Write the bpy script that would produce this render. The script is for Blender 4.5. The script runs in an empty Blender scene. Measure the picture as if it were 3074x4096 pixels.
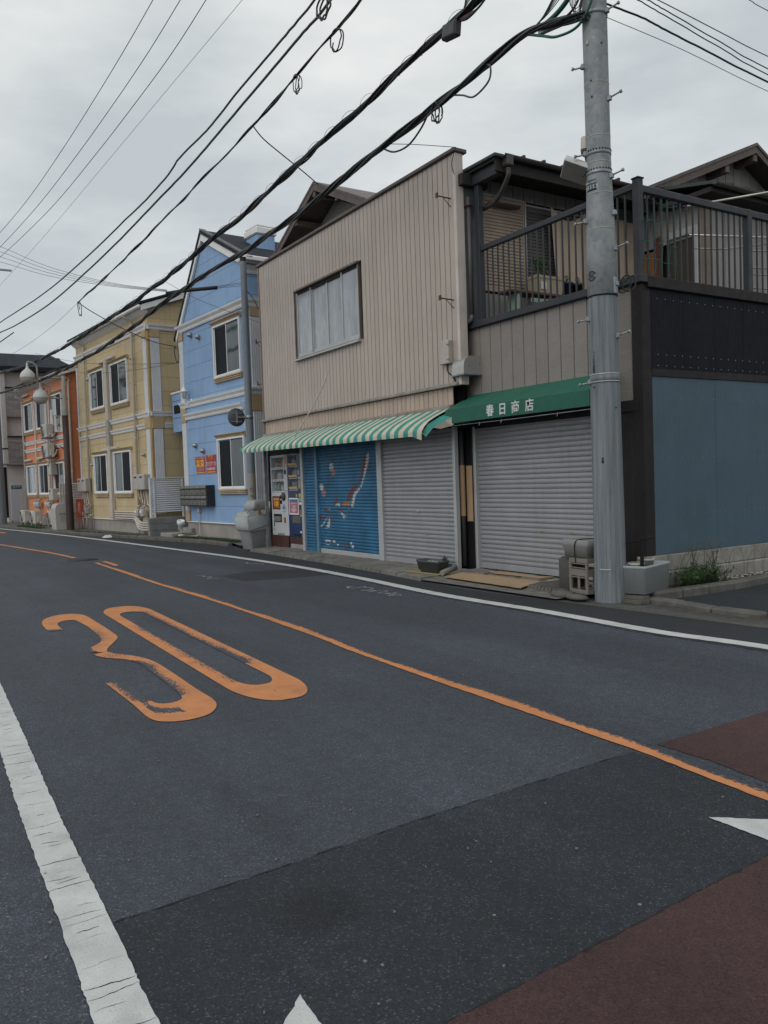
import bpy, math, random
from mathutils import Vector, Matrix
random.seed(7)
R = math.radians
scene = bpy.context.scene
COL = scene.collection

# ------------------------------------------------------------------ camera, sky, sun, exposure
cam_data = bpy.data.cameras.new('camera')
cam_data.sensor_fit = 'VERTICAL'; cam_data.sensor_height = 36.0; cam_data.lens = 28.77
cam_data.clip_start = 0.05; cam_data.clip_end = 1200
cam = bpy.data.objects.new('camera', cam_data); COL.objects.link(cam)
cam.matrix_world = Matrix(((0.53130468, -0.01578645, 0.84703372, 0.0),
                           (0.84647552, 0.05068135, -0.53000999, 0.0),
                           (-0.03456183, 0.99859010, 0.04029008, 1.6),
                           (0, 0, 0, 1)))
scene.camera = cam

SUN_EL, SUN_AZ = R(44), R(160)      # a bright place in the cloud deck, behind the camera
world = bpy.data.worlds.new('World'); scene.world = world; world.use_nodes = True
wn, wl = world.node_tree.nodes, world.node_tree.links
wn.clear()
w_out = wn.new('ShaderNodeOutputWorld'); w_bg = wn.new('ShaderNodeBackground')
sky = wn.new('ShaderNodeTexSky'); sky.sky_type = 'NISHITA'; sky.sun_disc = False
sky.sun_elevation = SUN_EL; sky.sun_rotation = SUN_AZ; sky.air_density = 1.0; sky.dust_density = 3.0
tc = wn.new('ShaderNodeTexCoord')
mp = wn.new('ShaderNodeMapping'); mp.inputs['Scale'].default_value = (1.0, 1.0, 3.2)
wl.new(tc.outputs['Generated'], mp.inputs['Vector'])
n1 = wn.new('ShaderNodeTexNoise'); n1.inputs['Scale'].default_value = 2.6; n1.inputs['Detail'].default_value = 6; n1.inputs['Roughness'].default_value = 0.55
n2 = wn.new('ShaderNodeTexNoise'); n2.inputs['Scale'].default_value = 1.1; n2.inputs['Detail'].default_value = 3
wl.new(mp.outputs[0], n1.inputs['Vector']); wl.new(mp.outputs[0], n2.inputs['Vector'])
add = wn.new('ShaderNodeMath'); add.operation = 'ADD'
wl.new(n1.outputs[0], add.inputs[0]); wl.new(n2.outputs[0], add.inputs[1])
mr = wn.new('ShaderNodeMapRange'); mr.inputs['From Min'].default_value = 0.80; mr.inputs['From Max'].default_value = 1.2
wl.new(add.outputs[0], mr.inputs['Value'])
cloud = wn.new('ShaderNodeMix'); cloud.data_type = 'RGBA'
cloud.inputs['A'].default_value = (5.7, 6.2, 6.45, 1); cloud.inputs['B'].default_value = (9.2, 9.35, 9.1, 1)
wl.new(mr.outputs[0], cloud.inputs['Factor'])
deck = wn.new('ShaderNodeMix'); deck.data_type = 'RGBA'; deck.inputs['Factor'].default_value = 0.9   # closed cloud deck with a little sky light through it
wl.new(sky.outputs[0], deck.inputs['A']); wl.new(cloud.outputs['Result'], deck.inputs['B'])
wl.new(deck.outputs['Result'], w_bg.inputs['Color']); w_bg.inputs['Strength'].default_value = 0.1
wl.new(w_bg.outputs[0], w_out.inputs['Surface'])

sun_data = bpy.data.lights.new('sun', 'SUN'); sun_data.energy = 0.9; sun_data.angle = R(50); sun_data.color = (1.0, 0.98, 0.95)
sun = bpy.data.objects.new('sun', sun_data); COL.objects.link(sun)
# direction TO the sun: azimuth measured like the sky texture (0 = +Y, clockwise)
sdir = Vector((math.sin(SUN_AZ) * math.cos(SUN_EL), math.cos(SUN_AZ) * math.cos(SUN_EL), math.sin(SUN_EL)))
sun.rotation_euler = sdir.to_track_quat('Z', 'Y').to_euler()

vs = scene.view_settings
vs.view_transform = 'Standard'; vs.look = 'None'; vs.exposure = 0.0; vs.gamma = 1.0; vs.use_curve_mapping = False

# ------------------------------------------------------------------ materials
MATS = {}
def _pos(nt, scale=(1, 1, 1)):
    g = nt.nodes.new('ShaderNodeNewGeometry'); m = nt.nodes.new('ShaderNodeMapping')
    m.inputs['Scale'].default_value = scale
    nt.links.new(g.outputs['Position'], m.inputs['Vector']); return m.outputs[0]
def _noise(nt, vec, scale, detail=4, rough=0.55):
    n = nt.nodes.new('ShaderNodeTexNoise'); n.inputs['Scale'].default_value = scale
    n.inputs['Detail'].default_value = detail; n.inputs['Roughness'].default_value = rough
    nt.links.new(vec, n.inputs['Vector']); return n.outputs[0]
def _map(nt, v, a, b, c, d):
    m = nt.nodes.new('ShaderNodeMapRange'); nt.links.new(v, m.inputs['Value'])
    for k, x in zip(('From Min', 'From Max', 'To Min', 'To Max'), (a, b, c, d)): m.inputs[k].default_value = x
    return m.outputs[0]
def _mix(nt, f, a, b, mode='MIX'):
    m = nt.nodes.new('ShaderNodeMix'); m.data_type = 'RGBA'; m.blend_type = mode
    for s, k in ((f, 'Factor'), (a, 'A'), (b, 'B')):
        if isinstance(s, (int, float)): m.inputs[k].default_value = s
        elif isinstance(s, (tuple, list)): m.inputs[k].default_value = (*s[:3], 1)
        else: nt.links.new(s, m.inputs[k])
    return m.outputs['Result']
def _math(nt, op, a, b=0.0):
    m = nt.nodes.new('ShaderNodeMath'); m.operation = op
    for i, s in enumerate((a, b)):
        if isinstance(s, (int, float)): m.inputs[i].default_value = s
        else: nt.links.new(s, m.inputs[i])
    return m.outputs[0]
def _bump(nt, h, strength, dist, bsdf):
    b = nt.nodes.new('ShaderNodeBump'); b.inputs['Strength'].default_value = strength; b.inputs['Distance'].default_value = dist
    nt.links.new(h, b.inputs['Height']); nt.links.new(b.outputs[0], bsdf.inputs['Normal'])
def newmat(name):
    m = bpy.data.materials.new(name); m.use_nodes = True
    return m, m.node_tree, m.node_tree.nodes['Principled BSDF']
def mat(name, col, rough=0.6, metal=0.0, var=0.12, vscale=2.5, streak=0.0, grime=0.0, bump=0.0, bscale=60, spec=0.4, grimecol=(0.05, 0.045, 0.04), obj_var=0.0):
    """painted / plastic / metal surface: colour with uneven tone, rain streaks and grime spots"""
    if name in MATS: return MATS[name]
    m, nt, b = newmat(name)
    c = None
    p = _pos(nt)
    f = _map(nt, _noise(nt, p, vscale, 5), 0.3, 0.7, 1 - var, 1 + var)
    col3 = nt.nodes.new('ShaderNodeRGB'); col3.outputs[0].default_value = (*col, 1)
    comb = nt.nodes.new('ShaderNodeCombineColor')
    for i in range(3): nt.links.new(f, comb.inputs[i])
    c = _mix(nt, 1.0, col3.outputs[0], comb.outputs[0], 'MULTIPLY')
    if obj_var:
        oi = nt.nodes.new('ShaderNodeObjectInfo')
        g = _map(nt, oi.outputs['Random'], 0, 1, 1 - obj_var, 1 + obj_var)
        cc = nt.nodes.new('ShaderNodeCombineColor')
        for i in range(3): nt.links.new(g, cc.inputs[i])
        c = _mix(nt, 1.0, c, cc.outputs[0], 'MULTIPLY')
    if streak:
        s = _noise(nt, _pos(nt, (14, 14, 0.45)), 1.0, 4)
        c = _mix(nt, _map(nt, s, 0.5, 0.75, 0, streak), c, grimecol)
    if grime:
        s = _noise(nt, p, 9, 6, 0.7)
        c = _mix(nt, _map(nt, s, 0.55, 0.75, 0, grime), c, grimecol)
    nt.links.new(c, b.inputs['Base Color'])
    r = _map(nt, _noise(nt, p, 11, 3), 0.3, 0.7, max(0.05, rough - 0.1), min(1, rough + 0.1))
    nt.links.new(r, b.inputs['Roughness'])
    b.inputs['Metallic'].default_value = metal; b.inputs['Specular IOR Level'].default_value = spec
    if bump: _bump(nt, _noise(nt, p, bscale, 3), bump, 0.01, b)
    MATS[name] = m; return m
def asphalt_nodes(nt, base, speck, blot=0.12, sc=1.0):
    p = _pos(nt)
    v = nt.nodes.new('ShaderNodeTexVoronoi'); v.inputs['Scale'].default_value = 170 * sc; nt.links.new(p, v.inputs['Vector'])
    sep = nt.nodes.new('ShaderNodeSeparateColor'); nt.links.new(v.outputs['Color'], sep.inputs[0])
    c = _mix(nt, _map(nt, sep.outputs[0], 0.0, 1.0, 0, 1), tuple(x * 0.65 for x in base), tuple(x * 1.38 for x in base))
    c = _mix(nt, _map(nt, sep.outputs[1], 0.90, 1.0, 0, 0.6), c, speck)
    big = _map(nt, _noise(nt, p, 0.7, 6, 0.6), 0.3, 0.7, 1 - blot, 1 + blot)
    mid = _map(nt, _noise(nt, p, 9, 5, 0.65), 0.3, 0.7, 1 - blot, 1 + blot)
    trk = _map(nt, _noise(nt, _pos(nt, (0.10, 1.5, 1)), 1.0, 3, 0.5), 0.35, 0.65, 1 - blot * 0.9, 1 + blot * 0.9)
    k = _math(nt, 'MULTIPLY', _math(nt, 'MULTIPLY', big, mid), trk)
    comb = nt.nodes.new('ShaderNodeCombineColor')
    for i in range(3): nt.links.new(k, comb.inputs[i])
    c = _mix(nt, 1.0, c, comb.outputs[0], 'MULTIPLY')
    return c, v.outputs['Distance'], p
def asphalt(name, base, speck=(0.20, 0.20, 0.20), blot=0.13, rough=0.8, sc=1.0, stains=0.0):
    if name in MATS: return MATS[name]
    m, nt, b = newmat(name)
    c, h, p = asphalt_nodes(nt, base, speck, blot, sc)
    if stains:
        s = _map(nt, _noise(nt, p, 1.6, 3, 0.5), 0.62, 0.75, 0, stains)
        c = _mix(nt, s, c, tuple(x * 0.4 for x in base))
    # fine cracks
    nz = nt.nodes.new('ShaderNodeTexVoronoi'); nz.feature = 'DISTANCE_TO_EDGE'; nz.inputs['Scale'].default_value = 0.45
    wob = nt.nodes.new('ShaderNodeTexNoise'); wob.inputs['Scale'].default_value = 3; nt.links.new(p, wob.inputs['Vector'])
    sc_ = nt.nodes.new('ShaderNodeVectorMath'); sc_.operation = 'MULTIPLY_ADD'; sc_.inputs[1].default_value = (0.5, 0.5, 0.5)
    nt.links.new(wob.outputs['Color'], sc_.inputs[0]); nt.links.new(p, sc_.inputs[2]); nt.links.new(sc_.outputs[0], nz.inputs['Vector'])
    cr = _map(nt, nz.outputs['Distance'], 0.0, 0.0035, 1, 0)
    pres = _map(nt, _noise(nt, p, 0.5, 2), 0.60, 0.68, 0, 0.5)
    c = _mix(nt, _math(nt, 'MULTIPLY', cr, pres), c, (0.012, 0.012, 0.013))
    nt.links.new(c, b.inputs['Base Color']); b.inputs['Roughness'].default_value = rough; b.inputs['Specular IOR Level'].default_value = 0.35
    _bump(nt, h, 0.6, 0.004, b)
    MATS[name] = m; return m
def paint_on_road(name, col, base, cracks=0.0, wear_bias=0.0):
    """thermoplastic road paint: worn to the asphalt where the mesh's 'wear' attribute and a noise say so, cracked across"""
    if name in MATS: return MATS[name]
    m, nt, b = newmat(name)
    ca, h, p = asphalt_nodes(nt, base, (0.2, 0.19, 0.18))
    at = nt.nodes.new('ShaderNodeAttribute'); at.attribute_name = 'wear'
    nz = _noise(nt, _pos(nt, (26, 60, 30)), 1.0, 6, 0.72)
    nl = _noise(nt, p, 2.2, 3)
    w = _math(nt, 'ADD', _math(nt, 'ADD', nz, _math(nt, 'MULTIPLY', nl, 0.35)), _math(nt, 'ADD', at.outputs['Fac'], wear_bias))
    mask = _map(nt, w, 0.98, 1.08, 0, 1)
    tone = _map(nt, _noise(nt, p, 5, 5, 0.6), 0.3, 0.7, 0.86, 1.08)
    comb = nt.nodes.new('ShaderNodeCombineColor')
    for i in range(3): nt.links.new(tone, comb.inputs[i])
    cp = _mix(nt, 1.0, col, comb.outputs[0], 'MULTIPLY')
    cp = _mix(nt, _map(nt, _noise(nt, p, 140, 2), 0.60, 0.72, 0, 0.35), cp, base)
    cp = _mix(nt, _map(nt, _noise(nt, p, 3.5, 5, 0.65), 0.5, 0.75, 0, 0.28), cp, base)
    if cracks:
        uv = nt.nodes.new('ShaderNodeUVMap'); uv.uv_map = 'UVMap'
        mpp = nt.nodes.new('ShaderNodeMapping'); mpp.inputs['Scale'].default_value = (7.0, 0.55, 1); nt.links.new(uv.outputs[0], mpp.inputs['Vector'])
        q = _noise(nt, mpp.outputs[0], 1.3, 3, 0.5)
        mp2 = nt.nodes.new('ShaderNodeMapping'); mp2.inputs['Scale'].default_value = (4.0, 3.5, 1); nt.links.new(uv.outputs[0], mp2.inputs['Vector'])
        pr = _map(nt, _noise(nt, mp2.outputs[0], 1.0, 2), 0.40, 0.5, 0, 1)
        ck = None
        for lv in (0.42, 0.51, 0.60):
            d = _math(nt, 'ABSOLUTE', _math(nt, 'SUBTRACT', q, lv))
            e = _map(nt, d, 0.004, 0.011, 1, 0)
            ck = e if ck is None else _math(nt, 'MAXIMUM', ck, e)
        cp = _mix(nt, _math(nt, 'MULTIPLY', ck, _math(nt, 'MULTIPLY', pr, cracks)), cp, (0.035, 0.035, 0.035))
    c = _mix(nt, mask, cp, ca)
    nt.links.new(c, b.inputs['Base Color']); b.inputs['Roughness'].default_value = 0.75; b.inputs['Specular IOR Level'].default_value = 0.3
    _bump(nt, h, 0.35, 0.003, b)
    MATS[name] = m; return m
def glass(name, col, rough=0.08, streak=0.0, spec=0.9):
    """window pane seen from outside: dark or pale room tone under a glossy face"""
    if name in MATS: return MATS[name]
    m, nt, b = newmat(name)
    p = _pos(nt)
    f = _map(nt, _noise(nt, _pos(nt, (3, 3, 0.8)), 1.5, 3), 0.3, 0.7, 0.75, 1.2)
    comb = nt.nodes.new('ShaderNodeCombineColor')
    for i in range(3): nt.links.new(f, comb.inputs[i])
    c = _mix(nt, 1.0, col, comb.outputs[0], 'MULTIPLY')
    if streak: c = _mix(nt, _map(nt, _noise(nt, _pos(nt, (5, 5, 1.2)), 2, 6, 0.7), 0.5, 0.68, 0, streak), c, (0.5, 0.52, 0.5))
    nt.links.new(c, b.inputs['Base Color']); b.inputs['Roughness'].default_value = rough
    b.inputs['Specular IOR Level'].default_value = spec
    if rough < 0.2: _bump(nt, _noise(nt, p, 1.3, 2), 0.12, 0.05, b)
    MATS[name] = m; return m

A_ROAD = (0.042, 0.050, 0.064); A_DARK = (0.019, 0.024, 0.031)
ASPH = asphalt('road_asphalt', A_ROAD, stains=0.0)
ASPH2 = asphalt('dark_asphalt', A_DARK, speck=(0.13, 0.13, 0.13), blot=0.16)
ASPH3 = asphalt('gutter_asphalt', (0.023, 0.026, 0.030), speck=(0.12, 0.12, 0.12))
REDP = asphalt('red_pavement', (0.052, 0.025, 0.025), speck=(0.10, 0.06, 0.055), blot=0.14)
OLDP = asphalt('old_concrete_gutter', (0.075, 0.073, 0.068), speck=(0.22, 0.21, 0.2), blot=0.25)
WHITEP = paint_on_road('white_road_paint', (0.50, 0.52, 0.51), A_ROAD, wear_bias=-0.12)
WHITEP2 = paint_on_road('white_edge_paint', (0.50, 0.52, 0.51), A_ROAD, cracks=0.0, wear_bias=-0.12)
ORANGEP = paint_on_road('orange_road_paint', (0.52, 0.215, 0.085), A_ROAD, wear_bias=0.20)
CHALK = paint_on_road('chalk', (0.42, 0.44, 0.46), A_ROAD, wear_bias=0.30)
CONC = mat('concrete', (0.26, 0.25, 0.235), 0.85, var=0.22, vscale=4, grime=0.35, bump=0.35, bscale=45)
CONCD = mat('dirty_concrete', (0.105, 0.10, 0.092), 0.9, var=0.3, vscale=5, grime=0.45, bump=0.6, bscale=40)
FOUND = mat('foundation_concrete', (0.30, 0.28, 0.255), 0.85, var=0.15, vscale=2, streak=0.35, bump=0.2, bscale=50)
SOIL = mat('soil', (0.055, 0.042, 0.033), 0.95, var=0.4, vscale=12, bump=1.0, bscale=30)
DARKM = mat('black_painted_metal', (0.012, 0.012, 0.014), 0.6, var=0.2, spec=0.2)
DARKB = mat('dark_brown_metal', (0.022, 0.019, 0.020), 0.6, var=0.15, streak=0.15, spec=0.2)
RAILM = mat('charcoal_railing', (0.032, 0.035, 0.042), 0.5, var=0.1, spec=0.3)
ALUM = mat('aluminium', (0.40, 0.41, 0.42), 0.45, metal=0.3, var=0.08)
WHITEM = mat('white_frame', (0.70, 0.71, 0.72), 0.45, var=0.06)
GALV = mat('galvanised_steel', (0.27, 0.29, 0.31), 0.5, metal=0.5, var=0.25, vscale=7, grime=0.15)
RUST = mat('rusty_iron', (0.09, 0.05, 0.035), 0.85, var=0.35, vscale=20)
BLACKC = mat('cable_rubber', (0.016, 0.017, 0.018), 0.55, var=0.1)
GREYC = mat('grey_cable', (0.075, 0.075, 0.075), 0.6, var=0.2)

# ------------------------------------------------------------------ mesh helpers
class MB:
    def __init__(s): s.v = []; s.f = []; s.m = []; s.sm = []; s.T = None
    def _v(s, p):
        if s.T is not None: p = s.T @ Vector(p)
        s.v.append(tuple(p)); return len(s.v) - 1
    def face(s, pts, m=0, sm=False):
        s.f.append([s._v(p) for p in pts]); s.m.append(m); s.sm.append(sm)
    def idx(s, ids, m=0, sm=False): s.f.append(ids); s.m.append(m); s.sm.append(sm)
    def box(s, x0, x1, y0, y1, z0, z1, m=0, b=0.0):
        if b <= 0:
            i = [s._v((x, y, z)) for z in (z0, z1) for y in (y0, y1) for x in (x0, x1)]
            for q in ((0, 2, 3, 1), (4, 5, 7, 6), (0, 1, 5, 4), (1, 3, 7, 5), (3, 2, 6, 7), (2, 0, 4, 6)): s.idx([i[k] for k in q], m)
            return s
        b = min(b, (x1 - x0) / 2.01, (y1 - y0) / 2.01, (z1 - z0) / 2.01)
        X, Y, Z = (x0, x1), (y0, y1), (z0, z1); id_ = {}
        for i in (0, 1):
            for j in (0, 1):
                for k in (0, 1):
                    sx, sy, sz = (1, -1)[i], (1, -1)[j], (1, -1)[k]
                    id_[i, j, k, 'x'] = s._v((X[i], Y[j] + sy * b, Z[k] + sz * b))
                    id_[i, j, k, 'y'] = s._v((X[i] + sx * b, Y[j], Z[k] + sz * b))
                    id_[i, j, k, 'z'] = s._v((X[i] + sx * b, Y[j] + sy * b, Z[k]))
        def q(l, flip): s.idx(l[::-1] if flip else l, m)
        for i in (0, 1):
            q([id_[i, 0, 0, 'x'], id_[i, 1, 0, 'x'], id_[i, 1, 1, 'x'], id_[i, 0, 1, 'x']], i == 0)
            q([id_[0, i, 0, 'y'], id_[1, i, 0, 'y'], id_[1, i, 1, 'y'], id_[0, i, 1, 'y']], i == 1)
            q([id_[0, 0, i, 'z'], id_[1, 0, i, 'z'], id_[1, 1, i, 'z'], id_[0, 1, i, 'z']], i == 0)
        for i in (0, 1):
            for j in (0, 1):
                fl = (i + j) % 2
                q([id_[i, j, 0, 'x'], id_[i, j, 0, 'y'], id_[i, j, 1, 'y'], id_[i, j, 1, 'x']], fl == 1)
                q([id_[i, 0, j, 'x'], id_[i, 1, j, 'x'], id_[i, 1, j, 'z'], id_[i, 0, j, 'z']], fl == 1)
                q([id_[0, i, j, 'y'], id_[1, i, j, 'y'], id_[1, i, j, 'z'], id_[0, i, j, 'z']], fl == 0)
                for k in (0, 1):
                    q([id_[i, j, k, 'x'], id_[i, j, k, 'y'], id_[i, j, k, 'z']], (i + j + k) % 2 == 0)
        return s
    def prism(s, poly, a, b, axis='y', m=0):
        """poly in the two other axes, extruded from a to b along axis"""
        def P(u, w, t): return {'x': (t, u, w), 'y': (u, t, w), 'z': (u, w, t)}[axis]
        n = len(poly); A = [s._v(P(u, w, a)) for u, w in poly]; B = [s._v(P(u, w, b)) for u, w in poly]
        s.idx(A, m); s.idx(B[::-1], m)
        for i in range(n): s.idx([A[i], B[i], B[(i + 1) % n], A[(i + 1) % n]], m)
        return s
    def tube(s, pts, r, n=8, m=0, caps=True):
        pts = [Vector(p) for p in pts]; rs = r if isinstance(r, (list, tuple)) else [r] * len(pts)
        rings = []; ref = None
        for i, p in enumerate(pts):
            t = (pts[min(i + 1, len(pts) - 1)] - pts[max(i - 1, 0)]).normalized()
            if ref is None: ref = Vector((0, 0, 1)) if abs(t.z) < 0.9 else Vector((1, 0, 0))
            u = t.cross(ref).normalized(); w = u.cross(t).normalized(); ref = w
            rings.append([s._v(p + (u * math.cos(2 * math.pi * k / n) + w * math.sin(2 * math.pi * k / n)) * rs[i]) for k in range(n)])
        for a, b in zip(rings, rings[1:]):
            for k in range(n): s.idx([a[k], a[(k + 1) % n], b[(k + 1) % n], b[k]], m, True)
        if caps: s.idx(rings[0][::-1], m); s.idx(rings[-1], m)
        return s
    def lathe(s, prof, c=(0, 0, 0), n=24, m=0, a0=0, a1=2 * math.pi):
        full = abs(a1 - a0 - 2 * math.pi) < 1e-6; k = n if full else n + 1
        rings = [[s._v((c[0] + r * math.cos(a0 + (a1 - a0) * i / n), c[1] + r * math.sin(a0 + (a1 - a0) * i / n), c[2] + z)) for i in range(k)] for r, z in prof]
        for a, b in zip(rings, rings[1:]):
            for i in range(n): s.idx([a[i], a[(i + 1) % k], b[(i + 1) % k], b[i]], m, True)
        return s
    def mesh(s, name, mats):
        me = bpy.data.meshes.new(name); me.from_pydata(s.v, [], s.f)
        for q in (mats if isinstance(mats, (list, tuple)) else [mats]): me.materials.append(q)
        me.polygons.foreach_set('material_index', s.m); me.polygons.foreach_set('use_smooth', s.sm)
        me.update(); return me
    def build(s, name, mats, parent=None, loc=(0, 0, 0), rz=0.0): return ob(name, s.mesh(name, mats), parent, loc, rz)
def ob(name, me, parent=None, loc=(0, 0, 0), rz=0.0, rot=None):
    o = bpy.data.objects.new(name, me); COL.objects.link(o)
    if parent: o.parent = parent
    o.location = loc
    o.rotation_euler = rot if rot else (0, 0, rz)
    return o
def tag(o, label=None, cat=None, group=None, kind=None):
    for k, x in (('label', label), ('category', cat), ('group', group), ('kind', kind)):
        if x: o[k] = x
    return o
def thing(name, label, cat, loc=(0, 0, 0), rz=0.0, group=None):
    o = ob(name, None, None, loc, rz); o.empty_display_size = 0.2
    return tag(o, label, cat, group)
def struct(o): o['kind'] = 'structure'; return o
def stuff(o, label=None): o['kind'] = 'stuff'; return tag(o, label)
def box(name, x0, x1, y0, y1, z0, z1, m, parent=None, b=0.006): return MB().box(x0, x1, y0, y1, z0, z1, 0, b).build(name, m, parent)
def tube(name, pts, r, m, parent=None, n=8): return MB().tube(pts, r, n).build(name, m, parent)
def smooth(pts, n=6):
    """Catmull-Rom through points"""
    P = [Vector(p) for p in pts]; out = []
    for i in range(len(P) - 1):
        a, b, c, d = P[max(i - 1, 0)], P[i], P[i + 1], P[min(i + 2, len(P) - 1)]
        for k in range(n):
            t = k / n
            out.append(0.5 * ((2 * b) + (c - a) * t + (2 * a - 5 * b + 4 * c - d) * t * t + (3 * b - a - 3 * c + d) * t ** 3))
    out.append(P[-1]); return out
def text_mesh(txt, size, depth=0.002, bold=0.0, spacing=1.0, align='CENTER'):
    cu = bpy.data.curves.new('lettering', 'FONT'); cu.body = txt; cu.size = size; cu.extrude = depth; cu.offset = bold
    cu.align_x = align; cu.align_y = 'CENTER'; cu.space_character = spacing; cu.resolution_u = 3
    o = bpy.data.objects.new('lettering', cu); COL.objects.link(o)
    dg = bpy.context.evaluated_depsgraph_get(); dg.update()
    me = bpy.data.meshes.new_from_object(o.evaluated_get(dg))
    bpy.data.objects.remove(o); bpy.data.curves.remove(cu)
    return me
def lettering(txt, size, m, parent, loc, rot, bold=0.0, name='lettering', depth=0.002, spacing=1.0):
    me = text_mesh(txt, size, depth, bold, spacing); me.materials.clear(); me.materials.append(m)
    return ob(name, me, parent, loc, rot=rot)

# ------------------------------------------------------------------ ground, road, markings
def sheet(name, poly, z, m):
    mb = MB(); mb.face([(x, y, z) for x, y in poly]); return mb.build(name, m)
struct(sheet('ground', [(-400, -400), (400, -400), (400, 400), (-400, 400)], -0.06, CONCD))
struct(sheet('road', [(-90, -40), (40, -40), (40, 26), (-90, 26)], 0.0, ASPH))
EDGE = [(-2, 7.55), (-4.5, 7.42), (-6, 7.3), (-7.5, 7.17), (-9, 7.05), (-10.5, 7.12), (-12, 7.26), (-14, 7.38), (-16.5, 7.47), (-18.6, 7.5), (-20, 7.75), (-21.5, 7.72), (-23.5, 7.33), (-25, 7.08), (-28, 6.5), (-30.5, 6.02), (-34, 5.55), (-38, 5.15), (-42, 4.55), (-50, 3.2), (-62, 0.9)]
WL = [(3, 6.72), (-2, 6.66), (-4.3, 6.62), (-5.4, 6.5), (-7, 6.54), (-9, 6.5), (-11.5, 6.67), (-14, 6.75), (-17.3, 6.66), (-21.5, 6.38), (-27.5, 5.96), (-32.8, 5.46), (-39.3, 4.71), (-46, 3.75), (-60, 1.4)]
def at_x(path, x):
    for (x0, y0), (x1, y1) in zip(path, path[1:]):
        if x1 <= x <= x0: return y0 + (y1 - y0) * (x - x0) / (x1 - x0)
    return path[-1][1]
# newer, darker asphalt between the edge line and the kerb
xs = [3, 0, -2, -4, -5.4, -7, -8, -9, -10.5, -12, -14, -16.5, -18.6, -20, -21.5, -23.5, -25, -28, -30.5, -34, -38, -42, -50, -60]
mb = MB()
for a, b in zip(xs, xs[1:]):
    mb.face([(a, at_x(WL, a) - 0.13, 0.002), (b, at_x(WL, b) - 0.13, 0.002), (b, at_x(EDGE, b) - 0.0, 0.002), (a, at_x(EDGE, a) - 0.0, 0.002)][::-1])
struct(mb.build('roadside_strip', ASPH3))
# pale worn gutter edge beside the corner kerb
struct(sheet('gutter', [(-7.6, 7.16), (-6.2, 7.27), (-4.6, 7.40), (-2, 7.5), (-2, 7.9), (-4.2, 7.82), (-5.2, 7.76), (-6.2, 7.86), (-6.9, 7.75), (-7.4, 7.4)], 0.005, OLDP))
def wobble(poly, step, amp):
    out = []
    for (x0, y0), (x1, y1) in zip(poly, poly[1:] + poly[:1]):
        n = max(1, int(math.hypot(x1 - x0, y1 - y0) / step))
        for k in range(n):
            t = k / n; out.append((x0 + (x1 - x0) * t + random.uniform(-amp, amp), y0 + (y1 - y0) * t + random.uniform(-amp, amp)))
    return out
struct(sheet('road_patch', wobble([(-3.06, 0.66), (-3.08, 1.22), (-3.14, 2.2), (-3.17, 3.60), (-2.43, 3.60), (-2.0, 3.58), (-1.6, 3.55), (-1.6, 3.44), (-2.005, 3.43), (-1.875, 0.64)][::-1], 0.03, 0.004), 0.002, ASPH2))
struct(sheet('road_patch', wobble([(-13.64, 5.1), (-13.92, 5.75), (-13.5, 6.56), (-12.32, 6.58), (-12.37, 5.91), (-12.57, 5.13)], 0.08, 0.008), 0.0025, ASPH3))
# the red crossing area is a big field that goes on outside the frame
struct(sheet('red_pavement', wobble([(-1.875, 0.62), (-2.005, 3.42), (1.6, 3.3), (1.6, 0.5)][::-1], 0.03, 0.004), 0.0035, REDP))
struct(sheet('red_pavement', wobble([(-3.17, 3.80), (-3.17, 6.35), (1.6, 6.4), (1.6, 3.62), (-2.45, 3.76), (-2.83, 3.81)], 0.03, 0.004), 0.0035, REDP))

def strip(path, wid, z, step=0.05, jit=0.0, wl_=0.0, wr_=0.0, wmid=0.0, cross=6, wearfn=None):
    """painted band along a path; per-vertex 'wear', UV = metres along / share across"""
    P = smooth([(x, y, 0) for x, y in path], 12)
    pts = [P[0]]
    acc = []
    d = 0.0
    for a, b in zip(P, P[1:]):
        L = (b - a).length; n = max(1, int(L / step))
        for k in range(n): acc.append((a + (b - a) * k / n, d + L * k / n))
        d += L
    V = []; F = []; W = []; UV = []
    N = len(acc)
    for i, (p, s_) in enumerate(acc):
        q = acc[min(i + 1, N - 1)][0] - acc[max(i - 1, 0)][0]; q.normalize(); nrm = Vector((-q.y, q.x, 0))
        w = wid(s_) if callable(wid) else wid
        jl, jr = random.uniform(-jit, jit), random.uniform(-jit, jit)
        for k in range(cross + 1):
            t = k / cross; off = (t - 0.5) * w + (jl if k == 0 else jr if k == cross else 0)
            v = p + nrm * off; V.append((v.x, v.y, z))
            wear = wl_ * max(0, 1 - t * 3) + wr_ * max(0, 1 - (1 - t) * 3) + wmid
            if wearfn: wear += wearfn(s_, t)
            W.append(wear); UV.append((s_, t))
    c1 = cross + 1
    for i in range(N - 1):
        for k in range(cross): F.append([i * c1 + k, i * c1 + k + 1, (i + 1) * c1 + k + 1, (i + 1) * c1 + k][::-1])
    return V, F, W, UV
def paint_obj(name, geo, m, parent=None):
    V, F, W, UV = geo
    me = bpy.data.meshes.new(name); me.from_pydata(V, [], F); me.materials.append(m)
    a = me.attributes.new('wear', 'FLOAT', 'POINT'); a.data.foreach_set('value', W)
    uv = me.uv_layers.new(name='UVMap')
    for l in me.loops: uv.data[l.index].uv = UV[l.vertex_index]
    # face up
    me.update()
    if len(me.polygons) and me.polygons[0].normal.z < 0: me.flip_normals()
    return ob(name, me, parent)
tag(paint_obj('edge_line', strip(WL, 0.175, 0.0055, 0.06, 0.006, 0.0, 0.0), WHITEP2), 'long white edge line along the kerb in front of the shops', 'road marking')
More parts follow.
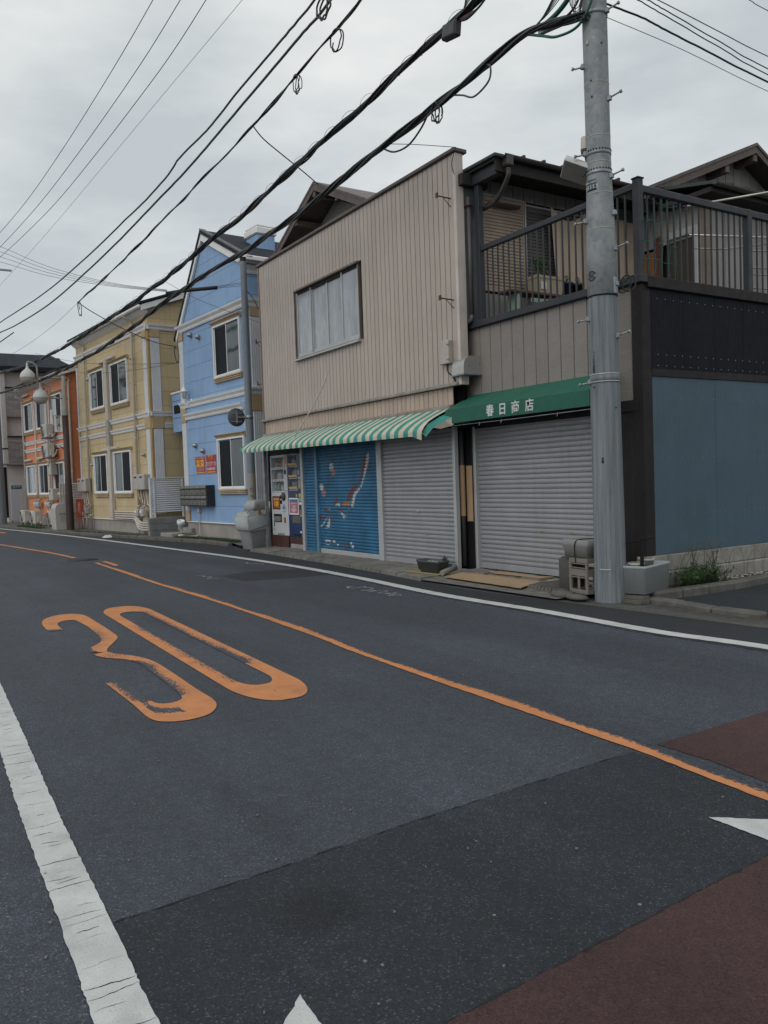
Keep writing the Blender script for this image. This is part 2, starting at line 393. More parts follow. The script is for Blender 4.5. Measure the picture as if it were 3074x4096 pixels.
tag(paint_obj('edge_line', strip([(0.5, 0.52), (-1.2, 0.55), (-2.45, 0.568), (-2.8, 0.58), (-3.4, 0.60), (-4.4, 0.63), (-6, 0.70), (-7.6, 0.765), (-10, 0.9), (-14, 1.0), (-19, 1.0), (-27, 0.5), (-36, -0.6), (-46, -2.2)], 0.165, 0.0055, 0.03, 0.0035), WHITEP),
    'wide cracked white line in the foreground at the left', 'road marking')
# the foreground line has cracked across: tapering slits right through the paint
LCEN = [(-1.2, 0.55), (-2.45, 0.568), (-2.8, 0.58), (-3.4, 0.60), (-4.4, 0.63), (-6, 0.70), (-7.6, 0.765), (-10, 0.9)]
mb = MB(); rn = random.Random(31); x = -2.0
while x > -8.5:
    y0 = at_x(LCEN, x); a = rn.uniform(0.0, 0.45); b = rn.uniform(0.6, 1.0)
    if rn.random() < 0.35: a = 0.0; b = 1.0
    wmax = rn.choice((0.0006, 0.0009, 0.0014, 0.0022)); n = 12; tl = rn.uniform(-0.10, 0.16); prev = None; off = 0.0
    for k in range(n + 1):
        t = a + (b - a) * k / n; off += rn.uniform(-0.004, 0.004); y = y0 + (t - 0.5) * 0.165; xx = x + tl * (t - 0.5) * 0.165 + off; w = wmax * math.sin(math.pi * (0.08 + 0.84 * k / n)) * rn.uniform(0.6, 1.3)
        cur = ((xx - w, y, 0.0068), (xx + w, y, 0.0068))
        if prev: mb.face([prev[0], prev[1], cur[1], cur[0]])
        prev = cur
    x -= rn.choice((0.05, 0.08, 0.11, 0.14, 0.18))
stuff(tag(mb.build('paint_cracks', mat('crack_dark', (0.02, 0.021, 0.023), 0.9, spec=0.1)), 'thin dark cracks across the wide white line in the foreground'))
cw = lambda s_, t: 0.10 * math.sin(s_ * 1.3) + (0.12 if t > 0.6 else 0)
ctr = thing('centre_line', 'worn orange line down the middle of the road', 'road marking')
paint_obj('line_segment', strip([(1.5, 3.45), (-0.5, 3.53), (-2.37, 3.62), (-3.2, 3.69), (-4.4, 3.72), (-5.4, 3.75), (-6.7, 3.80), (-7.55, 3.87), (-10.3, 3.97), (-13.4, 3.97), (-16, 4.03), (-18.3, 4.08)][::-1], 0.130, 0.006, 0.05, 0.005, cross=10, wearfn=lambda s_, t: -0.12 if t < 0.48 else 0.06 + 0.75 * (t - 0.52) + 0.10 * math.sin(s_ * 1.7) + 0.06 * math.sin(s_ * 5.3)), ORANGEP, ctr)
paint_obj('line_segment', strip([(-20.0, 3.97), (-22, 3.86), (-24, 3.65), (-27.3, 3.27), (-31, 2.75), (-36, 1.9), (-46, -0.2)], 0.13, 0.006, 0.06, 0.008, 0.15, 0.1, 0.02), ORANGEP, ctr)
paint_obj('line_segment', strip([(-17.2, 4.22), (-17.9, 4.26), (-18.5, 4.25)], 0.11, 0.006, 0.06, 0.008, 0.1, 0.1), ORANGEP, ctr)
tag(paint_obj('orange_marking', strip([(-34.8, 4.36), (-36, 4.27), (-38, 4.05)], 0.22, 0.006, 0.08, 0.01, 0.1, 0.1, 0.05), ORANGEP), 'faint orange marking on the far bend beside the white line', 'road marking')
# speed limit numerals, five metres long
spd = thing('speed_limit_marking', 'large worn orange 30 painted lengthwise on the near lane', 'road marking')
def ring(outer, inner, n):
    """closed band between two outlines sampled alike"""
    def res(poly):
        P = [Vector((x, y, 0)) for x, y in poly]; P = smooth(P + [P[0]], 8)
        L = [0]
        for a, b in zip(P, P[1:]): L.append(L[-1] + (b - a).length)
        return P, L
    def rr(cx0, cx1, cy0, cy1, r0, r1, n):
        # rounded rectangle, r along x / r along y
        out = []
        for (sx, sy, a0) in ((1, 1, 0), (-1, 1, 90), (-1, -1, 180), (1, -1, 270)):
            for k in range(n):
                a = R(a0 + 90 * k / n)
                cx = (cx1 - r0) if sx > 0 else (cx0 + r0); cy = (cy1 - r1) if sy > 0 else (cy0 + r1)
                out.append((cx + r0 * math.cos(a), cy + r1 * math.sin(a)))
        return out
    return rr(*outer, n), rr(*inner, n)
def skew(x, y): return (x, y + (x + 8.4) * (-0.034))
o_, i_ = ring((-11.22, -5.46, 2.365, 2.945, 0.62, 0.25), (-10.66, -6.0, 2.50, 2.80, 0.30, 0.13), 10)
V = []; F = []; W = []; UV = []
n_ = len(o_); sub = 6
def dens(poly):
    out = []
    for a, b in zip(poly, poly[1:] + poly[:1]):
        k = max(1, int(math.hypot(b[0] - a[0], b[1] - a[1]) / 0.12))
        m_ = k
        out.append((a, b, m_))
    return out
prs = []
for q in range(n_):
    oa, ob_, ia, ib = o_[q], o_[(q + 1) % n_], i_[q], i_[(q + 1) % n_]
    k = max(1, int(math.hypot(ob_[0] - oa[0], ob_[1] - oa[1]) / 0.1))
    for t in range(k): prs.append(((oa[0] + (ob_[0] - oa[0]) * t / k, oa[1] + (ob_[1] - oa[1]) * t / k), (ia[0] + (ib[0] - ia[0]) * t / k, ia[1] + (ib[1] - ia[1]) * t / k)))
for (oa, ia) in prs:
    for k in range(sub + 1):
        t = k / sub; x = oa[0] + (ia[0] - oa[0]) * t; y = oa[1] + (ia[1] - oa[1]) * t
        sx, sy = skew(x, y); V.append((sx, sy, 0.0055)); UV.append((x, t))
        w = -0.12
        if y > 2.75 and -10.6 < x < -6.8: w += 0.36 * abs(t - 0.25) + 0.13      # the far stroke has lost its outer edge
        if y > 2.75 and -7.6 <= x < -6.2: w += 0.15 * t
        if y < 2.55 and -9.5 < x < -6.2: w += 0.26 * t + 0.04
        W.append(w)
N = len(prs); c1 = sub + 1
for q in range(N):
    for k in range(sub): F.append([q * c1 + k, q * c1 + k + 1, ((q + 1) % N) * c1 + k + 1, ((q + 1) % N) * c1 + k])
paint_obj('numeral_zero', (V, F, W, UV), ORANGEP, spd)
def band(L, Rr, wear, n=5):
    """band between two matched edge polylines"""
    A = smooth([(x, y, 0) for x, y in L], n); B = smooth([(x, y, 0) for x, y in Rr], n)
    V = []; F = []; W = []; UV = []; sub = 6; N = len(A)
    for q in range(N):
        for k in range(sub + 1):
            t = k / sub; p = A[q] + (B[q] - A[q]) * t; V.append((p.x, p.y, 0.0055)); UV.append((p.x, t)); W.append(wear(p.x, p.y, t))
    c1 = sub + 1
    for q in range(N - 1):
        for k in range(sub): F.append([q * c1 + k, q * c1 + k + 1, (q + 1) * c1 + k + 1, (q + 1) * c1 + k])
    return V, F, W, UV
t_out = [(-9.85, 1.63), (-10.45, 1.66), (-10.86, 1.76), (-11.06, 1.94), (-11.04, 2.12), (-10.8, 2.22), (-10.2, 2.22), (-9.4, 2.20), (-8.95, 2.17), (-8.62, 2.04), (-8.38, 1.93), (-8.20, 1.88)]
t_in = [(-9.83, 1.78), (-10.25, 1.80), (-10.45, 1.85), (-10.53, 1.93), (-10.52, 2.0), (-10.42, 2.045), (-9.9, 2.06), (-9.45, 2.04), (-8.98, 2.0), (-8.73, 1.93), (-8.49, 1.77), (-8.29, 1.75)]
b_out = [(-8.22, 1.88), (-8.02, 1.94), (-7.80, 2.05), (-7.45, 2.12), (-6.9, 2.115), (-6.2, 2.09), (-5.75, 2.075), (-5.5, 1.96), (-5.42, 1.80), (-5.46, 1.64), (-5.62, 1.555), (-6.1, 1.56), (-6.88, 1.555)]
b_in = [(-8.14, 1.735), (-7.93, 1.80), (-7.70, 1.94), (-7.4, 1.99), (-6.95, 1.975), (-6.4, 1.95), (-6.05, 1.92), (-5.96, 1.87), (-5.93, 1.80), (-5.96, 1.73), (-6.05, 1.70), (-6.3, 1.70), (-6.88, 1.70)]
V1 = band(t_out, t_in, lambda x, y, t: (-0.08 + (0.36 if (x > -9.95 and y < 1.8) else 0) + (0.22 * t if -9.9 < x < -8.8 and y > 1.9 else 0)))
V2 = band(b_out, b_in, lambda x, y, t: (-0.10 + (0.42 * t if y > 1.9 and -7.6 < x < -6.1 else 0) + (0.18 if -8.1 < x < -7.6 else 0) + (0.40 * t + 0.16 if y < 1.75 and x < -6.1 else 0) + (0.34 if (t > 0.45 and t < 0.8 and -6.1 < x and y < 1.8) else 0)))
k = len(V1[0])
paint_obj('numeral_three', (V1[0] + V2[0], V1[1] + [[i + k for i in f] for f in V2[1]], V1[2] + V2[2], V1[3] + V2[3]), ORANGEP, spd)
def tri(name, poly, label):
    P = wobble(poly, 0.02, 0.003); V = [(x, y, 0.0065) for x, y in P]
    tag(paint_obj(name, (V, [list(range(len(V)))], [0.0] * len(V), [(x, y) for x, y, _ in V]), WHITEP2), label, 'road marking', None)
tri('triangle_marking', [(-2.36, 3.165), (-2.07, 3.48), (-1.45, 3.47), (-1.45, 3.165)], 'white pointed marking on the road at the right edge')
tri('triangle_marking', [(-2.275, 1.055), (-1.5, 0.99), (-1.5, 0.69), (-1.93, 0.69)], 'white pointed marking at the bottom edge of the picture')
# surveyors' chalk scribbles
def scrawl(x0, y0, ln, amp, n, seed):
    rnd = random.Random(seed); pts = []
    for i in range(n):
        pts.append((x0 - ln * i / n + rnd.uniform(-0.07, 0.07), y0 + rnd.uniform(-amp, amp)))
    return strip(pts, 0.022, 0.006, 0.03, 0.003)
for (x, y, ln, amp, n, sd, lab) in ((-9.3, 6.05, 1.5, 0.14, 22, 3, 'white chalk scribble on the asphalt before the corner shop'), (-14.9, 6.4, 0.8, 0.10, 9, 5, 'white chalk scribble beside the blue shutter kerb'), (-13.3, 4.85, 0.8, 0.13, 10, 6, 'white chalk scribble at the small dark patch')):
    tag(paint_obj('chalk_mark', scrawl(x, y, ln, amp, n, sd), CHALK), lab, 'road marking')
# manhole cover in the centre line
mh = thing('manhole_cover', 'round iron manhole cover in a gap of the orange line', 'manhole cover', (-19.35, 4.0, 0))
MB().lathe([(0.34, 0.0), (0.34, 0.010), (0.30, 0.012), (0.30, 0.006), (0.28, 0.006), (0.28, 0.011), (0.0, 0.012)], n=32).build('cover', mat('cast_iron', (0.035, 0.034, 0.034), 0.6, metal=0.4, var=0.3, vscale=30), mh)
m = MB()
for k in range(-3, 4): m.box(-0.2, 0.2, k * 0.06 - 0.012, k * 0.06 + 0.012, 0.0115, 0.016)
m.build('tread', MATS['cast_iron'], mh)

# ------------------------------------------------------------------ kerbs, slabs, verge
struct(sheet('verge', [(-18.9, 7.62), (-20, 7.85), (-21.5, 7.82), (-23.5, 7.43), (-25, 7.18), (-28, 6.6), (-30.5, 6.12), (-34, 5.65), (-38, 5.25), (-42, 4.65), (-50, 3.3), (-62, 1.0), (-62, 20), (-18.9, 20)][::-1], 0.085, CONCD))
def kerb_run(path, h, w, m, seg=0.6, name='kerbstone', label='low concrete kerb'):
    """kerb of separate stones with open joints"""
    root = struct(ob('kerb', None)); root.empty_display_size = 0.1
    P = [Vector((x, y, 0)) for x, y in path]
    for a, b in zip(P, P[1:]):
        L = (b - a).length; n = max(1, round(L / seg)); ang = math.atan2(b.y - a.y, b.x - a.x)
        for k in range(n):
            p = a + (b - a) * k / n; l = L / n
            mm = MB().box(0.006, l - 0.006, -w / 2, w / 2, -0.02, h + random.uniform(-0.006, 0.006), 0, 0.02)
            o = ob(name, mm.mesh(name, m), root, (p.x, p.y, 0), ang + random.uniform(-0.008, 0.008))
    return root
kerb_run([(x, y + 0.05) for x, y in EDGE if -19.2 > x > -51], 0.10, 0.16, CONCD, 0.62)
kerb_run([(-6.70, 7.98), (-6.66, 8.45), (-6.62, 9.4), (-6.72, 10.5), (-6.9, 13), (-7.0, 16)], 0.115, 0.17, CONCD, 0.6)
kerb_run([(-6.95, 7.93), (-6.2, 7.93), (-5.7, 7.84), (-5.13, 7.86)], 0.062, 0.18, CONCD, 0.9)
kerb_run([(-5.0, 7.9), (-4.2, 7.95), (-2.0, 8.0)], 0.05, 0.16, CONCD, 0.9)
struct(sheet('soil_bed', [(-7.05, 8.0), (-6.68, 8.0), (-6.64, 9.4), (-6.74, 10.5), (-6.95, 13), (-7.0, 16), (-7.1, 16)], 0.10, SOIL))
struct(sheet('side_street', [(-6.6, 8.0), (-2, 8.05), (-2, 24), (-6.9, 24), (-6.9, 13), (-6.7, 10.5), (-6.6, 9.4)], 0.012, ASPH2))
# pebbles of the soil bed
m = MB(); rnd = random.Random(11)
for _ in range(420):
    y = rnd.uniform(8.9, 13); x = rnd.uniform(-7.0, -6.78); s = rnd.uniform(0.006, 0.016)
    m.T = Matrix.Translation((x, y, 0.103)) @ Matrix.Rotation(rnd.uniform(0, 6), 4, 'Z'); m.box(-s, s, -s * 0.7, s * 0.7, 0, s * 0.9, 0, s * 0.3)
o = m.build('gravel', mat('pebbles', (0.34, 0.32, 0.29), 0.9, var=0.5, vscale=40)); stuff(o, 'pale pebbles scattered on the soil bed by the block wall')
# paving slabs before the shutters: one object per slab
apron = struct(ob('apron', None)); apron.empty_display_size = 0.1
x = -18.05; i = 0; rnd = random.Random(4)
SLABM = mat('slab_concrete', (0.155, 0.148, 0.135), 0.9, var=0.3, vscale=6, grime=0.5, bump=0.5, bscale=35, obj_var=0.14)
while x < -10.5:
    w = rnd.uniform(0.48, 0.72); x1 = min(x + w, -10.4); e0, e1 = at_x(EDGE, x) + 0.03, at_x(EDGE, x1) + 0.03
    mid = 7.78
    for (ya0, ya1, yb0, yb1) in ((e0, e1, mid, mid), (mid, mid, 8.16, 8.16)):
        if ya0 == e0 or rnd.random() < 0.8 or True:
            za = 0.055 if ya0 == e0 else 0.072; zb = za + 0.016
            m = MB(); g = 0.008; z_ = rnd.uniform(-0.007, 0.007); j = rnd.uniform(-0.012, 0.012)
            top = [(x + g, ya0 + g, za + z_), (x1 - g, ya1 + g + j, za + z_), (x1 - g, yb1 - g, zb + z_), (x + g, yb0 - g, zb + z_)]
            m.face(top)
            for a, b in zip(top, top[1:] + top[:1]): m.face([a, (a[0], a[1], -0.01), (b[0], b[1], -0.01), b])
            m.build('slab', SLABM, apron)
    x = x1
# broken paving before the corner shutter
m = MB(); m.face([(-10.4, 7.12, 0.03), (-7.5, 7.18, 0.03), (-7.1, 8.55, 0.085), (-10.5, 8.55, 0.085)]); o = m.build('forecourt', SLABM); struct(o)
for q, poly in enumerate(([(-10.45, 7.95), (-9.9, 7.98), (-9.95, 8.34), (-10.5, 8.36)], [(-9.85, 8.0), (-9.2, 8.0), (-9.15, 8.2), (-9.9, 8.2)], [(-9.1, 8.02), (-8.75, 8.05), (-8.7, 8.3), (-9.12, 8.25)], [(-8.6, 8.1), (-8.2, 7.98), (-8.15, 8.3), (-8.6, 8.34)], [(-10.0, 8.22), (-9.1, 8.22), (-9.1, 8.36), (-10.0, 8.36)])):
    m = MB(); m.prism(wobble(poly, 0.15, 0.012), 0.05, 0.092 - 0.01 * (q % 2), 'z'); m.build('slab', SLABM, o)

# joints where the asphalt was cut, loose grit, an oil stain
def joint(pts, w, z=0.0042):
    P = smooth([(x, y, 0) for x, y in pts], 14); mb = MB(); rn = random.Random(8); prev = None
    for a, b in zip(P, P[1:]):
        n = max(1, int((b - a).length / 0.03))
        for k in range(n):
            p = a + (b - a) * k / n; d = (b - a).normalized(); nn = Vector((-d.y, d.x, 0)); w1 = w * max(0.0, rn.gauss(0.55, 0.5)); o_ = rn.uniform(-0.004, 0.004); cur = (p + nn * (o_ + w1) + Vector((0, 0, z)), p + nn * (o_ - w1) + Vector((0, 0, z)))
            if prev: mb.face([prev[0], prev[1], cur[1], cur[0]])
            prev = cur
    return mb
JM = asphalt('joint_tar', (0.012, 0.013, 0.015), speck=(0.03, 0.03, 0.03))
struct(joint([(-3.06, 0.68), (-3.08, 1.22), (-3.14, 2.2), (-3.17, 3.55)], 0.004).build('asphalt_joint', JM))
struct(joint([(-1.877, 0.66), (-1.94, 2.02), (-2.004, 3.4)], 0.006).build('asphalt_joint', JM))
struct(joint([(-1.0, 3.63), (-2.37, 3.69), (-3.2, 3.76), (-4.4, 3.78), (-5.4, 3.81), (-6.7, 3.86), (-9, 3.95), (-12, 4.0), (-16, 4.08)], 0.005).build('asphalt_joint', JM))
struct(joint([(-2, 6.50), (-4.3, 6.45), (-5.4, 6.34), (-7, 6.38), (-9, 6.34), (-11.5, 6.51), (-14, 6.58), (-17.3, 6.5), (-21.5, 6.22)], 0.007).build('asphalt_joint', JM))
om, nt, b_o = newmat('oil_stain'); tcn = nt.nodes.new('ShaderNodeTexCoord'); ln = nt.nodes.new('ShaderNodeVectorMath'); ln.operation = 'LENGTH'; nt.links.new(tcn.outputs['Object'], ln.inputs[0])
al = _math(nt, 'MULTIPLY', _map(nt, ln.outputs['Value'], 0.04, 0.20, 0.55, 0), _map(nt, _noise(nt, _pos(nt), 16, 4), 0.3, 0.6, 0.4, 1)); nt.links.new(al, b_o.inputs['Alpha']); b_o.inputs['Base Color'].default_value = (0.012, 0.014, 0.018, 1); b_o.inputs['Roughness'].default_value = 0.5
for (x, y, lab) in ((-3.07 + 0.38, 1.32, 'dark oily stain on the asphalt patch in the foreground'),):
    mb = MB(); mb.face([(0.22 * math.cos(k * math.pi / 12), 0.22 * math.sin(k * math.pi / 12), 0) for k in range(24)]); tag(mb.build('oil_stain', om, None, (x, y, 0.0032)), lab, 'stain')
mb = MB(); rn = random.Random(77)
for _ in range(200):
    d = rn.random() ** 1.6 * 14; a = rn.uniform(-0.35, 0.55); x = -2.0 - d * 0.9; y = rn.uniform(0.2, 6.6); s_ = rn.uniform(0.0015, 0.0045)
    mb.T = Matrix.Translation((x, y, 0.006)) @ Matrix.Rotation(rn.uniform(0, 6), 4, 'Z'); mb.box(-s_ * 1.6, s_ * 1.6, -s_, s_, -0.004, s_ * 0.8, 0, s_ * 0.4)
stuff(mb.build('road_grit', mat('grit', (0.16, 0.155, 0.15), 0.9, var=0.4, vscale=60)), 'tiny pale grit scattered over the road')

# ------------------------------------------------------------------ shops on the corner
def settle(root, loc):
    """move a thing's empty to its base; its parts stay where they are"""
    loc = Vector(loc)
    for c in root.children: c.location = Vector(c.location) - loc
    root.location = loc
def boards(parent, axis, a0, a1, pitch, face, thick, z0, z1, m, gap=0.007, name='siding_board', cut=None, b=0.004):
    """separate upright boards; z1 may be a function of the position; cut = (a,b,z,z') leaves an opening"""
    n = max(1, round((a1 - a0) / pitch)); w = (a1 - a0) / n
    for k in range(n):
        p, q = a0 + k * w + gap / 2, a0 + (k + 1) * w - gap / 2
        zf = (lambda t: z1(t)) if callable(z1) else (lambda t: z1)
        spans = [(z0, None)]
        if cut and q > cut[0] and p < cut[1]: spans = [(z0, cut[2]), (cut[3], None)]
        for (za, zb) in spans:
            za0 = za(0.5 * (p + q)) if callable(za) else za
            t0, t1 = (zf(p), zf(q)) if zb is None else (zb, zb)
            if max(t0, t1) - za0 < 0.03: continue
            mm = MB()
            f0, f1 = (face, face + thick)
            if abs(t0 - t1) < 1e-5:
                if axis == 'x': mm.box(p, q, min(f0, f1), max(f0, f1), za0, t0, 0, b)
                else: mm.box(min(f0, f1), max(f0, f1), p, q, za0, t0, 0, b)
            else:
                poly = [(p, za0), (q, za0), (q, max(t1, za0 + 0.01)), (p, max(t0, za0 + 0.01))]
                mm.prism(poly, f0, f1, 'y' if axis == 'x' else 'x')
            mm.build(name, m, parent)
def shutter(parent, x0, x1, y, z0, z1, n, m, label=None, mural=None, handles=()):
    """roller shutter: every slat a part of its own"""
    root = ob('roller_shutter', None, parent); root.empty_display_size = 0.1
    if label: root['label'] = label
    p = (z1 - z0 - 0.10) / n
    prof = [(0.022, 0.0), (0.022, 0.010), (0.002, 0.013), (-0.004, p * 0.5), (-0.002, p - 0.002), (0.022, p)]
    def slat(nx, mf=None, zz=0):
        mb = MB(); xs_ = [x0 + (x1 - x0) * i / nx for i in range(nx + 1)]
        idx = [[mb._v((xx, y + d, z)) for d, z in prof] for xx in xs_]
        for i in range(nx):
            for k in range(len(prof) - 1):
                mi = mf(0.5 * (xs_[i] + xs_[i + 1]), zz + 0.5 * (prof[k][1] + prof[k + 1][1])) if mf else 0
                mb.idx([idx[i][k], idx[i + 1][k], idx[i + 1][k + 1], idx[i][k + 1]], mi)
        return mb
    shared = None if mural else slat(1).mesh('slat', m)
    for k in range(n):
        zz = z0 + 0.10 + k * p
        me = shared or slat(int((x1 - x0) / 0.016), mural, zz).mesh('slat', m)
        ob('slat', me, root, (0, random.uniform(-0.0015, 0.0015), zz))
    m0 = m[0] if isinstance(m, list) else m
    box('bottom_rail', x0, x1, y - 0.012, y + 0.02, z0, z0 + 0.099, ALUM if mural else m0, root, 0.006)
    for (hx, hz) in handles:
        box('handle', hx - 0.035, hx + 0.035, y - 0.006, y + 0.012, hz - 0.018, hz + 0.018, mat('brass_pull', (0.30, 0.24, 0.15), 0.4, metal=0.5), root, 0.004)
    return root
def in_poly(x, y, poly):
    r = False; j = len(poly) - 1
    for i in range(len(poly)):
        xi, yi = poly[i]; xj, yj = poly[j]
        if (yi > y) != (yj > y) and x < (xj - xi) * (y - yi) / (yj - yi) + xi: r = not r
        j = i
    return r
MURAL={'red':[[(-13.55,2.09),(-13.49,2.1),(-13.5,2.0),(-13.55,1.85),(-13.61,1.77),(-13.68,1.64),(-13.8,1.52),(-13.92,1.45),(-14.02,1.38),(-14.1,1.33),(-14.16,1.26),(-14.21,1.18),(-14.32,1.17),(-14.28,1.28),(-14.21,1.35),(-14.14,1.42),(-14.03,1.46),(-13.88,1.5),(-13.79,1.59),(-13.72,1.69),(-13.67,1.81),(-13.62,1.92),(-13.57,2.03)],[(-14.38,1.11),(-14.23,1.1),(-14.3,1.05),(-14.38,1.06)],[(-14.82,1.09),(-14.83,1.16),(-14.78,1.24),(-14.72,1.26),(-14.67,1.22),(-14.69,1.16),(-14.75,1.15),(-14.78,1.09)],[(-15.27,1.04),(-15.13,1.04),(-15.17,1.01),(-15.19,0.98),(-15.1,0.99),(-15.12,0.96),(-15.19,0.93),(-15.26,0.94),(-15.28,0.99)],[(-14.73,1.04),(-14.62,1.01),(-14.43,0.97),(-14.49,0.94),(-14.65,0.99)],[(-15.0,0.91),(-14.98,0.85),(-14.97,0.75),(-15.06,0.72),(-15.03,0.82)],[(-15.49,0.93),(-15.43,0.84),(-15.25,0.84),(-15.1,0.9),(-15.15,0.84),(-15.32,0.8),(-15.51,0.78)],[(-15.23,0.33),(-15.12,0.34),(-15.07,0.31),(-15.22,0.3)],[(-14.44,0.3),(-14.34,0.31),(-14.38,0.25),(-14.49,0.25)]],'white':[[(-13.48,2.09),(-13.39,2.13),(-13.39,2.02),(-13.42,1.95),(-13.48,1.85),(-13.53,1.75),(-13.6,1.64),(-13.69,1.48),(-13.83,1.38),(-13.94,1.3),(-13.99,1.22),(-14.04,1.12),(-14.08,1.05),(-14.16,1.05),(-14.11,1.16),(-14.07,1.26),(-14.01,1.35),(-13.91,1.4),(-13.78,1.45),(-13.69,1.55),(-13.62,1.67),(-13.57,1.83),(-13.52,1.95)],[(-14.33,1.01),(-14.22,1.03),(-14.26,1.0)],[(-14.83,1.05),(-14.76,1.12),(-14.7,1.15),(-14.61,1.15),(-14.58,1.11),(-14.64,1.05),(-14.69,1.05),(-14.66,1.1),(-14.72,1.11)],[(-15.18,1.01),(-15.03,1.03),(-15.06,1.01),(-15.15,1.0)],[(-14.65,0.98),(-14.51,0.93),(-14.33,0.87),(-14.42,0.86),(-14.44,0.81),(-14.54,0.89)],[(-15.05,0.85),(-15.05,0.74),(-15.09,0.62),(-15.24,0.6),(-15.17,0.71)],[(-15.15,0.84),(-15.2,0.79),(-15.31,0.71),(-15.41,0.64),(-15.51,0.63),(-15.35,0.71),(-15.23,0.8)],[(-14.97,1.96),(-14.85,1.96),(-14.82,1.9),(-14.83,1.84),(-14.91,1.83),(-14.92,1.79),(-15.0,1.85),(-15.0,1.91)],[(-15.44,1.54),(-15.34,1.54),(-15.29,1.48),(-15.3,1.42),(-15.37,1.39),(-15.47,1.44)],[(-15.28,0.36),(-15.06,0.36),(-15.05,0.32),(-15.26,0.31)],[(-14.97,0.36),(-14.84,0.36),(-14.85,0.32),(-14.95,0.32)],[(-15.26,0.27),(-15.17,0.28),(-15.08,0.25),(-15.25,0.25)],[(-14.83,0.28),(-14.66,0.3),(-14.72,0.28)],[(-14.22,0.35),(-14.14,0.36),(-14.19,0.31),(-14.25,0.31)],[(-14.17,0.3),(-14.08,0.3),(-14.12,0.24),(-14.19,0.24)]],'pink':[[(-14.9,1.84),(-14.78,1.84),(-14.75,1.78),(-14.76,1.72),(-14.85,1.68),(-14.91,1.72)],[(-15.4,1.4),(-15.27,1.43),(-15.2,1.37),(-15.22,1.31),(-15.27,1.25),(-15.38,1.32)]],'orange':[[(-14.48,1.16),(-14.17,1.16),(-14.18,1.11),(-14.49,1.11)]]}
MKEYS = ['red', 'white', 'pink', 'orange']
def mural(x, z):
    for i, k in enumerate(MKEYS):
        for p in MURAL[k]:
            if in_poly(x, z, p): return i + 1
    return 0
BEIGE = mat('beige_siding', (0.405, 0.35, 0.305), 0.42, metal=0.15, var=0.05, vscale=1.2, streak=0.10, obj_var=0.05, grimecol=(0.28, 0.18, 0.13), spec=0.5)
PEACH = mat('peach_siding', (0.44, 0.345, 0.28), 0.45, metal=0.1, var=0.06, streak=0.22, obj_var=0.05, grimecol=(0.25, 0.17, 0.13))
CAPM = mat('brown_cap', (0.085, 0.072, 0.066), 0.5, var=0.2)
SHGREY = mat('grey_shutter', (0.315, 0.325, 0.345), 0.4, metal=0.25, var=0.07, streak=0.12, obj_var=0.03)
SHBLUE = mat('blue_shutter', (0.022, 0.125, 0.24), 0.5, var=0.30, vscale=2.2, streak=0.25, grimecol=(0.03, 0.09, 0.14))
MUR = [SHBLUE, mat('mural_red', (0.17, 0.045, 0.045), 0.6, streak=0.2), mat('mural_white', (0.46, 0.47, 0.46), 0.6, streak=0.2), mat('mural_pink', (0.33, 0.17, 0.17), 0.6), mat('mural_orange', (0.38, 0.20, 0.05), 0.6)]
SIDEG = mat('grey_stucco_siding', (0.225, 0.205, 0.190), 0.75, var=0.07, vscale=3, bump=0.9, bscale=38, streak=0.08, obj_var=0.03)
HOUSEG = mat('grey_house_siding', (0.29, 0.275, 0.265), 0.75, var=0.08, bump=0.5, bscale=60, streak=0.12, obj_var=0.04)
ROOFB = mat('brown_tin_roof', (0.085, 0.065, 0.06), 0.5, var=0.2, streak=0.1)
WOOD = mat('old_wood', (0.13, 0.11, 0.095), 0.85, var=0.3, vscale=9, streak=0.3)
DARKW = mat('dark_soffit', (0.03, 0.027, 0.026), 0.8, var=0.2)
GUTTER = mat('brown_gutter', (0.06, 0.052, 0.05), 0.4, var=0.1)
PANE_PALE = glass('frosted_pane', (0.27, 0.30, 0.33), 0.10, streak=0.4, spec=1.0)
PANE_DARK = glass('dark_pane', (0.010, 0.012, 0.016), 0.5, spec=0.08)
PANE_MID = glass('curtained_pane', (0.055, 0.072, 0.078), 0.07, spec=0.5)

shop = thing('beige_shop', 'two-storey shop with beige ribbed metal front and striped awning', 'shop')
box('wall', -18.08, -10.47, 8.15, 8.20, 2.60, 6.69, mat('black_backing', (0.006, 0.006, 0.006), 0.9, spec=0.0), shop, 0)
box('building_body', -18.05, -10.52, 8.45, 15.5, 0.0, 6.35, HOUSEG, shop, 0)
WIN = (-16.20, -13.50, 4.26, 5.74)
boards(shop, 'x', -18.09, -10.47, 0.1383, 8.05, 0.034, 3.115, 6.70, BEIGE, gap=0.016, cut=WIN)
boards(shop, 'x', -18.09, -10.66, 0.1383, 8.062, 0.025, 2.765, 3.05, PEACH, gap=0.014)
m = MB(); m.prism([(7.985, 3.055), (8.083, 3.055), (8.083, 3.115), (8.03, 3.115), (7.985, 3.078)], -18.2, -10.46, 'x'); m.build('flashing', mat('weathered_flashing', (0.22, 0.195, 0.175), 0.5, var=0.3, vscale=5, streak=0.3), shop)
m = MB(); m.prism([(7.99, 2.70), (8.083, 2.70), (8.083, 2.765), (8.03, 2.765), (7.99, 2.73)], -18.15, -10.66, 'x'); m.build('flashing', MATS['weathered_flashing'], shop)
box('parapet_cap', -18.16, -10.37, 8.00, 8.27, 6.70, 6.765, CAPM, shop, 0.012)
box('corner_trim', -10.468, -10.40, 8.04, 8.205, 3.06, 6.695, mat('pale_trim', (0.52, 0.47, 0.42), 0.45, var=0.1, streak=0.25, grimecol=(0.25, 0.16, 0.1)), shop, 0.008)
